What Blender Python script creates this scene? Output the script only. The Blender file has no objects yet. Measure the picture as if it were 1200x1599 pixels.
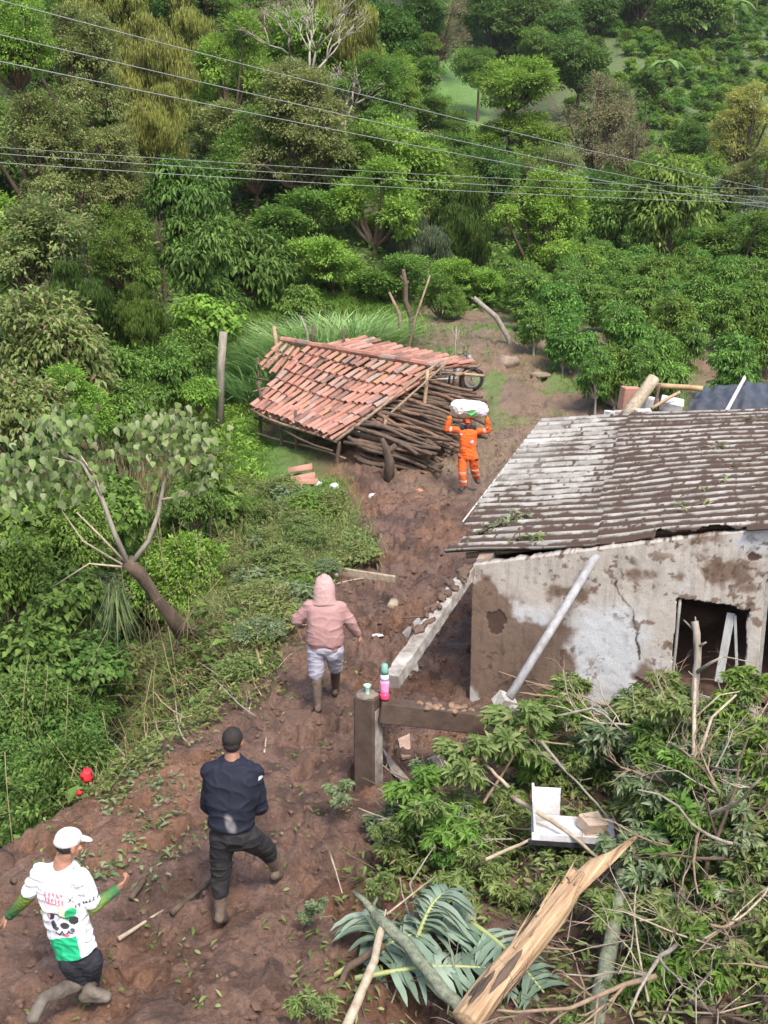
import bpy, math, random
import numpy as np
from mathutils import Vector, Matrix, noise as mnoise

# ------------------------------------------------------------------ camera, sky, sun, exposure
S = bpy.context.scene
COL = S.collection
FPX, CX, CY, CAMH = 1700.0, 600.0, 799.5, 5.85
PITCH = math.radians(14.06)
cam_d = bpy.data.cameras.new('camera'); cam = bpy.data.objects.new('camera', cam_d); COL.objects.link(cam)
cam_d.sensor_fit = 'VERTICAL'; cam_d.sensor_height = 24.0; cam_d.sensor_width = 18.0
cam_d.lens = 24.0 * FPX / 1599.0
cam_d.clip_start = 0.1; cam_d.clip_end = 3000
cam.location = (0, 0, CAMH); cam.rotation_euler = (math.pi / 2 - PITCH, 0, 0)
S.camera = cam

SUN_EL, SUN_AZ = math.radians(56), math.radians(158)     # azimuth clockwise from +Y
world = bpy.data.worlds.new("World"); S.world = world; world.use_nodes = True
wn = world.node_tree; wn.nodes.clear()
sky = wn.nodes.new('ShaderNodeTexSky'); sky.sky_type = 'NISHITA'; sky.sun_disc = False
sky.sun_elevation = SUN_EL; sky.sun_rotation = SUN_AZ; sky.air_density = 1.0; sky.dust_density = 3.5; sky.ozone_density = 0.6
bg = wn.nodes.new('ShaderNodeBackground'); bg.inputs['Strength'].default_value = 0.15
wo = wn.nodes.new('ShaderNodeOutputWorld')
wn.links.new(sky.outputs[0], bg.inputs['Color']); wn.links.new(bg.outputs[0], wo.inputs['Surface'])
sd = bpy.data.lights.new('sun', 'SUN'); sd.energy = 1.9; sd.angle = math.radians(15); sd.color = (1.0, 0.955, 0.88)
sun = bpy.data.objects.new('sun', sd); COL.objects.link(sun)
sdir = Vector((math.sin(SUN_AZ) * math.cos(SUN_EL), math.cos(SUN_AZ) * math.cos(SUN_EL), math.sin(SUN_EL)))
sun.rotation_euler = (-sdir).to_track_quat('-Z', 'Y').to_euler()
S.view_settings.view_transform = 'Standard'; S.view_settings.look = 'None'
S.view_settings.exposure = 1.15; S.view_settings.gamma = 1.0

# ------------------------------------------------------------------ picture <-> place
UPV = Vector((0, math.sin(PITCH), math.cos(PITCH))); FWD = Vector((0, math.cos(PITCH), -math.sin(PITCH)))
def ray(x, y):
    return Vector(((x - CX) / FPX, 0, 0)) + UPV * ((CY - y) / FPX) + FWD
def at(x, y, Y):
    d = ray(x, y); t = Y / d.y
    return Vector((d.x * t, Y, CAMH + d.z * t))
def px_m(Y, n):                       # n picture units at distance Y, in metres
    return n * (Y * math.cos(PITCH) + 1.0) / FPX

rng = np.random.default_rng(11); random.seed(11)
# ------------------------------------------------------------------ noise
def _h(ix, iy, seed):
    n = (ix.astype(np.int64) * 374761393 + iy.astype(np.int64) * 668265263 + seed * 974634777) & 0x7fffffff
    n = ((n ^ (n >> 13)) * 1274126177) & 0x7fffffff
    return ((n ^ (n >> 16)) & 0xffff) / 65535.0
def vnoise(x, y, seed=0):
    x = np.asarray(x, float); y = np.asarray(y, float)
    ix = np.floor(x); iy = np.floor(y); fx = x - ix; fy = y - iy
    fx = fx * fx * (3 - 2 * fx); fy = fy * fy * (3 - 2 * fy)
    a = _h(ix, iy, seed); b = _h(ix + 1, iy, seed); c = _h(ix, iy + 1, seed); d = _h(ix + 1, iy + 1, seed)
    return (a * (1 - fx) + b * fx) * (1 - fy) + (c * (1 - fx) + d * fx) * fy
def fbm(x, y, o=4, seed=0, gain=0.5):
    s = 0; a = 1; t = 0
    for k in range(o):
        s = s + a * vnoise(x * 2 ** k + 17.3 * k, y * 2 ** k - 9.1 * k, seed + k * 7); t += a; a *= gain
    return s / t
def sst(a, b, x):
    t = np.clip((x - a) / (b - a), 0, 1); return t * t * (3 - 2 * t)

# ------------------------------------------------------------------ lie of the land
EY = np.array([0, 5, 9.6, 10.9, 12.7, 16, 20.8, 25.2, 31.9, 38, 50, 80, 400])
EX = np.array([-4.6, -4.5, -3.9, -3.3, -2.45, -1.75, -2.0, -2.9, -4.9, -7, -9, -14, -60])
def edge_x(Y): return np.interp(Y, EY, EX)
def land(X, Y):
    X = np.asarray(X, float); Y = np.asarray(Y, float)
    s = edge_x(Y) - X
    mound = np.interp(Y, [0, 25.5, 32, 38, 70, 110, 190, 260, 420], [0, 0, 1.3, 2.5, 5.2, 11, 44, 60, 80])
    mound2 = np.interp(Y, [0, 28, 38, 48, 110, 190, 260, 420], [0, 0, 1.2, 5.5, 36, 55, 75, 100])
    a = X / np.maximum(Y, 1)
    w = np.where(Y < 45, sst(-4.5, 0.8, X), 0) + np.where(Y >= 45, sst(-0.02, 0.055, a), 0)
    yb = sst(38, 52, Y)
    w = sst(-4.5, 0.8, X) * (1 - yb) + sst(-0.02, 0.055, a) * yb
    z = mound * w + mound2 * (1 - w)
    drop = np.interp(s, [-0.3, 0, 0.8, 2.2, 5, 9, 14, 22, 40], [0, -.06, -.7, -1.8, -3.0, -3.0, -1.0, 3, 10])
    fade = (1 - sst(27, 40, Y)) * (1 + .45 * (1 - sst(14, 19, Y)))
    z = z + drop * np.where(s > -0.3, 1, 0) * fade
    # soil pushed up behind the house, and the bank the broken trees lie on
    z = z + 2.15 * np.exp(-((X - 8.2) / 3.4) ** 2 / 2 - ((Y - 22.3) / 1.5) ** 2 / 2)
    z = z + 0.22 * sst(0.3, 2.6, X) * (1 - sst(9.5, 12.3, Y)) + .42 * sst(1.9, 3.0, X) * sst(6.5, 8.6, Y) * (1 - sst(10.0, 11.6, Y))
    z = z + 1.15 * np.exp(-((X + 3.1) / .75) ** 2 / 2 - ((Y - 16.3) / 1.0) ** 2 / 2)      # earth held by the leaning tree's roots
    # hump of earth beside the path, far end
    z = z + 0.45 * np.exp(-((X - 3.2) / 2.0) ** 2 / 2 - ((Y - 36) / 2.5) ** 2 / 2)
    z = z + 0.10 * np.exp(-((X + 1.2) / 1.3) ** 2) * (1 - sst(14, 20, Y)) * (1 - sst(0, .6, s))
    return z
def rough(X, Y):
    n = (fbm(X * 1.1, Y * 1.1, 3, 5) - .5) * .16 + (fbm(X * 5, Y * 5, 4, 9, .6) - .5) * .14
    n = n + (np.abs(fbm(X * 11, Y * 9, 3, 31) - .5)) * -.09
    # foot holes trodden in the mud
    f = fbm(X * 3.3, Y * 2.6, 2, 77); n = n - .11 * sst(.57, .64, f) + .02 * sst(.50, .56, f) * (1 - sst(.57, .62, f))
    f2 = fbm(X * 5.2 + 7, Y * 4.1, 2, 78); n = n - .06 * sst(.60, .67, f2)
    # wheel rut down the path
    cx = np.interp(Y, [9, 11, 14, 18, 24, 30], [-.75, -.55, -.15, .45, 1.35, 2.0])
    for o in (0,):
        d = np.abs(X - cx - o); n = n - .05 * np.exp(-(d / .07) ** 2) + .03 * np.exp(-((d - .16) / .06) ** 2)
    far = sst(38, 60, Y)
    return n * (1 - far) + far * (fbm(X * .12, Y * .12, 3, 3) - .5) * 3.0
def gz(x, y): return float(land(x, y) + rough(np.float64(x), np.float64(y)))
_on = {}
def on(x, y):                        # where the line of sight through a picture point meets the ground
    if (x, y) not in _on: _on[(x, y)] = _on1(x, y)
    return _on[(x, y)].copy()
def _on1(x, y):
    d = ray(x, y); t = 5.0
    for _ in range(4000):
        p = Vector((0, 0, CAMH)) + d * t
        if p.z <= float(land(p.x, p.y)): break
        t += 0.03 + t * .0008
    return Vector((p.x, p.y, gz(p.x, p.y)))

# ------------------------------------------------------------------ materials
MATS = {}
def nmat(name, rough=.7, spec=.3):
    m = bpy.data.materials.new(name); m.use_nodes = True
    b = m.node_tree.nodes['Principled BSDF']; b.inputs['Roughness'].default_value = rough
    b.inputs['Specular IOR Level'].default_value = spec
    return m, m.node_tree, b
def _ramp(nt, fac, stops):
    r = nt.nodes.new('ShaderNodeValToRGB'); e = r.color_ramp.elements
    while len(e) < len(stops): e.new(0.5)
    for k, (p, c) in enumerate(stops): e[k].position = p; e[k].color = (*c, 1)
    nt.links.new(fac, r.inputs[0]); return r.outputs[0]
def _noise(nt, scale, detail=5, rough=.6, vec=None, dist=0):
    n = nt.nodes.new('ShaderNodeTexNoise'); n.inputs['Scale'].default_value = scale
    n.inputs['Detail'].default_value = detail; n.inputs['Roughness'].default_value = rough; n.inputs['Distortion'].default_value = dist
    if vec is not None: nt.links.new(vec, n.inputs['Vector'])
    return n
def _bump(nt, b, h, strength, dist=.01):
    u = nt.nodes.new('ShaderNodeBump'); u.inputs['Strength'].default_value = strength; u.inputs['Distance'].default_value = dist
    nt.links.new(h, u.inputs['Height']); nt.links.new(u.outputs[0], b.inputs['Normal'])
def mix(a, b, t): return tuple(a[i] * (1 - t) + b[i] * t for i in range(3))
def M(name, c1, c2=None, rough=.7, scale=12, bump=.3, spec=.3, island=False, stretch=None, dist=.01):
    """solid stuff: two real colours mixed by noise (or piece by piece)"""
    if name in MATS: return MATS[name]
    m, nt, b = nmat(name, rough, spec); c2 = c2 or mix(c1, (0, 0, 0), .35)
    tc = nt.nodes.new('ShaderNodeTexCoord'); v = tc.outputs['Object']
    if stretch:
        mp = nt.nodes.new('ShaderNodeMapping'); mp.inputs['Scale'].default_value = stretch; nt.links.new(v, mp.inputs[0]); v = mp.outputs[0]
    n = _noise(nt, scale, 6, .65, v)
    col = _ramp(nt, n.outputs['Fac'], [(.35, c1), (.66, c2)])
    if island:
        g = nt.nodes.new('ShaderNodeNewGeometry')
        cc = _ramp(nt, g.outputs['Random Per Island'], island)
        mx = nt.nodes.new('ShaderNodeMix'); mx.data_type = 'RGBA'; mx.inputs[0].default_value = .66
        nt.links.new(col, mx.inputs[6]); nt.links.new(cc, mx.inputs[7]); col = mx.outputs[2]
    nt.links.new(col, b.inputs['Base Color'])
    if bump: 
        n2 = _noise(nt, scale * 3, 6, .7, v); _bump(nt, b, n2.outputs['Fac'], bump, dist)
    MATS[name] = m; return m
def MC(name, rough=.85, scale=40, amt=.35, bump=.5, spec=.25, dist=.01):
    """colour read from the mesh, broken up by fine noise"""
    if name in MATS: return MATS[name]
    m, nt, b = nmat(name, rough, spec)
    at_ = nt.nodes.new('ShaderNodeAttribute'); at_.attribute_name = 'Col'
    tc = nt.nodes.new('ShaderNodeTexCoord')
    n = _noise(nt, scale, 7, .7, tc.outputs['Object'])
    k = _ramp(nt, n.outputs['Fac'], [(.3, (1 - amt,) * 3), (.7, (1 + amt * .6,) * 3)])
    mx = nt.nodes.new('ShaderNodeMix'); mx.data_type = 'RGBA'; mx.blend_type = 'MULTIPLY'; mx.inputs[0].default_value = 1
    mx.clamp_result = False
    nt.links.new(at_.outputs['Color'], mx.inputs[6]); nt.links.new(k, mx.inputs[7])
    nt.links.new(mx.outputs[2], b.inputs['Base Color'])
    if bump: _bump(nt, b, n.outputs['Fac'], bump, dist)
    MATS[name] = m; return m
def ML(name, ca, cb, cc=None, dead=None, rough=.6, trans=.42, spec=.16):
    """leaves: each leaf its own tone, tones also drifting through the plant"""
    if name in MATS: return MATS[name]
    m, nt, b = nmat(name, rough, spec); out = nt.nodes['Material Output']
    g = nt.nodes.new('ShaderNodeNewGeometry'); oi = nt.nodes.new('ShaderNodeObjectInfo')
    stops = [(0, ca), (.55, cb), (.9, cc or cb), (1, dead or cc or cb)] if dead else [(0, ca), (.6, cb), (1, cc or cb)]
    col = _ramp(nt, g.outputs['Random Per Island'], stops)
    tc = nt.nodes.new('ShaderNodeTexCoord')
    n = _noise(nt, 2.2, 3, .6, tc.outputs['Object'])
    hsv = nt.nodes.new('ShaderNodeHueSaturation')
    mr = nt.nodes.new('ShaderNodeMapRange'); mr.inputs['From Min'].default_value = .3; mr.inputs['From Max'].default_value = .7
    mr.inputs['To Min'].default_value = .75; mr.inputs['To Max'].default_value = 1.45; nt.links.new(n.outputs['Fac'], mr.inputs[0])
    mh = nt.nodes.new('ShaderNodeMapRange'); mh.inputs['To Min'].default_value = .485; mh.inputs['To Max'].default_value = .512
    nt.links.new(oi.outputs['Random'], mh.inputs[0]); nt.links.new(mh.outputs[0], hsv.inputs['Hue'])
    nt.links.new(mr.outputs[0], hsv.inputs['Value']); nt.links.new(col, hsv.inputs['Color'])
    nt.links.new(hsv.outputs[0], b.inputs['Base Color'])
    tr = nt.nodes.new('ShaderNodeBsdfTranslucent'); nt.links.new(hsv.outputs[0], tr.inputs['Color'])
    ms = nt.nodes.new('ShaderNodeMixShader'); ms.inputs[0].default_value = trans
    nt.links.new(b.outputs[0], ms.inputs[1]); nt.links.new(tr.outputs[0], ms.inputs[2]); nt.links.new(ms.outputs[0], out.inputs['Surface'])
    MATS[name] = m; return m

# ------------------------------------------------------------------ objects
def tag(o, label=None, cat=None, group=None, kind=None):
    if label: o['label'] = label
    if cat: o['category'] = cat
    if group: o['group'] = group
    if kind: o['kind'] = kind
    return o
def thing(name, label, cat, loc=(0, 0, 0), rz=0, group=None):
    o = bpy.data.objects.new(name, None); COL.objects.link(o); o.location = loc; o.rotation_euler = (0, 0, rz)
    o.empty_display_size = .2
    return tag(o, label, cat, group)
def link(name, me, mat=None, parent=None):
    o = bpy.data.objects.new(name, me); COL.objects.link(o)
    if mat is not None and not me.materials: me.materials.append(mat)
    if parent is not None: o.parent = parent
    return o
def tree_of(o): return [c for c in bpy.data.objects if c.parent == o]
KIDS = {}
def dup(root, loc, rot, scale=1, label=None, parent=None):
    c = root.copy(); COL.objects.link(c)
    if parent is None: 
        c.location = loc; c.rotation_euler = rot; c.scale = (scale,) * 3 if not hasattr(scale, '__len__') else scale
        if label: c['label'] = label
    else: c.parent = parent
    if root.name not in KIDS: KIDS[root.name] = list(root.children)
    for k in KIDS[root.name]: dup(k, None, None, 1, None, c)
    return c
def npmesh(name, V, loops, counts, smooth=False, col=None):
    me = bpy.data.meshes.new(name); V = np.asarray(V, np.float32)
    me.vertices.add(len(V)); me.vertices.foreach_set('co', V.ravel())
    loops = np.asarray(loops, np.int32).ravel(); counts = np.asarray(counts, np.int32)
    me.loops.add(len(loops)); me.loops.foreach_set('vertex_index', loops)
    st = np.concatenate([[0], np.cumsum(counts)[:-1]]).astype(np.int32)
    me.polygons.add(len(counts)); me.polygons.foreach_set('loop_start', st)
    if smooth: me.polygons.foreach_set('use_smooth', np.ones(len(counts), bool))
    me.update(calc_edges=True)
    if col is not None:
        c4 = np.ones((len(V), 4), np.float32); c4[:, :3] = col
        a = me.color_attributes.new('Col', 'FLOAT_COLOR', 'POINT'); a.data.foreach_set('color', c4.ravel())
    return me
def gridmesh(name, V, nu, nv, smooth=True, col=None, keep=None):     # V ordered [iv*nu+iu]
    iu, iv = np.meshgrid(np.arange(nu - 1), np.arange(nv - 1)); a = (iv * nu + iu).ravel()
    q = np.stack([a, a + 1, a + 1 + nu, a + nu], 1)
    if keep is not None: q = q[keep.ravel()]
    return npmesh(name, V, q, np.full(len(q), 4), smooth, col)

class MB:
    """collects solid pieces for ONE mesh"""
    def __init__(s, org=(0, 0, 0)): s.v = []; s.f = []; s.o = Vector(org)
    def add(s, vs, fs):
        b = len(s.v); s.v += [tuple(Vector(p) - s.o) for p in vs]; s.f += [tuple(i + b for i in f) for f in fs]
    def tube(s, pts, rad, n=8, wob=0.0, cap=True, flat=1.0):
        pts = [Vector(p) for p in pts]; m = len(pts)
        if not hasattr(rad, '__len__'): rad = [rad] * m
        vs = []; fs = []; ref = None
        for i, p in enumerate(pts):
            t = (pts[min(i + 1, m - 1)] - pts[max(i - 1, 0)]).normalized()
            if ref is None: ref = Vector((0, 0, 1)) if abs(t.z) < .9 else Vector((1, 0, 0))
            u = (ref - t * ref.dot(t)).normalized(); w = t.cross(u); ref = u
            for k in range(n):
                a = 2 * math.pi * k / n; r = rad[i] * (1 + wob * (random.random() - .5) * 2)
                vs.append(p + u * math.cos(a) * r * flat + w * math.sin(a) * r)
        for i in range(m - 1):
            for k in range(n):
                fs.append((i * n + k, i * n + (k + 1) % n, (i + 1) * n + (k + 1) % n, (i + 1) * n + k))
        if cap: fs.append(tuple(range(n - 1, -1, -1))); fs.append(tuple((m - 1) * n + k for k in range(n)))
        s.add(vs, fs)
    def stick(s, a, b, r0, r1=None, n=7, bend=.03, segs=5, wob=.12):
        a = Vector(a); b = Vector(b); L = (b - a).length; r1 = r0 if r1 is None else r1
        o1 = Vector([random.uniform(-1, 1) * bend * L for _ in range(3)]); o2 = Vector([random.uniform(-1, 1) * bend * L * .5 for _ in range(3)])
        pts = []; rr = []
        for i in range(segs + 1):
            t = i / segs; pts.append(a.lerp(b, t) + o1 * math.sin(math.pi * t) + o2 * math.sin(2 * math.pi * t)); rr.append(r0 + (r1 - r0) * t)
        s.tube(pts, rr, n, wob)
    def box(s, c, size, rot=None, bev=0, jit=0):
        c = Vector(c); hx, hy, hz = [q / 2 for q in size]; R = rot or Matrix.Identity(3)
        b = min(bev, hx * .9, hy * .9, hz * .9)
        if b <= 0:
            vs = [Vector((x * hx, y * hy, z * hz)) for z in (-1, 1) for y in (-1, 1) for x in (-1, 1)]
            fs = [(0, 2, 3, 1), (4, 5, 7, 6), (0, 1, 5, 4), (2, 6, 7, 3), (0, 4, 6, 2), (1, 3, 7, 5)]
        else:
            vs = []; idx = {}
            for sx in (-1, 1):
                for sy in (-1, 1):
                    for sz in (-1, 1):
                        for k in range(3):
                            p = [sx * (hx - b), sy * (hy - b), sz * (hz - b)]; p[k] = (sx * hx, sy * hy, sz * hz)[k]
                            idx[(sx, sy, sz, k)] = len(vs); vs.append(Vector(p))
            fs = []
            for k in range(3):
                i, j = [q for q in range(3) if q != k]
                for sg in (-1, 1):
                    f = []
                    for (u, w) in ((-1, -1), (1, -1), (1, 1), (-1, 1)):
                        q = [0, 0, 0]; q[k] = sg; q[i] = u; q[j] = w; f.append(idx[(q[0], q[1], q[2], k)])
                    fs.append(tuple(f))
            for k in range(3):
                i, j = [q for q in range(3) if q != k]
                for u in (-1, 1):
                    for w in (-1, 1):
                        q = [0, 0, 0]; q[i] = u; q[j] = w; f = []
                        for e, kk in ((-1, i), (1, i), (1, j), (-1, j)):
                            q[k] = e; f.append(idx[(q[0], q[1], q[2], kk)])
                        fs.append(tuple(f))
            for sx in (-1, 1):
                for sy in (-1, 1):
                    for sz in (-1, 1): fs.append(tuple(idx[(sx, sy, sz, k)] for k in range(3)))
        vs = [c + R @ (v + Vector([random.uniform(-jit, jit) for _ in range(3)])) for v in vs]
        s.add(vs, fs)
    def ell(s, c, r, rot=None, nu=14, nv=9, noise=0, ns=3, zmin=-2):
        c = Vector(c); R = rot or Matrix.Identity(3); r = r if hasattr(r, '__len__') else (r,) * 3
        vs = []; fs = []; off = Vector((random.random() * 50, 0, 0))
        for j in range(nv + 1):
            th = math.pi * j / nv
            for i in range(nu):
                a = 2 * math.pi * i / nu
                d = Vector((math.sin(th) * math.cos(a), math.sin(th) * math.sin(a), max(math.cos(th), zmin)))
                q = Vector((d.x * r[0], d.y * r[1], d.z * r[2]))
                if noise: q *= 1 + noise * mnoise.noise(d * ns + off)
                vs.append(c + R @ q)
        for j in range(nv):
            for i in range(nu): fs.append((j * nu + i, (j + 1) * nu + i, (j + 1) * nu + (i + 1) % nu, j * nu + (i + 1) % nu))
        s.add(vs, fs)
    def lathe(s, c, prof, n=16, rot=None):
        c = Vector(c); R = rot or Matrix.Identity(3); vs = []; fs = []
        for (r, z) in prof:
            for k in range(n):
                a = 2 * math.pi * k / n; vs.append(c + R @ Vector((r * math.cos(a), r * math.sin(a), z)))
        for j in range(len(prof) - 1):
            for k in range(n): fs.append((j * n + k, j * n + (k + 1) % n, (j + 1) * n + (k + 1) % n, (j + 1) * n + k))
        fs.append(tuple(range(n - 1, -1, -1))); fs.append(tuple((len(prof) - 1) * n + k for k in range(n)))
        s.add(vs, fs)
    def build(s, name, mat, parent=None, smooth=True, loc=None):
        me = bpy.data.meshes.new(name); me.from_pydata(s.v, [], s.f); me.update()
        if smooth: me.polygons.foreach_set('use_smooth', np.ones(len(me.polygons), bool))
        o = link(name, me, mat, parent)
        if loc is not None: o.location = loc
        return o
def rotm(x=0, y=0, z=0):
    from mathutils import Euler
    return Euler((x, y, z)).to_matrix()
def frame_of(d, up=Vector((0, 0, 1))):          # matrix whose z axis is d
    z = Vector(d).normalized(); x = up.cross(z)
    if x.length < 1e-4: x = Vector((1, 0, 0))
    x.normalize(); y = z.cross(x); return Matrix((x, y, z)).transposed()

# ------------------------------------------------------------------ leaves
def unit(v): return v / np.maximum(np.linalg.norm(v, axis=-1, keepdims=True), 1e-9)
def leaves(name, P, D, N, L, W, full=False, droop=.25, heart=False, fold=.25):
    P = np.asarray(P); n = len(P); D = unit(D); N = unit(N - D * (N * D).sum(1, keepdims=True)); B = np.cross(D, N)
    L = np.broadcast_to(L, n)[:, None]; W = np.broadcast_to(W, n)[:, None]
    if not full:
        s = [(0, 0, 0), (.45, 1, fold), (1, 0, -droop), (.45, -1, fold)]
        V = np.stack([P + D * L * a + B * W * .5 * b + N * (W * .5 * c if b else L * c) for a, b, c in s], 1).reshape(-1, 3)
        i = np.arange(n)[:, None] * 4
        lo = np.concatenate([i + 0, i + 2, i + 1, i + 0, i + 3, i + 2], 1).reshape(-1); cnt = np.full(2 * n, 3)
        return npmesh(name, V, lo, cnt)
    if heart: s = [(0, 0, 0), (.12, .78, .2), (.5, .95, .12), (1.0, 0, -droop), (.5, -.95, .12), (.12, -.78, .2), (.3, 0, 0), (.62, 0, -.3 * droop)]
    else: s = [(0, 0, 0), (.22, .62, .15), (.62, .85, .12), (1.0, 0, -droop), (.62, -.85, .12), (.22, -.62, .15), (.25, 0, 0), (.62, 0, -.35 * droop)]
    V = np.stack([P + D * L * a + B * W * .5 * b + N * (W * .5 * c * fold * 5 if b else L * c) for a, b, c in s], 1).reshape(-1, 3)
    i = np.arange(n)[:, None] * 8
    lo = np.concatenate([i, i + 6, i + 1, i + 6, i + 7, i + 2, i + 1, i + 7, i + 3, i + 2,
                         i, i + 5, i + 6, i + 5, i + 4, i + 7, i + 6, i + 4, i + 3, i + 7], 1).reshape(-1)
    cnt = np.tile([3, 4, 3, 3, 4, 3], n)
    return npmesh(name, V, lo, cnt, True)
def blades(name, P, D, L, W, bend=.5, segs=3):
    """grass: each blade a bent strip"""
    n = len(P); P = np.asarray(P); D = unit(D); L = np.broadcast_to(L, n)[:, None]; W = np.broadcast_to(W, n)[:, None]
    hd = rng.normal(size=(n, 3)); hd[:, 2] = 0; hd = unit(hd * .6 + unit(D * [1, 1, 0] + 1e-6)); B = unit(np.cross(hd, [0, 0, 1.0]))
    rows = []
    for k in range(segs + 1):
        t = k / segs; c = P + D * L * t + hd * L * bend * t * t - np.array([0, 0, 1.0]) * L * bend * .55 * t ** 3
        w = W * .5 * (1 - t ** 1.5 * .97); rows += [c - B * w, c + B * w]
    V = np.stack(rows, 1).reshape(-1, 3); m = 2 * (segs + 1); i = np.arange(n)[:, None] * m
    q = np.concatenate([np.concatenate([i + 2 * k, i + 2 * k + 1, i + 2 * k + 3, i + 2 * k + 2], 1) for k in range(segs)], 1)
    return npmesh(name, V, q.reshape(-1), np.full(n * segs, 4), True)
def sph(n):
    v = rng.normal(size=(n, 3)); return unit(v)
def crown_shape(name, lobes, lobe_r, n_cl, n_lf, lf, asp=(1, 1, .9), droop=.2, clr=.16, full=False, heart=False, w=.5, hang=0.0, base=-.55, cone=0):
    """crown of radius about 1 round the origin: lobes > clumps > leaves, with limbs"""
    asp = np.array(asp); c = sph(lobes) * (rng.uniform(.35, .78, (lobes, 1))); c[:, 2] = np.where(c[:, 2] < base, -c[:, 2] * .5, c[:, 2])
    if cone: c[:, :2] *= (1 - cone * (c[:, 2:3] + .6) / 1.6)
    c = c * asp; r = rng.uniform(.7, 1.25, lobes) * lobe_r
    li = rng.integers(0, lobes, n_cl); d = sph(n_cl); d[:, 2] = np.where(rng.random(n_cl) < .6, np.abs(d[:, 2]), d[:, 2]); d = unit(d)
    cc = c[li] + d * r[li][:, None] * rng.uniform(.75, 1.12, (n_cl, 1)); out = unit(unit(cc) * .5 + d)
    k = np.repeat(np.arange(n_cl), n_lf); n = len(k)
    q = sph(n) * rng.random((n, 1)) ** .4 * clr * rng.uniform(.6, 1.4, n_cl)[k][:, None]; q[:, 2] *= .55; q[:, 2] -= hang * rng.random(n) * clr * 3
    P = cc[k] + q; D = unit(out[k] * .7 + unit(q) * .6 + sph(n) * .6 - np.array([0, 0, droop * 1.5 + hang * 2.0]))
    N = unit(np.array([0, 0, .9]) + out[k] * .5 + sph(n) * .45)
    me = leaves(name + '_crown', P, D, N, lf * rng.uniform(.65, 1.3, n), lf * w * rng.uniform(.8, 1.2, n), full, droop, heart)
    b = MB(); root = Vector((0, 0, -.75 * asp[2]))
    for i in range(lobes):
        e = Vector(c[i]); m = root.lerp(e, .5) + Vector((0, 0, -.08)); b.tube([root, m, e], [.05, .035, .016], 5, .1, False)
        for j in np.where(li == i)[0][:5]:
            b.tube([e, Vector(cc[j])], [.014, .005], 4, 0, False)
    me2 = bpy.data.meshes.new(name + '_limb'); me2.from_pydata(b.v, [], b.f); me2.update()
    return me, me2
def trunk_mesh(name):
    b = MB(); b.tube([(0, 0, -.12), (.02, .01, .1), (-.02, .02, .35), (.03, -.01, .7), (0, 0, 1)], [1.5, 1.1, .9, .78, .62], 9, .1)
    me = bpy.data.meshes.new(name); me.from_pydata(b.v, [], b.f); me.update(); me.polygons.foreach_set('use_smooth', np.ones(len(me.polygons), bool)); return me
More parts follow.
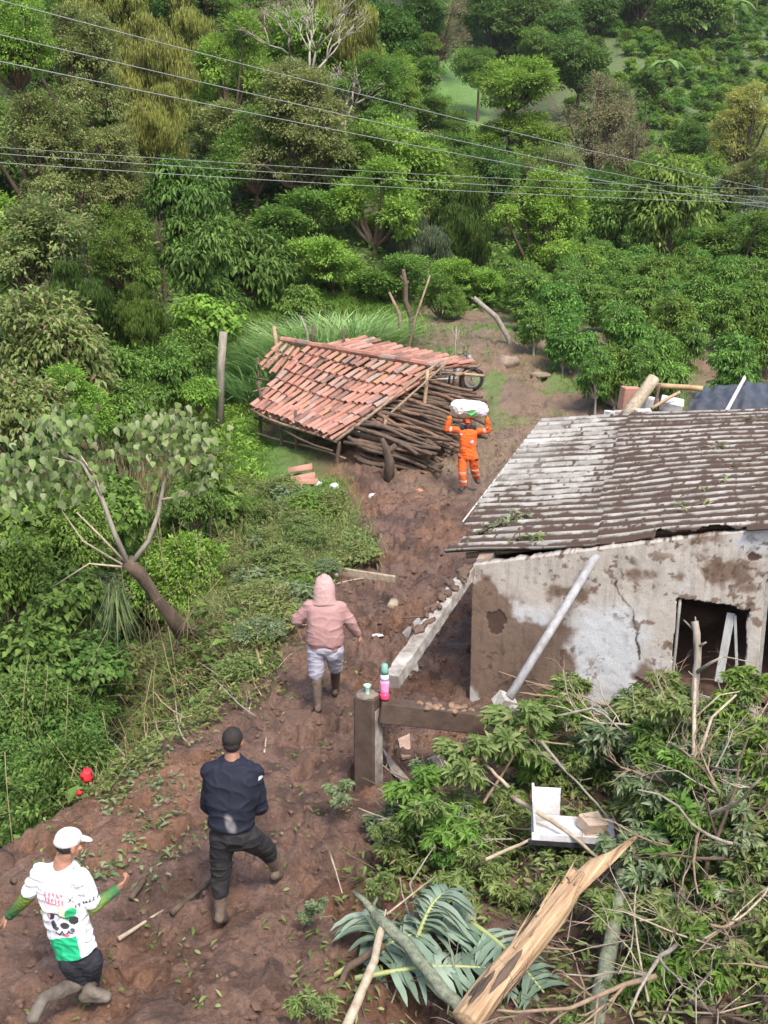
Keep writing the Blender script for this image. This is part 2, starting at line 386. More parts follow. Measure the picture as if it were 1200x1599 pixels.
# ================================================================== GROUND
def build_ground():
    y1 = np.geomspace(5.0, 46, 560); y2 = np.geomspace(46, 440, 150)[1:]; y0 = np.linspace(-60, 5.0, 40)[:-1]
    Yr = np.concatenate([y0, y1, y2]); t = np.linspace(-1, 1, 620); u = np.sign(t) * np.abs(t) ** 1.5
    Wd = .85 * np.abs(Yr) + 7; X = u[None, :] * Wd[:, None]; Y = np.repeat(Yr[:, None], len(u), 1)
    Z = land(X, Y) + rough(X, Y)
    s = edge_x(Y) - X
    mud = np.array([.150, .088, .062]); dark = np.array([.072, .041, .029]); org = np.array([.215, .108, .058]); pale = np.array([.235, .155, .118])
    n1 = fbm(X * .8, Y * .8, 4, 41)[..., None]; n2 = fbm(X * 3.1, Y * 2.6, 4, 42, .6)[..., None]; n3 = fbm(X * 9, Y * 8, 3, 43)[..., None]
    c = mud + (dark - mud) * sst(.45, .62, n2) * .85 + (org - mud) * sst(.52, .68, n1) * .55
    c = c + (pale - c) * sst(.60, .74, n3) * .3
    # trodden dry earth and bark litter farther up
    lit = (sst(21, 27, Y) * sst(-.5, 1.5, X))[..., None]; c = c + (np.array([.20, .145, .10]) - c) * lit * .6
    # grass, thin and patchy
    g = fbm(X * .9, Y * .7, 4, 50)
    gm = sst(-.6, -2.6, X + .12 * (Y - 26)) * sst(20, 24, Y) * sst(.22, .42, g) * 1.0
    gm = np.maximum(gm, sst(.5, .6, g) * sst(26, 33, Y) * .75)
    gm = np.maximum(gm, sst(0.5, -1.2, X) * sst(30, 34, Y) * sst(.3, .4, g))
    gm = np.maximum(gm, sst(42, 50, Y))
    gr = np.array([.075, .135, .030]) + (np.array([.12, .20, .045]) - np.array([.075, .135, .030])) * n1
    c = c + (gr - c) * gm[..., None]
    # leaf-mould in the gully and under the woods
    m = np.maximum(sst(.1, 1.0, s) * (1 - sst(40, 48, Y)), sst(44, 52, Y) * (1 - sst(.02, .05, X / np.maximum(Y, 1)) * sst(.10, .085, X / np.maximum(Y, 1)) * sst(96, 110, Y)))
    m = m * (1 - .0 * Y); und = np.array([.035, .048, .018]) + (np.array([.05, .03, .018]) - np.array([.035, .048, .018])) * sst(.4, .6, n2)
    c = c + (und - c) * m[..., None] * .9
    a = X / np.maximum(Y, 1)
    crop = (sst(.13, .17, a) * sst(86, 94, Y))[..., None]; c = c + (np.array([.095, .13, .045]) - c) * crop
    meadow = (sst(.032, .045, a) * sst(.088, .076, a) * sst(98, 112, Y))[..., None]
    c = c + (np.array([.11, .20, .045]) - c) * meadow
    nv, nu = X.shape
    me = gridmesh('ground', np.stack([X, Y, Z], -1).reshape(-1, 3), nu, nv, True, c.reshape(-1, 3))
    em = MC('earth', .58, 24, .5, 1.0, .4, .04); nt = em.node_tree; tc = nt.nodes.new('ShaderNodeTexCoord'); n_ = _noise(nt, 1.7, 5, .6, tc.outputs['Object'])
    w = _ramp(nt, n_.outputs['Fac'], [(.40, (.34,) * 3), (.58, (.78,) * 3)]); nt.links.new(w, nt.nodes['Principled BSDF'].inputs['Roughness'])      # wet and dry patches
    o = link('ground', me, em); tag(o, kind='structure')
build_ground()

# ================================================================== LEAF AND BARK COLOURS
G_mid = ML('leaf_mid', (.085, .155, .030), (.135, .235, .045), (.21, .31, .070))
G_bright = ML('leaf_bright', (.14, .26, .038), (.20, .34, .055), (.28, .42, .085))
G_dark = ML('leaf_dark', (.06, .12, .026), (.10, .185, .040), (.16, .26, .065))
G_olive = ML('leaf_olive', (.13, .19, .05), (.20, .25, .08), (.28, .31, .13), (.27, .15, .095))
G_yel = ML('leaf_yellow_olive', (.25, .29, .07), (.34, .37, .10), (.43, .44, .15))
G_brown = ML('leaf_brown_olive', (.16, .17, .08), (.21, .20, .11), (.26, .22, .13), (.27, .17, .10))
G_grey = ML('leaf_grey_green', (.13, .19, .105), (.18, .24, .14), (.25, .30, .18))
G_cof = ML('leaf_coffee', (.075, .16, .032), (.125, .25, .048), (.23, .38, .075), rough=.45, spec=.25)
G_pale = ML('leaf_wilted', (.10, .17, .06), (.17, .23, .11), (.27, .32, .20), (.18, .13, .07))
G_debris = ML('leaf_debris', (.10, .155, .040), (.165, .225, .065), (.25, .305, .12), (.27, .20, .11), rough=.5)
G_blue = ML('leaf_palm_blue', (.10, .15, .10), (.17, .235, .17), (.25, .31, .24), (.26, .20, .11), rough=.5, trans=.2)
G_grass = ML('grass_blades', (.10, .21, .035), (.15, .28, .05), (.22, .33, .08), (.28, .26, .11))
G_tall = ML('tall_grass_blades', (.17, .31, .10), (.24, .40, .14), (.34, .50, .22), (.42, .44, .2))
G_dry = ML('dry_grass', (.24, .19, .10), (.33, .26, .15), (.20, .21, .08))
B_brown = M('bark_brown', (.12, .085, .06), (.06, .043, .032), .85, 9, .8, stretch=(1, 1, .25), dist=.02)
B_grey = M('bark_grey', (.30, .27, .22), (.17, .145, .115), .85, 12, .7, stretch=(1, 1, .3), dist=.01)
B_pale = M('bark_pale', (.42, .36, .27), (.26, .20, .14), .8, 14, .6, dist=.01)
B_moss = M('bark_mossy', (.24, .26, .19), (.10, .12, .07), .9, 22, .9, dist=.015)
B_white = M('wood_bare_white', (.36, .33, .27), (.24, .21, .17), .8, 9, .3)

# ================================================================== CROWN SHAPES
TR = trunk_mesh('trunk')
SH = {
    'round': [crown_shape('round', 16, .36, 520, 30, .075, w=.5) for _ in range(2)],
    'airy':  [crown_shape('airy', 11, .30, 300, 36, .085, (1, 1, 1.0), .1, .17, w=.42) for _ in range(2)],
    'fine':  [crown_shape('fine', 24, .27, 950, 26, .047, (1, 1, 1), .2, .12, w=.5) for _ in range(2)],
    'wisp':  [crown_shape('wisp', 14, .33, 520, 34, .13, (1, 1, 1.15), .5, .12, w=.09, hang=.45)],
    'twig':  [crown_shape('twig', 18, .30, 420, 20, .058, (1, 1, 1.05), .2, .16, w=.4) for _ in range(2)],
    'big':   [crown_shape('big', 14, .34, 420, 13, .15, (1, 1, 1.1), .5, .17, True, w=.42)],
    'shrub': [crown_shape('shrub', 13, .42, 420, 17, .12, (1, 1, .95), .35, .2, True, w=.48) for _ in range(3)],
    'heart': [crown_shape('heart', 13, .42, 300, 11, .155, (1, 1, .95), .45, .2, True, True, w=.8) for _ in range(2)],
    'coffee': [crown_shape('coffee', 17, .28, 380, 17, .125, (.85, .85, 1.0), .38, .15, True, w=.38, base=-.9, cone=.25) for _ in range(3)],
    'far':   [crown_shape('far', 9, .38, 150, 20, .15, (1, 1, .9), .2, .2, w=.6) for _ in range(2)],
}
def plant(px, py, r, Y, shape, mat, label, name='tree', cat='tree', group=None, asp=(1, 1, 1), bark=None, rot=None, trk=None, world_c=None):
    if world_c is None:                     # stand it far enough forward to clear the rising ground
        while Y > 30 and at(px, py, Y).z - float(land(*at(px, py, Y).xy)) < .75 * px_m(Y, r) * asp[2]: Y *= .975
    c = Vector(world_c) if world_c is not None else at(px, py, Y)
    R = r if world_c is not None else px_m(Y, r)
    bz = gz(c.x, c.y); H = max(c.z - bz, .15)
    t = thing(name, label, cat, (c.x, c.y, bz), 0, group)
    cm, lm = random.choice(SH[shape])
    a = link('crown' if cat != 'shrub' else 'foliage', cm, mat, t); a.location = (0, 0, H); a.rotation_euler = (0, 0, random.uniform(0, 6.28) if rot is None else rot)
    a.scale = (R * asp[0], R * asp[1], R * asp[2]); a.material_slots[0].link = 'OBJECT'; a.material_slots[0].material = mat
    bark = bark or B_brown
    l = link('limb', lm, bark, a); l.material_slots[0].link = 'OBJECT'; l.material_slots[0].material = bark
    k = link('trunk' if cat != 'shrub' else 'stem', TR, bark, t); k.material_slots[0].link = 'OBJECT'; k.material_slots[0].material = bark
    tr = trk or max(.02, min(.055 * R, .3)); k.scale = (tr, tr, max(H - R * asp[2] * .72, .12))
    return t
# ---- far hill top
for x, y, r, Y, s, m, l in [
    (770, 22, 52, 172, 'round', G_dark, 'dark tree at the top of the picture just right of the bright meadow strip'),
    (846, 28, 58, 168, 'round', G_dark, 'dark rounded tree crown behind the bright feathery tree'),
    (925, 16, 52, 176, 'round', G_dark, 'dark tree where the crop rows of the hillside begin, at the top'),
    (1000, -8, 60, 186, 'round', G_dark, 'dark tree on the skyline above the middle of the crop rows'),
    (1092, 8, 62, 186, 'round', G_mid, 'broad green tree at the top of the crop rows between banana plants'),
    (685, 42, 58, 140, 'twig', G_brown, 'grey brown half bare tree left of the bright meadow strip'),
    (612, 55, 62, 150, 'round', G_dark, 'dark green tree at the top edge between the olive conifers and the grey tree'),
    (590, 118, 48, 130, 'airy', G_mid, 'green tree below the dark one at the top centre'),
    (905, 100, 58, 128, 'round', G_dark, 'dark round tree at the lower left corner of the crop rows'),
    (738, 18, 42, 168, 'round', G_dark, 'dark tree touching the top right end of the meadow strip'),
    (805, 45, 40, 160, 'far', G_dark, 'dark tree between the two dark ones at the top, slightly lower'),
    (880, 55, 42, 158, 'round', G_dark, 'dark tree left of the upper end of the crop rows'),
    (748, 105, 40, 128, 'round', G_mid, 'green tree covering the right side of the bright meadow strip'),
    (652, 20, 48, 130, 'round', G_dark, 'dark green tree on the top edge just left of the grey half bare tree'),
    (648, 75, 40, 124, 'airy', G_mid, 'green tree between the bare white branches and the meadow strip'),
    (648, 118, 50, 115, 'airy', G_mid, 'green tree covering the lower left of the bright meadow strip'),
    (705, 205, 42, 104, 'round', G_mid, 'green tree at the foot of the bright meadow strip'),
    (845, 75, 40, 150, 'round', G_mid, 'small green tree peeping out above the bright feathery tree')]:
    plant(x, y, r, Y, s, m, l, group=None)
# ---- middle distance, right
for x, y, r, Y, s, m, l, ap in [
    (1010, 135, 26, 118, 'far', G_dark, 'small dark tree standing low among the crop rows', 1),
    (1078, 225, 36, 92, 'round', G_dark, 'dark green tree left of the round yellow olive one', 1),
    (1165, 205, 62, 88, 'fine', G_yel, 'round yellow olive tree at the right edge below the crop rows', 1.15),
    (1140, 305, 75, 78, 'wisp', G_grey, 'pale grey green feathery thicket below the round yellow olive tree', .6),
    (1215, 330, 70, 72, 'wisp', G_grey, 'pale feathery thicket cut by the right edge, above the coffee plants', .6),
    (800, 120, 74, 96, 'airy', G_bright, 'tall bright yellow green feathery tree, top centre, trunk showing', .9),
    (840, 200, 58, 95, 'airy', G_bright, 'lower bright feathery tree just right of the tallest one', .95),
    (755, 215, 55, 97, 'airy', G_bright, 'bright feathery tree just left of and below the tallest one', .9),
    (690, 235, 62, 88, 'airy', G_mid, 'green tree below the foot of the bright meadow strip', 1),
    (930, 205, 72, 90, 'twig', G_brown, 'large brown grey twiggy tree right of the bright feathery trees', 1.1),
    (992, 262, 60, 84, 'twig', G_brown, 'smaller brown twiggy tree overlapping the large one on its right', 1),
    (1058, 262, 42, 82, 'airy', G_bright, 'small bright green tree under the cables, right of the twiggy ones', 1),
    (860, 275, 55, 82, 'twig', G_olive, 'olive twiggy tree hidden behind the big round vine covered bush', 1),
    (760, 300, 62, 78, 'round', G_dark, 'dark green tree left of the round vine covered bush', 1.2),
    (1045, 335, 72, 60, 'shrub', G_mid, 'tall cone shaped green bush behind the coffee plants', 1.25),
    (955, 345, 50, 62, 'shrub', G_mid, 'mid green bush between the round vine covered one and the cone shaped one', 1),
    (845, 362, 98, 52, 'fine', G_bright, 'big round vine covered bush in front of the woods', .95),
    (1160, 385, 70, 60, 'airy', G_mid, 'green bushy tree at the right edge behind the coffee plants', .7),
    (715, 425, 42, 46, 'airy', G_bright, 'light green bush behind the crooked bare posts', 1.1),
    (768, 440, 45, 47, 'airy', G_bright, 'yellow green bush left of the coffee plants', .95)]:
    plant(x, y, r, Y, s, m, l, asp=(1, 1, ap))
# ---- middle distance, centre
for x, y, r, Y, s, m, l, ap in [
    (660, 300, 60, 72, 'airy', G_mid, 'green tree under the cables left of the brown shaded trunks', 1.1),
    (720, 365, 60, 58, 'wisp', G_dark, 'dark tree draped with hanging creepers behind the bare posts', 1.3),
    (655, 395, 55, 56, 'wisp', G_grey, 'grey green creeper covered tree left of the dark draped one', 1.3),
    (585, 330, 72, 60, 'airy', G_bright, 'bright green layered tree right of centre under the lower cables', 1),
    (605, 425, 66, 50, 'airy', G_mid, 'green tree directly behind the tall grass clump', .9),
    (520, 400, 70, 50, 'airy', G_bright, 'light green layered tree above the tall grass clump', .9),
    (450, 330, 78, 54, 'airy', G_mid, 'leafy green tree above the tiled shed, left', .9),
    (400, 245, 72, 62, 'airy', G_mid, 'green layered tree right of the yellow olive drooping one', 1),
    (470, 220, 66, 66, 'twig', G_olive, 'olive twiggy tree below the bare white branched tree', 1),
    (540, 230, 70, 68, 'airy', G_mid, 'green tree crossed by the upper cables near the top centre', 1),
    (365, 120, 62, 72, 'airy', G_bright, 'bright green tree between yellow olive ones at the upper left', 1.3),
    (300, 60, 60, 80, 'wisp', G_yel, 'yellow olive tree at the top left behind the bright one', 1.2),
    (425, 50, 62, 84, 'twig', G_brown, 'brown olive thin tree left of the bare white branches', 1.2),
    (545, 60, 58, 90, 'wisp', G_yel, 'yellow brown conifer right of the bare white branches', 1.5),
    (480, 0, 50, 95, 'twig', G_olive, 'olive tree on the top edge above the bare white branches', 1),
    (480, 475, 48, 44, 'big', G_mid, 'low leafy tree peeping over the left end of the tall grass', .8),
    (395, 410, 72, 44, 'big', G_dark, 'dark glossy tree above the small light green tree', 1),
    (690, 470, 40, 44, 'airy', G_mid, 'green bush behind the tallest crooked post', 1)]:
    plant(x, y, r, Y, s, m, l, asp=(1, 1, ap))
# ---- left wall of trees
for x, y, r, Y, s, m, l, ap in [
    (25, 50, 80, 36, 'fine', G_bright, 'bright green fine leaved tree in the top left corner', 1.3),
    (115, 120, 88, 40, 'fine', G_olive, 'olive green tree with reddish tips, top left', 1.1),
    (60, 260, 105, 36, 'fine', G_olive, 'wide olive green crown at the left edge crossed by the cables', 1),
    (180, 30, 70, 52, 'wisp', G_yel, 'yellow olive tree at the top edge, left', 1.2),
    (232, 110, 66, 48, 'wisp', G_yel, 'drooping yellow olive tree, upper part of the pale column', 1.3),
    (245, 205, 60, 44, 'wisp', G_yel, 'drooping yellow olive tree ending in a pale fringe above the dark glossy one', 1.2),
    (160, 265, 80, 38, 'fine', G_olive, 'olive tree with rusty flower heads under the lower cables', 1),
    (60, 400, 100, 33, 'round', G_olive, 'broad olive green tree at the left edge below the cables', .95),
    (195, 385, 70, 36, 'fine', G_mid, 'mid green tree left of the dark glossy one', 1.2),
    (290, 300, 62, 38, 'big', G_dark, 'dark glossy large leaved tree, upper left of centre', 1.1),
    (300, 390, 64, 37, 'big', G_dark, 'lower dark glossy tree over the shaded hollow', 1.1),
    (345, 350, 55, 46, 'airy', G_mid, 'lighter green tree right of the dark glossy one', 1.1),
    (120, 480, 62, 31, 'wisp', G_dark, 'dark tree hung with creepers over the gully, left', 1.2),
    (20, 500, 50, 30, 'round', G_mid, 'mid green tree at the left edge above the reddish shrubs', 1),
    (205, 500, 55, 32, 'wisp', G_mid, 'creeper hung tree beside the shaded hollow', 1.1),
    (345, 470, 50, 40, 'big', G_dark, 'dark leafy tree behind the small light green tree', 1)]:
    plant(x, y, r, Y, s, m, l, asp=(1, 1, ap))
# ---- woods filling the slope behind
def fill_woods():
    n = 0
    for Y in np.arange(49, 150, 6.0):
        for X in np.arange(-.40 * Y, .03 * Y, 5.6 + Y * .03):
            x = X + random.uniform(-2.5, 2.5); y = Y + random.uniform(-3, 3); R = random.uniform(2.2, 3.3) * (1 + (Y > 75) * .3)
            if x / y > .02 and y > 85: continue
            plant(0, 0, R, 0, random.choice(['fine', 'round', 'airy', 'round'] if Y < 95 else ['round', 'far', 'airy']), random.choice([G_mid, G_dark, G_olive, G_mid, G_bright]),
                  'one of many merging tree crowns filling the wooded slope behind', 'woodland_tree', 'tree', 'trees filling the wooded slope',
                  world_c=(x, y, gz(x, y) + R * (random.uniform(.75, 1.0) if Y < 75 else random.uniform(1, 1.5))))
            n += 1
    for Y in np.arange(76, 108, 8):
        for X in np.arange(.05 * Y, .40 * Y, 6.5):
            x = X + random.uniform(-2, 2); y = Y + random.uniform(-3, 3); R = random.uniform(2.0, 3.0)
            if x / y > .15 and y > 86: continue
            plant(0, 0, R, 0, random.choice(['far', 'round', 'airy']), random.choice([G_mid, G_dark, G_olive, G_mid]),
                  'one of the low trees merging between the coffee plot and the crop rows', 'woodland_tree', 'tree', 'low trees between the coffee plot and the crop rows',
                  world_c=(x, y, gz(x, y) + R * .9))
    for Y in np.arange(196, 260, 14):
        for X in np.arange(.10 * Y, .42 * Y, 11):
            x = X + random.uniform(-3, 3); y = Y + random.uniform(-3, 3); R = random.uniform(4.5, 7)
            plant(0, 0, R, 0, 'far', random.choice([G_dark, G_mid, G_dark]),
                  'one of the far dark trees along the top of the hill', 'woodland_tree', 'tree', 'far dark trees along the hill top',
                  world_c=(x, y, gz(x, y) + R * 1.0))
fill_woods()
# ---- crop rows on the far hillside
cr = 0
for j, Y in enumerate(np.arange(92, 200, 5.2)):
    lo = np.interp(Y, [92, 112, 130, 160, 195], [.25, .20, .165, .155, .19]) * Y; hi = .372 * Y
    for X in np.arange(lo, hi, 1.9):
        x = X + random.uniform(-.35, .35); y = Y - .42 * (X - lo) + random.uniform(-.25, .25); R = random.uniform(1.0, 1.3)
        if x / y > .385 or y > 184 or y < 88: continue
        if random.random() < .04: continue
        plant(0, 0, R, 0, 'far', random.choice([G_cof, G_mid, G_bright]), 'small dark coffee bush planted in the rows on the far hillside', 'coffee_plant', 'shrub',
              'coffee bushes in rows on the far hillside', world_c=(x, y, gz(x, y) + R * .7)); cr += 1
print('crop', cr)
# ---- coffee plot on the near slope
cf = 0
for Y in np.arange(31.5, 74, 2.6):
    lo = np.interp(Y, [31, 36, 45, 60, 75], [6.3, 5.8, 5.3, 7.5, 12]); hi = .39 * Y + 1
    for X in np.arange(lo, hi, 1.6 + Y * .009):
        x = X + random.uniform(-.45, .45); y = Y + random.uniform(-.6, .6); R = random.uniform(.8, 1.12)
        plant(0, 0, R, 0, 'coffee', random.choice([G_cof, G_cof, G_mid]), 'glossy dark green coffee plant in the plot behind the house', 'coffee_plant', 'shrub',
              'coffee plants in the plot behind the house', world_c=(x, y, gz(x, y) + R * .95), asp=(1.1, 1.1, 1.1), bark=B_grey); cf += 1
print('coffee', cf)
for x, y, r, Y, l in [(932, 588, 38, 30.5, 'coffee plant standing apart on bare earth, nearest the house, left one'), (1003, 578, 36, 30.5, 'coffee plant on bare earth just right of the one standing apart'),
                      (835, 510, 34, 41, 'round coffee plant nearest the leaning bare post'), (880, 545, 34, 36.5, 'coffee plant at the left corner of the plot beside the boulders')]:
    plant(x, y, r, Y, 'coffee', G_cof, l, 'coffee_plant', 'shrub', asp=(1, 1, 1.2), bark=B_grey)

# ---- banana plants among the rows
def banana(px, py, Y, h, label):
    c = at(px, py, Y); z = gz(c.x, c.y); t = thing('banana_plant', label, 'plant', (c.x, c.y, z)); 
    b = MB(); b.tube([(0, 0, -.2), (.05, 0, h * .3), (0, 0, h * .55)], [.22, .18, .12], 7); b.build('stem', M('banana_stem', (.16, .20, .08), (.10, .08, .04)), t)
    for k in range(9):
        a = k * 2.4 + random.random(); d = Vector((math.cos(a), math.sin(a), 0)); L = h * random.uniform(.42, .6); up = random.uniform(.5, 1.3)
        n = 9; V = []; F = []
        w = Vector((-d.y, d.x, 0))
        for i in range(n):
            s = i / (n - 1); p = Vector((0, 0, h * .52)) + d * L * s * (1.1 - .2 * up) + Vector((0, 0, 1)) * L * (up * s - (up * .55 + .45) * s * s * 1.3)
            ww = L * .17 * math.sin(math.pi * min(s * .93 + .07, 1)) ** .6
            V += [p - w * ww + Vector((0, 0, -ww * .35)), p, p + w * ww + Vector((0, 0, -ww * .35))]
        for i in range(n - 1):
            for q in (0, 1): F.append((i * 3 + q, i * 3 + q + 1, i * 3 + q + 4, i * 3 + q + 3))
        bb = MB(); bb.add(V, F); bb.build('leaf', ML('leaf_banana', (.13, .24, .06), (.18, .30, .09), (.24, .34, .13)), t)
for x, y, Y, h, l in [(985, 30, 178, 7, 'banana plant at the top of the crop rows right of the dark tree'), (1120, 45, 175, 7, 'banana plant beside the broad green tree at the top of the rows'),
                      (1082, 95, 160, 6, 'banana plant alone in the middle of the crop rows'), (1178, 30, 178, 7, 'banana plant at the upper right edge'),
                      (1140, 80, 165, 6, 'banana plant in the crop rows near the right edge'), (1035, 125, 140, 5, 'banana plant low in the crop rows left of the yellow olive tree'), (880, 50, 160, 6, 'banana plant left of the crop rows, on the top edge')]:
    banana(x, y + 20, Y, h, l)

# ---- bare white tree
def bare_tree(px, py, Y, h, label, seed):
    random.seed(seed); c = at(px, py, Y); z = gz(c.x, c.y); H = at(px, py, Y).z - z
    t = thing('bare_tree', label, 'tree', (c.x, c.y, z)); b = MB(); b.tube([(0, 0, 0), (.2, 0, H * .5), (0, 0, H)], [.3, .24, .2], 7, .1); b.build('trunk', B_white, t)
    b = MB()
    def br(p, d, L, r, k):
        q = p + d * L; m = p.lerp(q, .5) + Vector((random.uniform(-.1, .1), random.uniform(-.1, .1), random.uniform(-.05, .1))) * L
        b.tube([p, m, q], [r, r * .8, r * .6], 5, .05)
        if k:
            for _ in range(3 if k > 2 else 2):
                e = (d + Vector([random.uniform(-.75, .75), random.uniform(-.6, .6), random.uniform(-.35, .5)])).normalized(); br(q, e, L * random.uniform(.6, .85), r * .62, k - 1)
    for a in (-.6, 0, .55, .2): br(Vector((0, 0, H)), Vector((a, random.uniform(-.4, .4), .8)).normalized(), h * .3, .085, 4)
    b.build('limb', B_white, t)
bare_tree(484, 130, 60, 5.4, 'bare white branched tree near the top, left of centre', 5)
bare_tree(535, 190, 58, 3.2, 'small tangle of bare white branches below and right of the bare tree', 9)
random.seed(77)

# ================================================================== SHRUBS ON THE GULLY SIDE
for x, y, r, Y, s, m, l, ap in [
    (55, 575, 88, 27, 'shrub', G_olive, 'shrub with rusty tips at the left edge below the dark woods', .9),
    (150, 600, 60, 29, 'shrub', G_mid, 'green shrub right of the rusty tipped one', .9),
    (20, 660, 70, 23, 'shrub', G_olive, 'olive shrub at the left edge above the wilted big leaves', .9),
    (110, 640, 55, 25, 'airy', G_bright, 'yellow green shrub behind the wilted big leaves', .9),
    (245, 590, 45, 31, 'shrub', G_mid, 'green shrub below the shaded hollow', .9),
    (290, 560, 42, 34, 'shrub', G_mid, 'leafy shrub just left of the thick upright post', .9),
    (310, 620, 30, 31, 'shrub', G_bright, 'light green shrub at the foot of the thick upright post', .8),
    (200, 650, 40, 27, 'shrub', G_mid, 'green shrub beside the dry feathery weeds', .9),
    (40, 800, 66, 19.5, 'heart', G_mid, 'heart leaved shrub at the left edge below the wilted leaves', .9),
    (115, 850, 58, 19, 'shrub', G_mid, 'green shrub left of the leaning trunk', .9),
    (185, 790, 48, 21, 'heart', G_mid, 'heart leaved shrub seen between the forked branches', .9),
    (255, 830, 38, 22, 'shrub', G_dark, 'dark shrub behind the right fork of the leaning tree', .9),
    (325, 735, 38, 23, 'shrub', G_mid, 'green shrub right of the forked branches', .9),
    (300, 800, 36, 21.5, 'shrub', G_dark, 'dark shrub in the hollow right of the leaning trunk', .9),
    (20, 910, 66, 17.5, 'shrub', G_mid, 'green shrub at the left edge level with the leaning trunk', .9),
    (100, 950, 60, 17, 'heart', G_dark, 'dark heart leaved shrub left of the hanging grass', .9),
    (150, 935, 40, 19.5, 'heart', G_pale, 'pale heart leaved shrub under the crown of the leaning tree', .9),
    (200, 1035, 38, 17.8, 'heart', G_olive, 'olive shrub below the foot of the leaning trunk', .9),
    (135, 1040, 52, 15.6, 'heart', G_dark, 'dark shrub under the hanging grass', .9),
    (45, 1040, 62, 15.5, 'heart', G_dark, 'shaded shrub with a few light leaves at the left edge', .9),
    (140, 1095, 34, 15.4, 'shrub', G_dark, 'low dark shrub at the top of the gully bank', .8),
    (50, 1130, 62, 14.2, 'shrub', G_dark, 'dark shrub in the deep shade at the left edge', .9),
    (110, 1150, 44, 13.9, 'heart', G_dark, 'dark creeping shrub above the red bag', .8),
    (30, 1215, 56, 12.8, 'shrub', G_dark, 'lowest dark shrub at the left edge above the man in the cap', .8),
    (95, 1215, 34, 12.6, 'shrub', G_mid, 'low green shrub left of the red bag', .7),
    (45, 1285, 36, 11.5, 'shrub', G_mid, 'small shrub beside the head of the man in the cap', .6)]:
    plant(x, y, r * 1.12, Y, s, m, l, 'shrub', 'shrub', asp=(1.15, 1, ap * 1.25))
# light green small tree and its thick post
t = plant(325, 492, 52, 35, 'heart', G_bright, 'small tree with large light green leaves behind the thick upright post', 'small_tree', 'tree', asp=(1.05, 1, .85))
G_dry2 = ML('grass_olive', (.13, .20, .05), (.20, .25, .08), (.28, .29, .12), (.30, .22, .12))
# ---- bushes crowding the gully floor and its far side
def fill_gully():
    for Y in np.arange(10.5, 46, 1.75):
        for s in np.arange(1.5, 17, 1.8):
            x = float(edge_x(Y)) - s + random.uniform(-.6, .6); y = Y + random.uniform(-.6, .6)
            if y < 17 and s > 2.4 and random.random() < .3: continue
            if x < -.40 * y - 2.2 or (y > 27 and s < 3) or (-6.2 < x < -1.5 and 12.6 < y < 19.5): continue
            R = random.uniform(.85, 1.35) * (1 if y < 26 else 1.3)
            if s < 3: R *= .7
            deep = y < 17  # near bushes get darker leaves, imitating the shade deep in the gully
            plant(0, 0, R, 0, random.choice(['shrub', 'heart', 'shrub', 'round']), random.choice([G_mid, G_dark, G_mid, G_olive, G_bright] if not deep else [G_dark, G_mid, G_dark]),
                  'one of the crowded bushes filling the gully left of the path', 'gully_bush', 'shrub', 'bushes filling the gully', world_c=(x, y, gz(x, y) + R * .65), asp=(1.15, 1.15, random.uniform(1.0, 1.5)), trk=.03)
fill_gully()

def in_poly(pts, n, seed=0):
    """n points spread evenly over a piece of ground outlined in the picture"""
    q = np.array([[p.x, p.y] for p in (on(x, y) for x, y in pts)]); r = np.random.default_rng(seed); out = []
    lo, hi = q.min(0), q.max(0)
    while len(out) < n:
        p = r.uniform(lo, hi, (n * 2, 2)); ins = np.zeros(len(p), bool); j = len(q) - 1
        for i in range(len(q)):
            c = ((q[i, 1] > p[:, 1]) != (q[j, 1] > p[:, 1])) & (p[:, 0] < (q[j, 0] - q[i, 0]) * (p[:, 1] - q[i, 1]) / (q[j, 1] - q[i, 1] + 1e-12) + q[i, 0])
            ins ^= c; j = i
        out += list(p[ins])
    p = np.array(out[:n]); return np.column_stack([p, land(p[:, 0], p[:, 1]) + rough(p[:, 0], p[:, 1])])
def scatter_leaves(name, label, P, L, mat, lift=.03, up=.4, cat='fallen leaves', w=.45, flat=1.0):
    n = len(P); D = sph(n); D[:, 2] = D[:, 2] * .35 + up * rng.random(n); N = unit(np.array([0, 0, 1.0]) * flat + sph(n) * .6)
    P = P + np.array([0, 0, 1]) * rng.random((n, 1)) * lift
    o = link(name, leaves(name, P, D, N, L * rng.uniform(.5, 1.4, n), L * w * rng.uniform(.6, 1.3, n), True, .3), mat)
    return tag(o, label, cat, kind='stuff')
def clumped(P, per, rad, dz=0):
    n = len(P) * per; k = np.repeat(np.arange(len(P)), per); q = P[k].copy(); q[:, :2] += rng.normal(size=(n, 2)) * rad * rng.uniform(.4, 1.5, (len(P), 1))[k]
    q[:, 2] = land(q[:, 0], q[:, 1]) + rough(q[:, 0], q[:, 1]) + rng.random(n) * dz; return q
def grass(name, label, P, L, W, mat, lean=.35, bend=.5, cat='grass'):
    n = len(P); D = np.array([0, 0, 1.0]) + rng.normal(size=(n, 3)) * lean; D[:, 2] = np.abs(D[:, 2]) + .2
    return tag(link(name, blades(name, P, D, L * rng.uniform(.5, 1.4, n), W * rng.uniform(.7, 1.3, n), bend), mat), label, cat, kind='stuff')

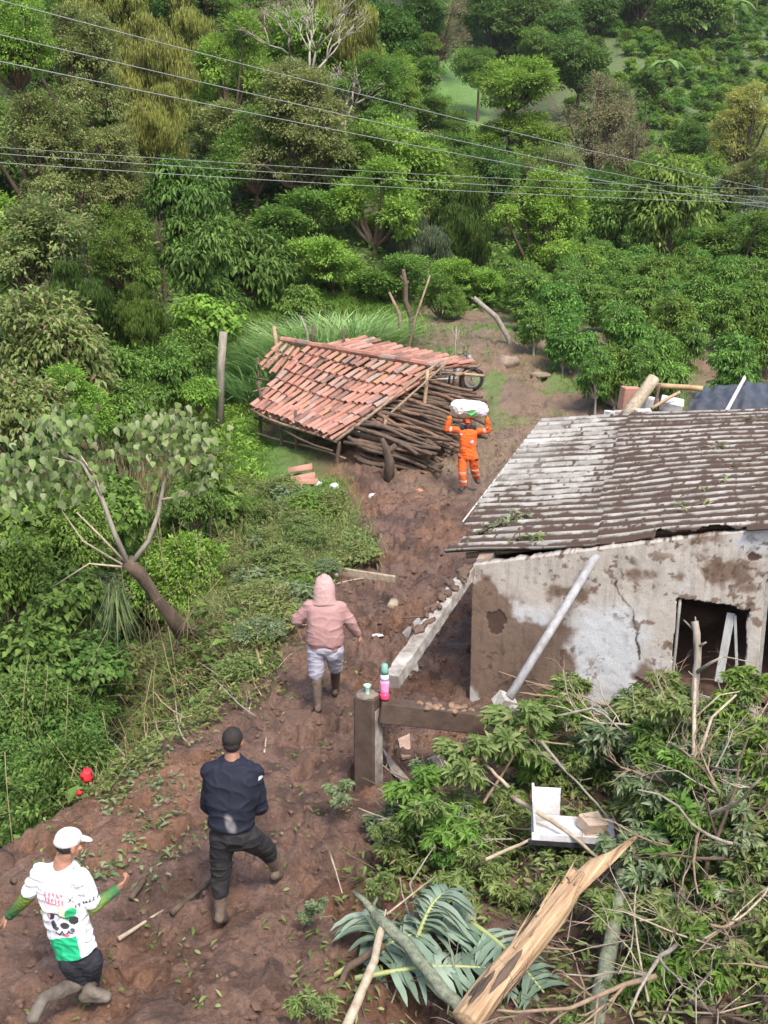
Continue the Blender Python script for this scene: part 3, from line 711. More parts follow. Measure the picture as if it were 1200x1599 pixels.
# creepers and low leaves over the gully, far enough to hide bare ground from the side as well
n = 30000; yy = rng.uniform(9, 44, n); ss = rng.uniform(.3, 18, n); xx = edge_x(yy) - ss
k = xx > -.42 * yy - 3; P = np.column_stack([xx[k], yy[k], (land(xx, yy) + rough(xx, yy))[k]])
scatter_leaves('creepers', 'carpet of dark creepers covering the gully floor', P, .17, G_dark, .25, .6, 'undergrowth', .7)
n = 90000; yy = rng.uniform(44, 115, n) ; xx = yy * rng.uniform(-.42, .36, n); P = np.column_stack([xx, yy, land(xx, yy) + rough(xx, yy)])
k = ~((xx / yy > .028) & (xx / yy < .12) & (yy > 92)); 
scatter_leaves('undergrowth', 'undergrowth between the trees of the slope', P[k], .30, G_mid, .5, .6, 'undergrowth', .6)

grass('meadow_grass', 'green grass between the woods and the tiled shed', clumped(in_poly([(345, 600), (330, 500), (420, 470), (640, 480), (650, 520), (560, 560), (420, 600)], 1500, 20), 14, .25), .42, .035, G_grass)
# ---- grass and weeds
grass('short_grass', 'short green grass round the tiled shed', clumped(in_poly([(345, 660), (400, 560), (420, 760), (540, 745), (520, 800), (420, 800), (360, 760)], 1500, 1), 22, .14), .16, .012, G_grass)
grass('grass', 'taller grass left of the tiled shed', clumped(in_poly([(200, 700), (300, 600), (400, 560), (400, 660), (390, 760), (330, 740)], 520, 2), 26, .16), .34, .02, G_grass)
grass('tufts_of_grass', 'thin grass tufts on the earth beyond the shed', clumped(in_poly([(600, 520), (760, 505), (905, 560), (960, 640), (800, 600), (690, 560)], 240, 3), 14, .14), .13, .014, G_grass)
grass('verge_grass', 'rough pale grass along the path edge', clumped(in_poly([(370, 760), (540, 790), (575, 860), (470, 930), (420, 960), (350, 900), (330, 820)], 260, 4), 16, .16), .46, .014, G_dry2)
grass('dry_grass', 'dry straw coloured weeds leaning over the gully bank', clumped(in_poly([(330, 850), (430, 860), (430, 1000), (420, 1060), (250, 1130), (160, 1240), (120, 1250), (230, 1060), (290, 960)], 250, 5), 16, .15), .42, .011, G_dry, .7, .7)
grass('flattened_grass', 'green grass flattened and hanging down the gully bank', clumped(in_poly([(300, 900), (420, 900), (430, 1000), (310, 1100), (150, 1230), (10, 1320), (0, 1290), (90, 1240), (220, 1060)], 230, 6), 22, .16), .42, .012, G_dry2, .8, .8)
scatter_leaves('weeds', 'leafy weeds along the edge of the path', clumped(in_poly([(380, 770), (550, 800), (570, 870), (450, 940), (430, 1050), (330, 1060), (340, 850)], 300, 7), 22, .13, .28), .085, G_debris, .1, .8, 'weeds')
scatter_leaves('bank_weeds', 'trampled leaves along the top of the bank', clumped(in_poly([(430, 980), (430, 1080), (300, 1150), (170, 1240), (110, 1270), (200, 1120), (300, 1020)], 260, 8), 22, .12, .14), .085, G_debris, .06, .5, 'weeds')
scatter_leaves('grass_edge_leaves', 'broad weeds in the grass between gully and shed', clumped(in_poly([(180, 700), (300, 610), (400, 640), (400, 760), (340, 760)], 240, 9), 18, .16, .3), .13, G_bright, .12, .8, 'weeds')
scatter_leaves('torn_leaves', 'torn green leaves trodden into the mud', clumped(in_poly([(0, 1340), (150, 1240), (420, 1110), (560, 1000), (560, 1300), (480, 1599), (0, 1599)], 64, 10), 7, .10, .02), .07, G_debris, .03, .15)
scatter_leaves('leaf_litter', 'green leaf scraps trodden into the path', clumped(in_poly([(240, 1170), (330, 1290), (200, 1420), (120, 1360), (150, 1260)], 26, 12), 16, .10, .03), .085, G_pale, .05, .3)
scatter_leaves('bark_litter', 'pale bark chips and dry leaves beyond the orange worker', in_poly([(700, 640), (830, 640), (960, 650), (900, 700), (800, 760), (740, 740), (590, 740), (600, 700)], 1500, 13), .10, G_dry, .01, .1, 'bark chips')
# weedy bushes, hanging vines and stems that make the bank one tangle
def bank_tangle():
    for k in range(95):
        q = in_poly([(330, 740), (420, 770), (560, 815), (572, 880), (470, 930), (440, 1040), (300, 1120), (170, 1225), (90, 1290), (10, 1320), (120, 1180), (260, 1020), (330, 900)], 1, 400 + k)[0]
        if (-3.9 < q[0] < -2.4 and 9.6 < q[1] < 11.6) or (q[0] < -2.1 and 14 < q[1] < 17): continue
        R = random.uniform(.20, .40) * (1 if q[1] < 22 else 1.2)
        plant(0, 0, R, 0, random.choice(['shrub', 'shrub', 'heart']), random.choice([G_olive, G_debris, G_debris, G_mid, G_pale]), 'one of the small weedy bushes tangled along the edge of the gully', 'weedy_bush', 'shrub', 'weedy bushes along the gully edge',
              world_c=(q[0], q[1], q[2] + R * .35), asp=(random.uniform(.9, 1.5), 1.2, random.uniform(.6, 1.1)), trk=.01)
    n = 900; yy = rng.uniform(10.5, 24, n); ss = rng.uniform(.4, 6, n); xx = edge_x(yy) - ss; P = np.column_stack([xx, yy, land(xx, yy) + rng.uniform(.5, 2.4, n) * np.minimum(ss, 2.4) * .6])
    D = rng.normal(size=(n, 3)) * .5 + [0, 0, -1.0]
    tag(link('vines', blades('vines', P, D, rng.uniform(.4, 1.3, n), .012, .5, 5), G_dry), 'thin dry vines and stems hanging through the gully bushes', 'vines', kind='stuff')
G_dryleaf = ML('leaf_drying', (.20, .20, .08), (.28, .25, .12), (.34, .29, .16))
bank_tangle()
# clods
def clods():
    P = np.concatenate([in_poly([(0, 1400), (160, 1250), (430, 1040), (560, 740), (720, 760), (700, 900), (640, 1100), (560, 1300), (480, 1599), (0, 1599)], 1500, 14), in_poly([(560, 900), (730, 880), (780, 1100), (760, 1240), (600, 1240)], 400, 15)])
    b = MB()
    for p in P:
        r = random.uniform(.008, .035) * (1.6 if random.random() < .06 else 1); b.ell(p, (r * 1.3, r, r * .7), rotm(0, 0, random.random() * 6), 6, 4, .5, 1.5)
    tag(b.build('mud_clods', M('clod', (.15, .088, .062), (.085, .052, .038), .8, 20, .6), smooth=False), 'clods of mud along the path', 'mud clods', kind='stuff')
clods()

# ================================================================== TALL GRASS behind the shed
def tall_grass(px, py, Y, r, L, n, label):
    c = at(px, py, Y); z = gz(c.x, c.y); t = thing('tall_grass_clump', label, 'grass', (c.x, c.y, z))
    a = rng.uniform(0, 6.28, n); q = rng.random(n) ** .6 * r; P = np.column_stack([np.cos(a) * q, np.sin(a) * q * .7, np.zeros(n)])
    D = np.column_stack([np.cos(a) * q / r * .75, np.sin(a) * q / r * .7, np.ones(n)]) + rng.normal(size=(n, 3)) * .16
    link('blade', blades('blades', P, D, L * rng.uniform(.6, 1.15, n), .075 * rng.uniform(.6, 1.2, n), .6, 5), G_tall, t)
tall_grass(410, 560, 34.5, 1.0, 2.2, 700, 'clump of tall arching grass, left end of the row behind the shed')
tall_grass(455, 552, 35.5, 1.1, 2.7, 900, 'clump of tall arching grass behind the left corner of the tiled roof')
tall_grass(505, 545, 36.0, 1.1, 2.9, 900, 'tallest clump of arching grass, behind the middle of the tiled roof')
tall_grass(555, 545, 36.5, 1.0, 2.3, 700, 'clump of tall grass, right end of the row behind the shed')

# ================================================================== TILED SHED
W_pole = M('pole_wood', (.30, .215, .145), (.16, .11, .078), .85, 10, .6, stretch=(1, 1, .4))
W_dark = M('pole_dark', (.13, .090, .065), (.07, .048, .036), .9, 10, .7)
W_lite = M('pole_light', (.42, .30, .19), (.28, .19, .12), .8, 9, .4)
TILE = M('clay_tile', (.40, .20, .15), (.075, .055, .048), .88, 5, .6, island=[(0, (.13, .085, .072)), (.2, (.27, .13, .095)), (.45, (.42, .19, .135)), (.7, (.40, .225, .175)), (.85, (.33, .26, .225)), (.93, (.20, .15, .13)), (1, (.50, .22, .12))])
def bil(P, u, v): return P[0] * (1 - u) * (1 - v) + P[1] * u * (1 - v) + P[2] * u * v + P[3] * (1 - u) * v
def tiles(b, P, nc, nr, sag=.05, seed=1):
    """barrel tiles; P = ridge left, ridge right, eave right, eave left"""
    r = random.Random(seed); wid = (P[1] - P[0]).length / nc
    for c in range(nc):
        off = r.uniform(-.25, .25) / nr
        for k in range(nr + (1 if r.random() < .5 else 0)):
            for half in (0, 1):
                u = (c + .5 * half + .25 + r.uniform(-.07, .07)) / nc; v0 = (k + off) / nr; v1 = v0 + 1.28 / nr
                v0 = max(v0, -.01); v1 = min(v1, 1.06)
                if v1 - v0 < .4 / nr or u > 1: continue
                a = bil(P, u, v0); e = bil(P, u + r.uniform(-.012, .012), v1)
                s = Vector((0, 0, -sag * math.sin(math.pi * u) * math.sin(math.pi * (v0 + v1) / 2) * 2 + .05 * mnoise.noise(Vector((u * 4, v0 * 4, seed)))))
                a = a + s + Vector((0, 0, 0.0)); e = e + s + Vector((0, 0, .05))
                d = (e - a).normalized(); side = d.cross(Vector((0, 0, 1))).normalized(); up = side.cross(d); sg = 1 if half == 0 else -1
                w0 = wid * (.27 if sg > 0 else .23); w1 = wid * (.37 if sg > 0 else .31); lift = .075 if sg > 0 else .03
                tilt = r.uniform(-.12, .12); vs = []
                for (p, w) in ((a, w0), (e, w1)):
                    for th in (0, .012):
                        for i in range(7):
                            an = math.pi * i / 6 + tilt; vs.append(p + side * math.cos(an) * (w - th) + up * (sg * math.sin(an) * (w - th) * .75 + lift))
                fs = []
                for i in range(6):
                    fs += [(i, i + 1, i + 15, i + 14), (i + 7, i + 21, i + 22, i + 8), (i + 14, i + 15, i + 22, i + 21), (i, i + 7, i + 8, i + 1)]
                b.add(vs, fs)
A, B_, C_, D_ = at(487, 540, 32.4), at(688, 580, 29.5), at(527, 684, 27.4), at(396, 636, 30.4)
A2, B2 = at(440, 537, 32.9), at(505, 549, 32.2)
so = on(530, 720); ORG = (so.x, so.y, 0)
shed = thing('tiled_shed', 'low open wooden shed with sagging roof of red barrel tiles beside the path', 'shed', (0, 0, 0))
shed.location = (0, 0, 0)
def grd(p, dz=-.15): return Vector((p.x, p.y, gz(p.x, p.y) + dz))
b = MB(); tiles(b, [A, B_, C_, D_], 17, 7, .09, 1); b.build('main_roof', TILE, shed, False)
b = MB(); tiles(b, [A2 + Vector((0, 0, .02)), B2 + Vector((0, 0, .03)), at(482, 608, 31.2), at(405, 573, 32.0)], 7, 3, .05, 2)
o = b.build('upper_roof', TILE, shed, False); o['label'] = 'small raised roof section at the far left corner'
b = MB(); tiles(b, [at(500, 545, 32.5), at(690, 577, 29.7), at(742, 572, 31.0), at(566, 534, 33.8)], 15, 2, .03, 3); b.build('back_roof', TILE, shed, False)
b = MB()
for k in range(11):                              # ridge cap tiles
    p, q = A2.lerp(B_, k / 11), A2.lerp(B_, (k + 1.15) / 11); p.z += .12 + random.uniform(0, .03); q.z += .14
    b.stick(p, q, .085, .10, 8, .0, 2, .05)
b.build('ridge_tiles', TILE, shed, False)
def post(a, bt, r, mat=W_dark, nm='post', bend=.03):
    b = MB(); b.stick(a, bt, r, r * .85, 7, bend); return b.build(nm, mat, shed)
Cx = C_ + Vector((.05, 0, -.03)); 
post(grd(C_), Cx + Vector((0, 0, -.04)), .055); post(grd(D_ + Vector((.15, 0, 0))), D_ + Vector((.15, 0, .75)), .05)
post(grd(at(462, 690, 28.9)), at(462, 640, 28.9), .05); post(grd(at(440, 700, 29.4)), at(440, 655, 29.4), .045)
post(grd(at(405, 650, 32)), at(403, 558, 32), .04); post(grd(at(418, 640, 32)), at(420, 590, 32), .04)
post(grd(at(434, 600, 33.2)), at(428, 510, 33.2), .075, W_lite); post(grd(at(490, 600, 33)), at(490, 508, 33), .06); post(grd(at(538, 600, 32.8)), at(537, 516, 32.8), .045)
post(grd(at(474, 600, 33.4)), at(470, 494, 33.4), .04, B_grey, bend=.08)
post(grd(at(585, 730, 27.6)), at(603, 655, 27.7), .05, W_pole); post(grd(at(663, 645, 28.9)), at(668, 578, 28.9), .06, W_lite)
post(grd(at(722, 625, 31.2)), at(721, 583, 31.2), .075); post(grd(at(701, 600, 32)), at(703, 584, 32), .04)
for a_, b_, r, m in [((525, 688, 27.3), (690, 563, 29.3), .045, W_pole), ((392, 640, 30.3), (527, 690, 27.3), .045, W_pole), ((398, 652, 30.2), (520, 704, 27.3), .035, W_dark),
                     ((600, 655, 27.8), (705, 560, 29.2), .035, W_pole), ((640, 573, 30), (768, 606, 30.6), .0, W_pole), ((400, 676, 30.2), (540, 716, 27.4), .035, W_pole),
                     ((395, 612, 31.5), (450, 596, 31.9), .03, W_pole), ((397, 590, 32), (470, 602, 31.6), .03, W_dark),
                     ((680, 574, 30.3), (746, 572, 30.9), .045, W_pole), ((690, 581, 30.1), (757, 587, 31.0), .05, W_lite), ((668, 590, 29.6), (722, 583, 30.8), .04, W_pole), ((676, 568, 31.2), (745, 577, 31.4), .04, W_dark), ((712, 586, 30.0), (750, 570, 31.6), .04, W_pole), ]:
    if r: b = MB(); b.stick(at(*a_), at(*b_), r, r * .8, 6, .02); b.build('rail', m, shed)
b = MB()                                          # laths seen under the raw edge of the tiles
for k in range(9):
    t_ = k / 9; b.stick(B_.lerp(C_, t_) + Vector((-.35, .15, -.06)), B_.lerp(C_, t_) + Vector((.28, -.1, -.02)), .022, .02, 5)
for k in range(12):
    t_ = k / 12; b.stick(D_.lerp(C_, t_) + Vector((.1, -.15, -.04)), D_.lerp(C_, t_) + Vector((.9, .7, .36)), .022, .02, 5)
b.build('lath', W_pole, shed)
# firewood
def fire_wood():
    protos = []
    for k in range(7):
        b = MB(); L = random.uniform(1.5, 2.3); r = random.uniform(.035, .07); b.stick((-L / 2, 0, 0), (L / 2, 0, 0), r, r * .75, 7, .06, 6, .2)
        me = bpy.data.meshes.new('firewood_stick'); me.from_pydata(b.v, [], b.f); me.update(); me.polygons.foreach_set('use_smooth', np.ones(len(me.polygons), bool)); protos.append(me)
    mats = [W_dark, B_brown, W_dark, M('firewood', (.22, .13, .085), (.10, .062, .045), .85, 12, .6)]
    nrm = (C_ - B_).cross(D_ - C_).normalized()
    def roof_h(x, y): return C_.z - (nrm.x * (x - C_.x) + nrm.y * (y - C_.y)) / nrm.z
    g = on(652, 702); ax = Vector((.80, -.42, 0)).normalized(); perp = Vector((.42, .80, 0)).normalized(); rl = (B_ - C_); rl.z = 0; rn = Vector((rl.y, -rl.x, 0)).normalized()
    for layer in range(15):
        for j in range(17):
            f = (j + random.uniform(-.3, .3)) / 16; q = Vector((g.x, g.y, 0)) + perp * (-1.3 + 3.0 * f) + ax * (random.uniform(-.35, .25) - .012 * layer)
            z = gz(q.x, q.y) + .05 + layer * .105 + random.uniform(-.03, .03); top = .75 + .75 * f
            if z - gz(q.x, q.y) > top: continue
            s_ = (q - Vector((C_.x, C_.y, 0))).dot(rn)
            if s_ < .75 and z > roof_h(q.x - ax.x * .6, q.y - ax.y * .6) - .28: continue
            o = link('firewood_stick', random.choice(protos), mats[0]); o.material_slots[0].link = 'OBJECT'; o.material_slots[0].material = random.choice(mats)
            o.location = (q.x, q.y, z); o.rotation_euler = (random.random() * 6, random.uniform(-.05, .2) + .12, math.atan2(ax.y, ax.x) + random.uniform(-.28, .28))
            tag(o, 'one of the dark sticks stacked in the firewood pile beside the shed', 'firewood', 'sticks in the firewood pile')
fire_wood()
b = MB(); p = on(607, 748); b.tube([p + Vector((0, 0, -.1)), p + Vector((.02, 0, .4)), p + Vector((-.05, 0, .72)), p + Vector((-.16, 0, .98))], [.13, .12, .10, .05], 8, .12); b.tube([p + Vector((-.02, 0, .6)), p + Vector((.18, 0, .82))], [.09, .07], 7, .1)
tag(b.build('forked_stump', B_brown), 'forked stump standing at the front corner of the firewood pile', 'stump')

# ---- posts, bare sticks
def bare(name, label, cat, pts, Y, rad, mat, side=(), dy=None):
    P = [at(x, y, Y if dy is None else Y + dy[i]) for i, (x, y) in enumerate(pts)]; g = grd(P[0]) ; P[0] = Vector((P[0].x, P[0].y, min(P[0].z, g.z)))
    b = MB(); n = len(P); b.tube(P, [rad[0] + (rad[1] - rad[0]) * i / (n - 1) for i in range(n)], 7, .15)
    for sp in side: b.tube([at(x, y, Y) for x, y in sp[0]], sp[1], 5, .1)
    return tag(b.build(name, mat), label, cat)
bare('fence_post', 'thick upright grey post in front of the small light green tree', 'post', [(342, 632), (345, 570), (349, 518)], 31.5, (.12, .11), B_grey)
bare('crooked_post', 'tallest crooked dark post behind the shed', 'post', [(643, 525), (642, 495), (633, 470), (634, 445), (630, 420)], 37.5, (.11, .07), W_dark, [([(633, 450), (638, 438)], [.06, .04]), ([(632, 440), (625, 430)], [.06, .04])])
bare('thin_post', 'short thin stick left of the tallest crooked post', 'post', [(625, 528), (624, 490), (608, 456)], 37, (.07, .04), W_pole)
bare('thin_pole', 'slanting thin pole leaning over the shed ridge', 'pole', [(628, 548), (648, 500), (672, 430)], 33.5, (.05, .025), W_pole)
bare('leaning_post', 'leaning bare post rising from a boulder on the mound', 'post', [(800, 560), (795, 530), (775, 495), (740, 465)], 36, (.11, .08), B_grey)
bare('sapling', 'thin bare sapling beside the motorcycle headlamp', 'post', [(708, 580), (711, 545), (713, 510)], 31.8, (.035, .015), B_grey, [([(711, 540), (718, 515)], [.02, .01]), ([(712, 530), (706, 512)], [.02, .01])])
def rock(px, py, Y, r, label, m=None, sq=(1, .8, .65)):
    p = at(px, py, Y); b = MB(); b.ell((0, 0, 0), (r * sq[0], r * sq[1], r * sq[2]), None, 14, 10, .35, 1.6)
    tag(b.build('boulder', m or M('rock', (.26, .20, .15), (.16, .12, .09), .9, 6, .8), loc=(p.x, p.y, gz(p.x, p.y) + r * .25)), label, 'rock')
rock(793, 575, 34.5, .38, 'brown boulder at the foot of the leaning bare post'); rock(838, 548, 36.5, .48, 'low boulder right of the leaning bare post'); rock(842, 590, 33.5, .28, 'flat rock between the boulders and the coffee plants', sq=(1.2, .8, .35))

# ================================================================== MOTORCYCLE
def motorcycle():
    f = at(738, 600, 32.4); r_ = at(640, 578, 32.9); d = Vector((f.x - r_.x, f.y - r_.y, 0)).normalized(); L = 1.32
    c = Vector((f.x, f.y, 0)) - d * L / 2; gzc = gz(c.x, c.y); rz = math.atan2(d.y, d.x)
    t = thing('motorcycle', 'dark red and black motorcycle parked behind the shed', 'motorcycle', (c.x, c.y, gzc), rz)
    BL = M('bike_black', (.02, .02, .022), (.035, .035, .035), .45, 20, 0); RD = M('bike_red', (.12, .02, .022), (.06, .012, .014), .3, 5, 0, .5); CH = M('bike_metal', (.35, .35, .36), (.2, .2, .2), .35, 10, 0, .6); SE = M('bike_seat', (.06, .055, .055), (.035, .033, .033), .6, 12, .1)
    for x in (-L / 2, L / 2):
        b = MB(); R = .29; pts = [(x + R * math.cos(a), 0, .31 + R * math.sin(a)) for a in np.linspace(0, 2 * math.pi, 25)]; b.tube(pts, .05, 8, 0, False); w = b.build('wheel', BL, t)
        b = MB(); b.tube([(x + .235 * math.cos(a), 0, .31 + .235 * math.sin(a)) for a in np.linspace(0, 2 * math.pi, 25)], .014, 6, 0, False)
        for k in range(12): a = k * math.pi / 6; b.tube([(x, .02 * (-1) ** k, .31), (x + .235 * math.cos(a), 0, .31 + .235 * math.sin(a))], .004, 4)
        b.tube([(x, -.06, .31), (x, .06, .31)], .035, 10); b.build('rim', CH, w)
        b = MB(); a0, a1 = (.5, 2.6); b.tube([(x + .36 * math.cos(a), 0, .31 + .36 * math.sin(a)) for a in np.linspace(a0, a1, 9)], .055, 6, 0, True, .4); b.build('mudguard', RD if x > 0 else BL, t)
    b = MB()
    for s in (-.09, .09): b.tube([(L / 2, s, .31), (L / 2 - .22, s * .9, .92)], .022, 7)
    b.build('fork', CH, t)
    b = MB(); b.tube([(.40, 0, .86), (.05, 0, .42), (-.25, 0, .42), (-.35, 0, .72), (.38, 0, .78)], .022, 7); b.tube([(-.62, .08, .31), (-.2, .08, .40)], .02, 6); b.tube([(-.62, -.08, .31), (-.2, -.08, .40)], .02, 6); b.tube([(-.62, .1, .33), (-.45, .12, .72)], .025, 6); b.build('frame', BL, t)
    b = MB(); b.box((.02, 0, .42), (.36, .22, .26), None, .05); b.tube([(.15, 0, .42), (.25, 0, .65)], .07, 8); b.build('engine', CH, t)
    b = MB(); b.ell((.18, 0, .83), (.29, .14, .13), rotm(0, .15, 0), 16, 10); b.build('fuel_tank', RD, t)
    b = MB(); b.tube([(.02, 0, .83), (-.2, 0, .80), (-.45, 0, .86), (-.72, 0, .90)], [.10, .13, .13, .08], 10, 0, True, .45); b.build('seat', SE, t)
    b = MB(); b.tube([(-.62, 0, .80), (-.80, 0, .86), (-.92, 0, .92)], [.09, .07, .03], 8, 0, True, .5); b.build('tail', BL, t)
    b = MB(); b.tube([(.30, .36, 1.06), (.42, .28, 1.08), (.46, .1, 1.0), (.46, -.1, 1.0), (.42, -.28, 1.08), (.30, -.36, 1.06)], .013, 6)
    for s in (-1, 1): b.tube([(.42, .25 * s, 1.06), (.45, .3 * s, 1.22)], .007, 5); b.ell((.45, .31 * s, 1.25), (.015, .06, .04))
    b.build('handlebar', BL, t)
    b = MB(); b.ell((.55, 0, .92), (.1, .12, .12)); b.build('headlight', M('lamp_glass', (.25, .25, .25), (.12, .12, .13), .2, 5, 0, .6), t)
    b = MB(); b.tube([(.2, -.13, .32), (-.3, -.14, .28), (-.75, -.15, .42)], [.025, .04, .045], 8); b.build('exhaust', CH, t)
motorcycle()
# ================================================================== HOUSE
hs = thing('adobe_house', 'mud splashed white house with grey corrugated roof, at the right edge', 'house', (0, 0, 0))
W0 = Vector((1.14, 13.4, 0)); wa = Vector((.954, -.3, 0)); wb = Vector((.3, .954, 0))
RF0, RB0, RF1, RB1 = at(684, 867, 13.95), at(845, 657, 19.0), at(1200, 830, 12.15), at(1200, 643, 17.2)
def roofp(s, t):                                    # s to the right along the front edge, t away from the viewer
    return RF0 * (1 - s) * (1 - t) + RF1 * s * (1 - t) + RB1 * s * t + RB0 * (1 - s) * t
def roofz(x, y):
    s, t = .3, .1
    for _ in range(12):
        p = roofp(s, t); e = 1e-3; ps = (roofp(s + e, t) - p) / e; pt = (roofp(s, t + e) - p) / e; dx, dy = x - p.x, y - p.y
        det = ps.x * pt.y - pt.x * ps.y; s += (dx * pt.y - pt.x * dy) / det; t += (ps.x * dy - ps.y * dx) / det
    return roofp(s, t).z
def u_of(px, py):                                   # place on the wall seen at a picture point: (along, height)
    d = ray(px, py); n = Vector((.3, .954, 0)); t = (W0 - Vector((0, 0, CAMH))).dot(n) / d.dot(n); p = Vector((0, 0, CAMH)) + d * t
    return (p - W0).dot(wa), p.z
def gable_wall():
    Lw = 6.6; nu, nv = 560, 190; u = np.linspace(0, Lw, nu); 
    top = np.array([roofz(*(W0 + wa * float(q) + wb * .0).xy) for q in u]) - .035
    U, V = np.meshgrid(u, np.linspace(0, 1, nv)); z0 = -.4; Z = z0 + (top[None, :] - z0) * V
    # openings
    (wu0, wz0), (wu1, wz1) = u_of(1057, 936), u_of(1170, 956); wzb = u_of(1050, 1095)[1]; (du0, dz0) = u_of(1197, 905)
    wob = (fbm(U * 3, Z * 3, 3, 60) - .5)
    hole = (U > wu0 + wob * .06) & (U < wu1 + wob * .09) & (Z < wz0 + (wz1 - wz0) * (U - wu0) / (wu1 - wu0) + wob * .12 + .02) & (Z > wzb)
    door = (U > du0 + wob * .03) & (U < du0 + .95) & (Z < dz0)
    hole |= door
    white = np.array([.47, .475, .485]); mud = np.array([.15, .098, .070]); dk = np.array([.07, .045, .034]); tan = np.array([.385, .345, .30])
    c = white + 0 * U[..., None]
    f = fbm(U * 1.5, Z * 1.7, 5, 61, .6); g = fbm(U * 5, Z * 5, 4, 62, .6); sp = fbm(U * 16, Z * 16, 3, 63)
    def blotch(px, py, ru, rz, k=1.0):
        u0, z0_ = u_of(px, py); return k * np.exp(-((U - u0) / ru) ** 2 - ((Z - z0_) / rz) ** 2)
    # tan wash over most of it; clean patch low in the middle
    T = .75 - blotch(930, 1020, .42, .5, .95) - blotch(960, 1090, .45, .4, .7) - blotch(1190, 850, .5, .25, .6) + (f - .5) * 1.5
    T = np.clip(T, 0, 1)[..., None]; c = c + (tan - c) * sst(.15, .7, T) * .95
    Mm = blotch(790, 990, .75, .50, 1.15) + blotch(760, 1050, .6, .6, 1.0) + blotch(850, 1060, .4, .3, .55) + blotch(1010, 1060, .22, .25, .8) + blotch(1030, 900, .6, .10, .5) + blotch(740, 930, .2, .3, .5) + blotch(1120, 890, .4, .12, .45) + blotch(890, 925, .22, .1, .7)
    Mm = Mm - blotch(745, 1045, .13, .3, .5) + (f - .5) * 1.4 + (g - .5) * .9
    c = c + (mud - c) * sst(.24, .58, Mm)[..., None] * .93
    streak = fbm(U * 22, Z * 2.2, 3, 64); c = c * (1 - .16 * sst(.5, .7, streak)[..., None] * sst(.1, .6, T))
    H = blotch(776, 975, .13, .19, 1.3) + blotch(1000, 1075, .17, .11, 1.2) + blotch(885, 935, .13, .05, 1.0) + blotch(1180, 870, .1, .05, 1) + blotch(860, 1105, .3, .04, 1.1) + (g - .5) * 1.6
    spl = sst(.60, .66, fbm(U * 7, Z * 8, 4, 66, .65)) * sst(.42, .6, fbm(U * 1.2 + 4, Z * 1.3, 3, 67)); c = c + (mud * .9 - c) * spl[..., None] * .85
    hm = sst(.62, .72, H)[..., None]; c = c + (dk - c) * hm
    crack = np.exp(-((U - np.interp(Z, [u_of(990, 1030)[1], u_of(985, 960)[1], u_of(960, 915)[1]], [u_of(1003, 1030)[0], u_of(990, 960)[0], u_of(962, 915)[0]]) + (g - .5) * .12) / .017) ** 2) * (.35 + 1.1 * f) * (Z > u_of(1000, 1030)[1]) * (Z < u_of(960, 905)[1])
    c = c + (dk - c) * sst(.3, .7, crack * (.5 + g))[..., None]
    c = c + (dk * 1.2 - c) * sst(.66, .70, sp)[..., None] * sst(.45, .6, f)[..., None] * .8
    off = -.012 * sst(.4, .8, (1 - hm[..., 0])) + (g - .5) * .012 + (f - .5) * .03
    X = W0.x + wa.x * U - wb.x * -off; Yy = W0.y + wa.y * U + off
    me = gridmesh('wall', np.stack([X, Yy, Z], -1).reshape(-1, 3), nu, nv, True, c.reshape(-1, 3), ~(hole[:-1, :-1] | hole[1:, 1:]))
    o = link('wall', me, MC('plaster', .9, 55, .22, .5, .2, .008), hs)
    so_ = o.modifiers.new('thickness', 'SOLIDIFY'); so_.thickness = .2; so_.offset = -1
    e = o.evaluated_get(bpy.context.evaluated_depsgraph_get()); zz = [v.co.y for v in e.data.vertices]
    # make sure it thickens away from the viewer
    n = me.polygons[0].normal
    so_.offset = -1 if n.y < 0 else 1
    o['label'] = 'front wall with peeling white plaster and splashed brown mud'
    return (wu0, wz0, wu1, wz1, wzb, du0, dz0)
WU = gable_wall()
PL = M('adobe', (.34, .27, .21), (.20, .14, .10), .95, 5, .5)
def wallbox(u0, u1, v0, v1, z0, z1, name, m):
    b = MB(); vs = []
    for v in (v0, v1):
        for u in (u0, u1):
            for z in (z0, z1):
                q = W0 + wa * u + wb * v; vs.append((q.x, q.y, z if z == z0 else min(z, roofz(q.x, q.y) - .05)))
    b.add(vs, [(0, 1, 3, 2), (4, 6, 7, 5), (0, 4, 5, 1), (2, 3, 7, 6), (1, 5, 7, 3), (0, 2, 6, 4)]); return b.build(name, m, hs, False)
wallbox(.003, .2, .205, 4.6, -.4, 9, 'side_wall', PL); wallbox(6.4, 6.6, .205, 4.6, -.4, 9, 'side_wall', PL); wallbox(.2, 6.4, 4.4, 4.6, -.4, 9, 'back_wall', PL)
wallbox(2.1, 2.22, .205, 4.39, -.4, 9, 'inner_wall', PL)
b = MB(); q = W0 + wa * 3.3 + wb * 2.3; b.box((q.x, q.y, .32), (6.3, 4.1, .1), rotm(0, 0, math.atan2(wa.y, wa.x))); b.build('room_floor', M('room_dirt', (.16, .1, .075)), hs, False)
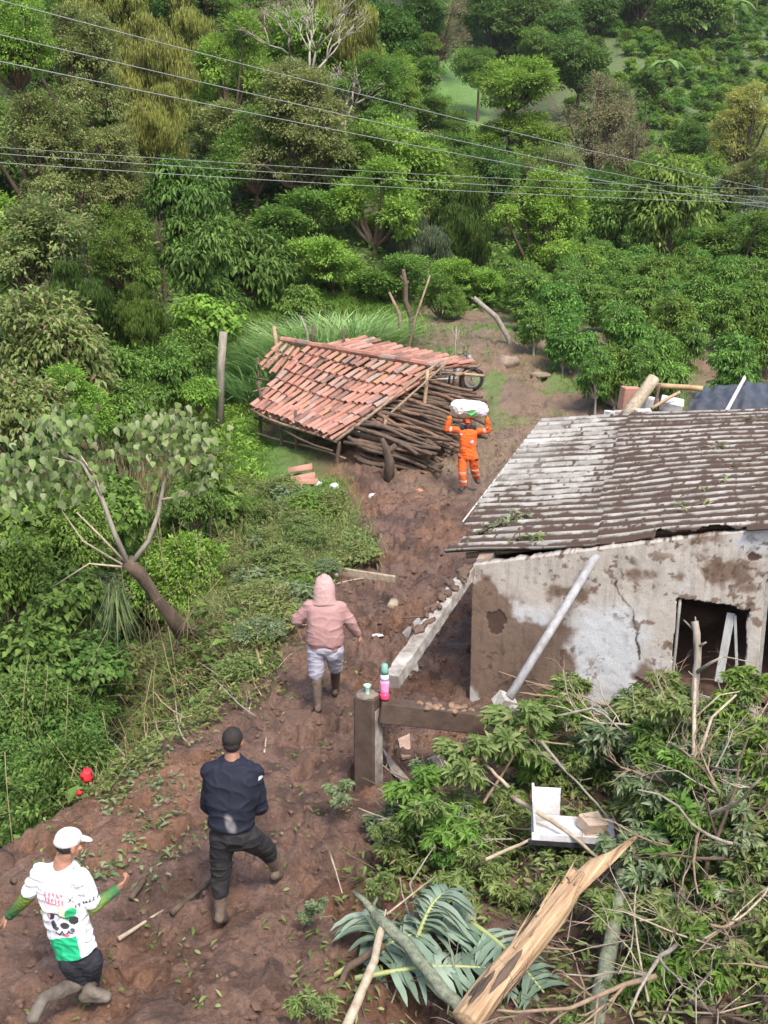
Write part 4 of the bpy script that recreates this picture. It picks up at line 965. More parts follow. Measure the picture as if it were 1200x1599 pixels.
# window: broken leaf of a shutter hanging inside
def onwall(u, z, v=.1): q = W0 + wa * u + wb * v; return Vector((q.x, q.y, z))
u0, z0_, u1, z1_, zb, du, dz = WU
b = MB(); b.stick(onwall(u0 + .04, z0_, .02), onwall(u0 + .01, zb, .02), .02, .02, 4, 0); wf = b.build('window_frame', M('old_paint', (.32, .32, .30), (.2, .19, .17), .8, 20, .3), hs)
b = MB(); p, q = onwall(*u_of(1142, 962), .12), onwall(*u_of(1122, 1064), -.02); R = frame_of(q - p, wb); b.box(p.lerp(q, .5), (.10, .03, (q - p).length), R, .005)
o = b.build('window_board', M('grey_board', (.36, .37, .36), (.24, .24, .23), .8, 18, .3, stretch=(1, 1, .2)), hs, False); o['label'] = 'wide grey board leaning in the dark window'
b = MB(); p, q = onwall(*u_of(1148, 965), .1), onwall(*u_of(1152, 1080), .05); b.box(p.lerp(q, .5), (.035, .03, (q - p).length), frame_of(q - p, wb), .004); b.build('window_bar', MATS['grey_board'], hs, False)
b = MB(); p, q = onwall(du + .02, dz - .02, .05), onwall(du + .01, zb - .2, .05); b.box(p.lerp(q, .5), (.05, .05, (q - p).length), frame_of(q - p, wb), .005); b.build('door_frame', MATS['old_paint'], hs, False)

def corrugated():
    nr = 24; ns = 420; nt = nr * 14 + 1; s = np.linspace(0, 1.7, ns); t = np.linspace(0, 1, nt); Sg, T = np.meshgrid(s, t)
    P = [np.array(p) for p in (RF0, RF1, RB1, RB0)]
    w = lambda p, k: p[None, None, :] * k[..., None]
    Q = w(P[0], (1 - Sg) * (1 - T)) + w(P[1], Sg * (1 - T)) + w(P[2], Sg * T) + w(P[3], (1 - Sg) * T)
    row = T * nr; ph = row * 2 * np.pi; n1 = fbm(Sg * 9, T * 9, 4, 70); n2 = fbm(Sg * 30, T * 40, 4, 71, .6); n0 = fbm(Sg * 2.5, T * 2.5, 3, 72)
    crest = .5 - .5 * np.cos(ph + np.pi)                     # 1 on the crests
    crest = .5 + .5 * np.cos(ph)
    # sheets lap in a staggered line
    sheet = np.floor(row / 5.2); lap = .50 - .10 * T + .012 * np.where(sheet % 2 == 0, 1, -1); lap2 = lap + .62
    over = (Sg < lap).astype(float) * 0 + np.where(Sg > lap, .022, 0) + np.where(Sg > lap2, .022, 0)
    Z = (crest - .5) * .075 + over * np.clip(1 - (Sg - lap) * .0, 0, 1) + (n0 - .5) * .10
    Z -= .05 * sst(.12, 0, T) * sst(.1, .5, Sg) * (1 - sst(.5, .7, Sg))
    Z += .022 * np.where((row % 5.2) < .12, 1, 0)
    Q[..., 2] += Z
    # ragged front edge: lower sheets reach further out
    ext = np.where(Sg < lap, -.018, .012) + np.where(Sg > lap + .18, .02, 0) + np.where(Sg > lap + .43, -.02, 0) + (fbm(Sg * 25, 0 * Sg, 2, 73) - .5) * .02
    keep = T > np.maximum(ext, 0)
    keep &= ~((Sg < .035 + .02 * n1) & (T > .06) & (T < .16)); keep &= ~((Sg < .012 * (1 + n1)) & (T < .3))
    keep &= ~((Sg > 1.02) & (Sg < 1.06) & (T > .34) & (T < .375))
    dirt_f = sst(.22, .62, n1 * .8 + .5 * sst(.30, .55, Sg) - .14 * T - .1 + .18 * n0 + .26 * sst(.40, .05, T))
    val = (1 - crest)
    m = sst(.50 - .42 * dirt_f, .72 - .42 * dirt_f, val + (n2 - .5) * .55)
    m = np.maximum(m, sst(.60, .68, n2) * dirt_f * .9); m = np.maximum(m, sst(.72, .76, fbm(Sg * 60, T * 60, 2, 74)))
    m = np.maximum(m, sst(.05, 0, np.abs(Sg - lap)) * sst(.4, .6, n2) * .5) * (1 - .45 * sst(.3, 0, Sg) * (T > .45))
    lite = np.array([.37, .355, .325]); old = np.array([.22, .205, .185]); mud = np.array([.070, .047, .037])
    c = lite + (old - lite) * sst(.35, .65, fbm(Sg * 14, T * 60, 4, 75, .6))[..., None] * .8; c = c + (np.array([.21, .20, .165]) - c) * sst(.5, .62, n1)[..., None] * .35
    c = c + (mud - c) * m[..., None]
    c = np.where((np.abs(row - 18.5) < .6)[..., None] & (Sg < .16)[..., None], np.minimum(c * 1.35 + .05, .6), c)
    Q[..., 2] += .012 * m * val
    me = gridmesh('roof', Q.reshape(-1, 3), ns, nt, True, c.reshape(-1, 3), (keep[:-1, :-1] & keep[1:, 1:]))
    o = link('roof', me, MC('fibre_cement', .9, 45, .25, .4, .2, .006), hs); so_ = o.modifiers.new('thickness', 'SOLIDIFY'); so_.thickness = .008; so_.offset = -1
    o['label'] = 'corrugated fibre cement roof with mud lying in its furrows'
corrugated()
b = MB(); b.tube([RF0 * (1 - k) + RB0 * k + Vector((-.01, 0, .0)) for k in (.2, .4, .6, .8, 1.0)], .012, 5); b.build('edge_strip', M('edge_white', (.6, .6, .58)), hs)
for v in (.5, 2.4, 4.2):
    b = MB(); p = W0 + wa * -.2 + wb * v; q = W0 + wa * 6 + wb * v; b.stick((p.x, p.y, roofz(p.x, p.y) - .10), (q.x, q.y, roofz(q.x, q.y) - .10), .045, .045, 7, 0); b.build('rafter', W_pole, hs)

# leafy bits lying on the roof
def on_roof(s, t): p = roofp(s, t); return Vector((p.x, p.y, p.z + .05))
def sprig(name, label, pts, n, L, mat=None, spread=.1, cat='branch'):
    c = pts[0]; t = thing(name, label, cat, c); b = MB(c); b.tube(pts, [.012 + .004 * (len(pts) - k) for k in range(len(pts))], 5, .1); b.build('stem', B_brown, t)
    k = rng.random(n) * (len(pts) - 1); i = np.floor(k).astype(int); f = (k - i)[:, None]; A_ = np.array([list(p - c) for p in pts]); P = A_[i] * (1 - f) + A_[np.minimum(i + 1, len(pts) - 1)] * f + rng.normal(size=(n, 3)) * spread * [1, 1, .4]
    P[:, 2] = np.maximum(P[:, 2], 0.0)
    D = sph(n) * [1, 1, .35]; N = unit(np.array([0, 0, 1.0]) + sph(n) * .7)
    link('leaf', leaves('leaf', P, D, N, L * rng.uniform(.6, 1.3, n), L * .34, True, .35), mat or G_debris, t)
sprig('leafy_twig', 'leafy twig lying on the lower left of the corrugated roof', [on_roof(.10, .10), on_roof(.17, .17), on_roof(.24, .20)], 60, .13, G_pale, .07)
sprig('leafy_twig', 'small green twig on the front edge of the corrugated roof', [on_roof(.25, .04), on_roof(.33, .055)], 26, .12, None, .05)
for s_, t_, l in [(.78, .62, 'sprig of leaves high on the right of the corrugated roof'), (.80, .30, 'sprig of leaves on the muddy middle of the corrugated roof'), (.74, .17, 'sprig of leaves low on the muddy part of the corrugated roof'), (.92, .86, 'sprig of leaves near the top right edge of the corrugated roof'), (.88, .45, 'sprig with a bare twig on the right of the corrugated roof')]:
    sprig('leafy_twig', l, [on_roof(s_, t_), on_roof(s_ + .05, t_ + .01), on_roof(s_ + .09, t_ + .04)], 22, .11, G_debris, .09)
n = 260; ss, tt = rng.uniform(.02, 1.1, n), rng.uniform(.02, .98, n); Pl = np.array([list(on_roof(a, c)) for a, c in zip(ss, tt)])
scatter_leaves('roof_litter', 'small leaves and crumbs strewn over the corrugated roof', Pl, .045, G_pale, .01, .1)

# ---- concrete frame of the porch
CON = M('concrete', (.30, .26, .225), (.12, .088, .068), .9, 4, .7, dist=.02); WP = M('whitewash', (.40, .375, .345), (.15, .12, .095), .88, 5, .4)
CMUD = M('concrete_muddy', (.10, .068, .050), (.055, .036, .028), .9, 5, .7)
pf = thing('porch_frame', 'broken concrete porch frame of one post and two beams by the path', 'frame', (0, 0, 0))
pb = at(575, 1225, 10.9); gp = gz(pb.x, pb.y); pt = at(574, 1085, 10.9)
R = rotm(0, 0, -.42); b = MB(); h = pt.z - gp + .35; b.box((pb.x, pb.y, pt.z - h / 2), (.235, .235, h), R, .012, .006); o = b.build('post', CMUD, pf, False); o['label'] = 'mud caked upright post'
b = MB(); c_ = R @ Vector((.12, .02, 0)); b.box((pb.x + c_.x, pb.y + c_.y, pt.z - .12 - (h - .2) / 2), (.012, .20, h - .25), R, .003); b.build('white_face', WP, pf, False)
b = MB(); b.ell((pb.x - .01, pb.y, pt.z + .0), (.125, .12, .05), R, 12, 7, .4, 3); b.build('mortar_cap', CON, pf)
p, q = at(592, 1108, 10.9), at(802, 1132, 11.1); d = (q - p).normalized(); R = Matrix((d, Vector((-d.y, d.x, 0)).normalized(), d.cross(Vector((-d.y, d.x, 0)).normalized()))).transposed()
b = MB(); b.box(p.lerp(q, .5), ((q - p).length, .22, .23), R, .012, .008); bm_ = b.build('beam', CMUD, pf, False); bm_['label'] = 'dark muddy cross beam'
b = MB()
for k in range(26):
    c_ = p.lerp(q, random.uniform(.25, 1)) + Vector((0, random.uniform(-.08, .08), .12)); r = random.uniform(.015, .05); b.ell(c_, (r * 1.5, r, r * .6), rotm(0, 0, random.random() * 3), 7, 5, .4, 2)
tag(b.build('rubble_crust', M('crust', (.26, .17, .11), (.11, .07, .05), .9, 10), pf), kind='stuff')
p, q = at(612, 1064, 11.0), at(735, 888, 13.5); d = (q - p).normalized(); yv = Vector((-d.y, d.x, 0)).normalized(); R = Matrix((d, yv, d.cross(yv))).transposed()
b = MB(); n_ = 46; vs = []
for k in range(n_ + 1):                          # worn and bitten along its edges
    t_ = k / n_; c_ = p.lerp(q, t_); bite = .45 * max(0, mnoise.noise(Vector((t_ * 14, 3.3, 0)))) ** 1.0; hw, hh = .085, .075
    for i, (yy, zz) in enumerate(((-1, -1), (0, -1.05), (1, -1), (1.03, 0), (1, 1), (0, 1.04), (-1, 1), (-1.03, 0))):
        e_ = 1 + .10 * mnoise.noise(Vector((t_ * 22, i * 5, 1))) - (bite if i in (3, 4, 5) else 0) - (.5 * max(0, mnoise.noise(Vector((t_ * 17, 9, 4)))) if i in (5, 6, 7) else 0)
        vs.append(c_ + R @ Vector((0, yy * hw * e_, zz * hh * e_)))
b.add(vs, [(k * 8 + i, k * 8 + (i + 1) % 8, (k + 1) * 8 + (i + 1) % 8, (k + 1) * 8 + i) for k in range(n_) for i in range(8)] + [tuple(range(7, -1, -1)), tuple(n_ * 8 + i for i in range(8))])
o = b.build('slanting_beam', WP, pf, False); o['label'] = 'broken whitewashed beam rising to the roof corner'
b = MB()
for k in range(16):
    c_ = p.lerp(q, random.uniform(.3, 1)) + R @ Vector((0, random.uniform(-.06, .09), .09)); r = random.uniform(.02, .065); b.ell(c_, (r * 2.2, r, r * .5), R @ rotm(0, 0, random.uniform(-.8, .8)), 12, 8, .9, 2.6)
tag(b.build('mud_crust', M('crust_dark', (.13, .085, .06), (.07, .045, .035), .9, 10), pf), kind='stuff')
b = MB(); b.stick(at(628, 965, 12.3), at(694, 962, 12.3), .012, .01, 5, .01); tag(b.build('reinforcing_bar', M('rusty', (.13, .09, .07))), 'thin dark rod lying across the slanting whitewashed beam', 'rod')
# grey pole from the eave to the ground
p, q = at(931, 868, 12.75), at(795, 1090, 11.55); b = MB(); b.tube([p, p.lerp(q, .5) + Vector((.01, 0, .01)), q], [.05, .052, .055], 12, .02)
t = thing('prop_pole', 'long round grey pole leaning from the roof edge to the broken beam', 'pole', (q.x, q.y, q.z)); b.o = Vector(q); b.v = [tuple(Vector(v) - q) for v in b.v]
b.build('shaft', M('pole_grey', (.36, .355, .36), (.22, .21, .21), .7, 10, .3, stretch=(1, 1, .3)), t)
b = MB(q); b.box(q + Vector((-.05, .02, -.06)), (.22, .16, .18), rotm(.3, .5, .4), .02, .02); b.box(q + Vector((.08, -.03, -.11)), (.16, .10, .05), rotm(.2, .6, .1), .01, .01); b.build('concrete_foot', M('foot_concrete', (.42, .40, .37), (.25, .22, .19), .9, 10), t, False)
# window in the gap, debris boards
def slab(name, label, cat, pts, Y, th, mat, dy=None):
    """a flat broken piece: outline of points given place, real thickness"""
    P = [on(x, y) + Vector((0, 0, .03 + (dy[i] if dy else 0))) for i, (x, y) in enumerate(pts)]; n = len(P); b = MB(P[0]); 
    b.add([p + Vector((0, 0, th)) for p in P] + P, [tuple(range(n))] + [tuple(range(2 * n - 1, n - 1, -1))] + [(i, i + n, (i + 1) % n + n, (i + 1) % n) for i in range(n)])
    return tag(b.build(name, mat, None, False, P[0]), label, cat)
OB = M('old_board', (.34, .29, .24), (.19, .15, .12), .9, 14, .4)
slab('broken_board', 'long grey broken board on the mud right of the porch post', 'board', [(597, 1180), (622, 1192), (650, 1215), (640, 1224), (612, 1206)], 0, .02, OB)
slab('broken_board', 'pointed grey board just below the long broken one', 'board', [(618, 1216), (650, 1220), (678, 1238), (670, 1244), (640, 1236)], 0, .02, OB)
slab('plaster_piece', 'jagged plaster piece on the mud under the cross beam', 'plaster', [(665, 1192), (690, 1186), (706, 1202), (696, 1216), (680, 1205)], 0, .03, OB)
slab('plaster_piece', 'small pale plaster piece under the left half of the cross beam', 'plaster', [(622, 1160), (640, 1158), (642, 1176), (628, 1178)], 0, .03, M('pink_plaster', (.42, .28, .22)))
slab('plaster_piece', 'pale plaster flake left of the slanting beam', 'plaster', [(628, 982), (655, 975), (660, 990), (640, 1004)], 0, .04, WP)
slab('plaster_piece', 'whitish plaster shard hanging right of the slanting beam', 'plaster', [(678, 975), (692, 985), (686, 998), (676, 990)], 0, .05, WP)
slab('plaster_piece', 'pale shard right of the lower slanting beam', 'plaster', [(636, 1045), (650, 1030), (655, 1045), (640, 1062)], 0, .04, WP)
b = MB(); b.stick(at(741, 1153, 10.9), at(806, 1159, 10.8), .042, .04, 10, 0); tag(b.build('bamboo_piece', M('bamboo', (.45, .30, .16), (.30, .19, .10), .6, 8, .2)), 'short yellow brown bamboo length below the cross beam', 'bamboo')
b = MB(); b.stick(at(748, 1168, 10.95), at(800, 1162, 10.9), .045, .04, 8, 0); tag(b.build('dark_log', W_dark), 'dark short log under the bamboo length', 'log')

# ---- behind the house: log, poles, rubble, tarpaulin
def lg(name, label, cat, a, e, r, m, n=9):
    b = MB(); b.stick(at(*a), at(*e), r[0], r[1], n, .01, 5, .06); return tag(b.build(name, m), label, cat)
lg('log', 'thick pale log leaning up behind the corrugated roof', 'log', (978, 652, 20.3), (1022, 590, 20.6), (.13, .12), B_pale)
lg('bamboo_pole', 'yellow bamboo pole lying behind the leaning pale log', 'pole', (1025, 602, 21.3), (1098, 607, 21.0), (.055, .055), MATS['bamboo'])
lg('bamboo_pole', 'thin crossed stick right of the leaning pale log', 'pole', (1018, 638, 20.3), (1062, 612, 20.4), (.035, .03), W_lite)
lg('stick', 'short dark stick under the end of the leaning pale log', 'stick', (1022, 640, 20.4), (1030, 600, 20.5), (.035, .03), W_dark)
def blk(name, label, cat, px, py, Y, size, rz, m, tilt=.1):
    p = at(px, py, Y); b = MB(); b.box((0, 0, 0), size, rotm(tilt, tilt * .7, rz), .015, .01); tag(b.build(name, m, None, False, p), label, cat)
WB = M('white_block', (.60, .60, .58), (.42, .40, .37), .8, 6, .2)
blk('clay_block', 'salmon coloured clay block left of the leaning pale log', 'block', 983, 622, 21.2, (.36, .2, .46), .3, M('salmon', (.42, .22, .16), (.33, .18, .13), .85, 8, .2))
blk('white_block', 'white block just right of the leaning pale log', 'block', 1012, 629, 20.9, (.30, .25, .22), .4, WB); blk('white_block', 'wide white slab left of the black tarpaulin', 'block', 1049, 632, 20.6, (.42, .3, .2), -.2, WB, .3)
blk('white_block', 'small white lump at the roof edge, left of the clay block', 'block', 952, 647, 20.3, (.16, .16, .14), .7, WB); blk('white_block', 'small grey lump between the white lump and the log', 'block', 968, 646, 20.4, (.2, .14, .12), .1, WP)
blk('white_block', 'low white piece in front of the clay block', 'block', 1005, 644, 20.2, (.3, .14, .12), .1, WB)
def tarp():
    C4 = [at(1062, 660, 20.2), at(1092, 605, 21.6), at(1290, 592, 21.8), at(1290, 650, 19.8)]; nu, nv = 90, 50; V = []
    for j in range(nv):
        for i in range(nu):
            u, v = i / (nu - 1), j / (nv - 1); p = C4[0] * (1 - u) * (1 - v) + C4[3] * u * (1 - v) + C4[2] * u * v + C4[1] * (1 - u) * v
            h = .20 * math.sin(math.pi * v) ** .8 * math.sin(math.pi * min(1, u * 1.1 + .05)) + .03 * math.sin(u * 60 + 5 * v + 3 * mnoise.noise(Vector((u * 5, v * 4, 0)))) * (1 - .4 * v) + .05 * mnoise.noise(Vector((u * 8, v * 5, 1)))
            V.append((p.x, p.y, p.z + h))
    o = link('tarpaulin', gridmesh('tarpaulin', V, nu, nv), M('black_plastic', (.035, .038, .045), (.06, .062, .07), .38, 5, .1, .55)); tag(o, 'black plastic tarpaulin draped over rubble behind the roof', 'tarpaulin')
    so_ = o.modifiers.new('thickness', 'SOLIDIFY'); so_.thickness = .006
tarp()
b = MB(); p, q = at(1134, 650, 19.6), at(1163, 596, 21.4); b.box(p.lerp(q, .5) + Vector((0, 0, .09)), (.07, .03, (q - p).length), frame_of(q - p, Vector((0, 1, 0))), .005); tag(b.build('batten', WB, None, False), 'white painted batten lying across the black tarpaulin', 'batten')

# ================================================================== POWER CABLES
def cable(label, p, q, r, sag):
    a, e = at(*p), at(*q); a = a + (a - e) * .4; e = e + (e - a) * .3; b = MB(); n = 40
    b.tube([a.lerp(e, k / n) - Vector((0, 0, sag * 4 * (k / n) * (1 - k / n))) for k in range(n + 1)], r * .62, 5)
    tag(b.build('power_cable', M('cable_grey', (.27, .29, .28), (.24, .26, .25), .5, 3, 0)), label, 'cable')
cable('highest power cable, entering at the top left of the picture', (90, -6, 22), (1200, 282, 50), .016, .5)
cable('second power cable from the top, parallel to the highest', (0, 24, 22), (1200, 304, 50), .016, .5)
cable('third power cable from the top, lowest of the steep bundle', (0, 66, 22), (1200, 311, 50), .017, .5)
cable('upper cable of the nearly level bundle crossing the woods', (0, 213, 30), (1200, 284, 46), .011, .4)
cable('middle cable of the nearly level bundle crossing the woods', (0, 223, 30), (1200, 296, 46), .013, .4)
cable('lowest cable of the nearly level bundle crossing the woods', (0, 237, 30), (1200, 306, 46), .014, .4)
# ================================================================== PEOPLE
class Body:
    """pieces fused into one continuous surface"""
    def __init__(s, org): s.b = MB(org)
    def cap(s, p, q, r0, r1, flat=None):
        p, q = Vector(p), Vector(q); s.b.ell(p, r0, None, 12, 8); s.b.ell(q, r1, None, 12, 8); s.b.tube([p, q], [r0, r1], 14)
    def chain(s, pts, rs):
        for i in range(len(pts) - 1): s.cap(pts[i], pts[i + 1], rs[i], rs[i + 1])
    def ell(s, c, r, rot=None): s.b.ell(c, r, rot, 18, 12)
    def loft(s, secs, side, n=22, sub=5):
        side = Vector(side).normalized(); m = len(secs); C = []; r = []
        for i in range(m - 1):
            p0, p1, p2, p3 = [secs[min(max(k, 0), m - 1)] for k in (i - 1, i, i + 1, i + 2)]
            for k in range(sub + (i == m - 2)):
                t = k / sub; f = lambda a, b, c, d: .5 * (2 * b + (c - a) * t + (2 * a - 5 * b + 4 * c - d) * t * t + (3 * b - a - 3 * c + d) * t ** 3)
                C.append(Vector([f(p0[0][q], p1[0][q], p2[0][q], p3[0][q]) for q in range(3)])); r.append([max(.01, f(p0[q], p1[q], p2[q], p3[q])) for q in (1, 2)])
        vs = []; fs = []; M_ = len(C)
        for i in range(M_):
            ax = (C[min(i + 1, M_ - 1)] - C[max(i - 1, 0)]).normalized(); u = (side - ax * side.dot(ax)).normalized(); w = ax.cross(u)
            for k in range(n):
                a = 2 * math.pi * k / n; ca, sa = math.cos(a), math.sin(a); vs.append(C[i] + u * (math.copysign(abs(ca) ** .85, ca) * r[i][0]) + w * (math.copysign(abs(sa) ** .85, sa) * r[i][1]))
        fs = [(i * n + k, i * n + (k + 1) % n, (i + 1) * n + (k + 1) % n, (i + 1) * n + k) for i in range(M_ - 1) for k in range(n)] + [tuple(range(n - 1, -1, -1)), tuple((M_ - 1) * n + k for k in range(n))]
        s.b.add(vs, fs)
    def mesh(s, name, mat, parent, voxel=.008, smooth=4, wr=0, ws=9, colour=None, cut=None):
        me = bpy.data.meshes.new(name); me.from_pydata(s.b.v, [], s.b.f); me.update()
        o = link(name, me, mat); r = o.modifiers.new('fuse', 'REMESH'); r.mode = 'VOXEL'; r.voxel_size = voxel; r.use_smooth_shade = True
        sm = o.modifiers.new('soft', 'SMOOTH'); sm.iterations = smooth; sm.factor = .6
        dg = bpy.context.evaluated_depsgraph_get(); m2 = bpy.data.meshes.new_from_object(o.evaluated_get(dg)); o.modifiers.clear(); o.data = m2; bpy.data.meshes.remove(me); m2.name = name
        if not m2.materials: m2.materials.append(mat)
        n = len(m2.vertices); co = np.empty(n * 3, np.float32); m2.vertices.foreach_get('co', co); co = co.reshape(-1, 3)
        if wr:
            no = np.empty(n * 3, np.float32); m2.vertices.foreach_get('normal', no); no = no.reshape(-1, 3)
            def rg(c, k): 
                x, y, z = c; v = 1 - 2.2 * abs(mnoise.noise(Vector((x * ws * .75 + z * ws * .55 * k, y * ws * .8 + 3 * k, z * ws * 1.35 - x * ws * .5 * k)))); return max(0, v) ** 2
            w = np.array([rg(c, 1) * .7 + rg(c, -1) * .5 + mnoise.noise(Vector((c[0] * 5, c[1] * 5, c[2] * 5))) * .5 - .5 for c in co.tolist()])
            co = co + no * w[:, None] * wr; m2.vertices.foreach_set('co', co.ravel().astype(np.float32))
        if colour is not None:
            c4 = np.ones((n, 4), np.float32); c4[:, :3] = colour(co); a = m2.color_attributes.new('Col', 'FLOAT_COLOR', 'POINT'); a.data.foreach_set('color', c4.ravel())
        m2.polygons.foreach_set('use_smooth', np.ones(len(m2.polygons), bool)); m2.update()
        o.parent = parent; return o
SKIN = M('skin', (.36, .19, .125), (.30, .15, .10), .55, 20, .05)
SKIN2 = M('skin_dark', (.26, .135, .09), (.21, .105, .07), .55, 20, .05)
BOOT = M('muddy_boot', (.155, .115, .085), (.085, .062, .048), .75, 14, .5); BOOT2 = M('black_boot', (.03, .03, .032), (.07, .05, .04), .6, 14, .3)
HAIR = M('black_hair', (.018, .015, .014), (.03, .024, .02), .7, 60, .6)
def hand(B, wrist, d, side, palm_n, s=1.0, curl=.5, tside=1):
    """palm, four fingers of unequal length with knuckle bends, thumb leaving the palm's side"""
    w = Vector(wrist); d = Vector(d).normalized(); n = Vector(palm_n); n = (n - d * n.dot(d)).normalized(); sd = d.cross(n) * tside
    R = Matrix((sd, n, d)).transposed(); B.ell(w + d * .05 * s, (.042 * s, .018 * s, .052 * s), R); B.cap(w, w + d * .04 * s, .024 * s, .026 * s)
    for i, L in enumerate((.072, .082, .076, .060)):
        k = w + d * .092 * s + sd * (.030 - .020 * i) * s; a = curl * .5; e = d * math.cos(a) + n * math.sin(a); m = k + e * L * .5 * s
        a2 = curl * 1.5; e2 = d * math.cos(a2) + n * math.sin(a2); t = m + e2 * L * .32 * s; a3 = curl * 2.2; e3 = d * math.cos(a3) + n * math.sin(a3)
        B.chain([k, m, t, t + e3 * L * .25 * s], [.0098 * s, .009 * s, .0083 * s, .0072 * s])
    b0 = w + d * .03 * s + sd * .03 * s; t1 = b0 + (sd * .75 + d * .65 + n * .2).normalized() * .04 * s; t2 = t1 + (sd * .2 + d * .9 + n * .45).normalized() * .032 * s
    B.chain([b0, t1, t2], [.014 * s, .0115 * s, .009 * s])
def head(B, c, fwd, s=1.0, face=True):
    f = Vector(fwd).normalized(); u = Vector((0, 0, 1)); u = (u - f * u.dot(f)).normalized(); r = f.cross(u); R = Matrix((r, f, u)).transposed(); c = Vector(c)
    P = lambda x, y, z: c + R @ Vector((x, y, z)) * s
    B.ell(P(0, -.01, .025), (.075 * s, .093 * s, .095 * s), R); B.ell(P(0, .025, -.04), (.058 * s, .065 * s, .075 * s), R); B.ell(P(0, .045, -.085), (.032 * s, .034 * s, .028 * s), R)
    for q in (-1, 1):
        B.ell(P(.079 * q, -.008, -.01), (.010 * s, .020 * s, .032 * s), R)
        B.ell(P(.045 * q, .055, -.025), (.024 * s, .024 * s, .02 * s), R)          # cheeks
        B.ell(P(.032 * q, .078, .022), (.026 * s, .014 * s, .010 * s), R)          # brow
    B.chain([P(0, .083, .012), P(0, .108, -.022)], [.009 * s, .014 * s]); B.ell(P(.013, .098, -.026), (.008 * s,) * 3); B.ell(P(-.013, .098, -.026), (.008 * s,) * 3)
    B.ell(P(0, .086, -.055), (.024 * s, .010 * s, .007 * s), R); B.ell(P(0, .084, -.066), (.021 * s, .010 * s, .007 * s), R)
    return P, R
def boot(parent, knee, ankle, toe, sole_r, mat, top=.6, label=None, voxel=.007):
    k, a, t = Vector(knee), Vector(ankle), Vector(toe); st = a.lerp(k, top); B = Body(parent.location)
    B.chain([st, a.lerp(st, .5), a], [.070, .060, .046]); d = (t - a); heel = a - Vector((d.x, d.y, 0)).normalized() * .035 + Vector((0, 0, -.055)) if abs(d.z) < .2 else a - d.normalized() * .05
    B.chain([a, heel], [.046, .044]); B.chain([a, a.lerp(t, .5), t], [.046, .050, .046]); B.chain([heel, t], [.042, .046]); B.ell(t, (.052, .052, .042))
    o = B.mesh('boot', mat, parent, voxel, 3, .004, 14)
    if label: o['label'] = label
    return o

def J(Y): return lambda x, y, dy=0: at(x, y, Y + dy)
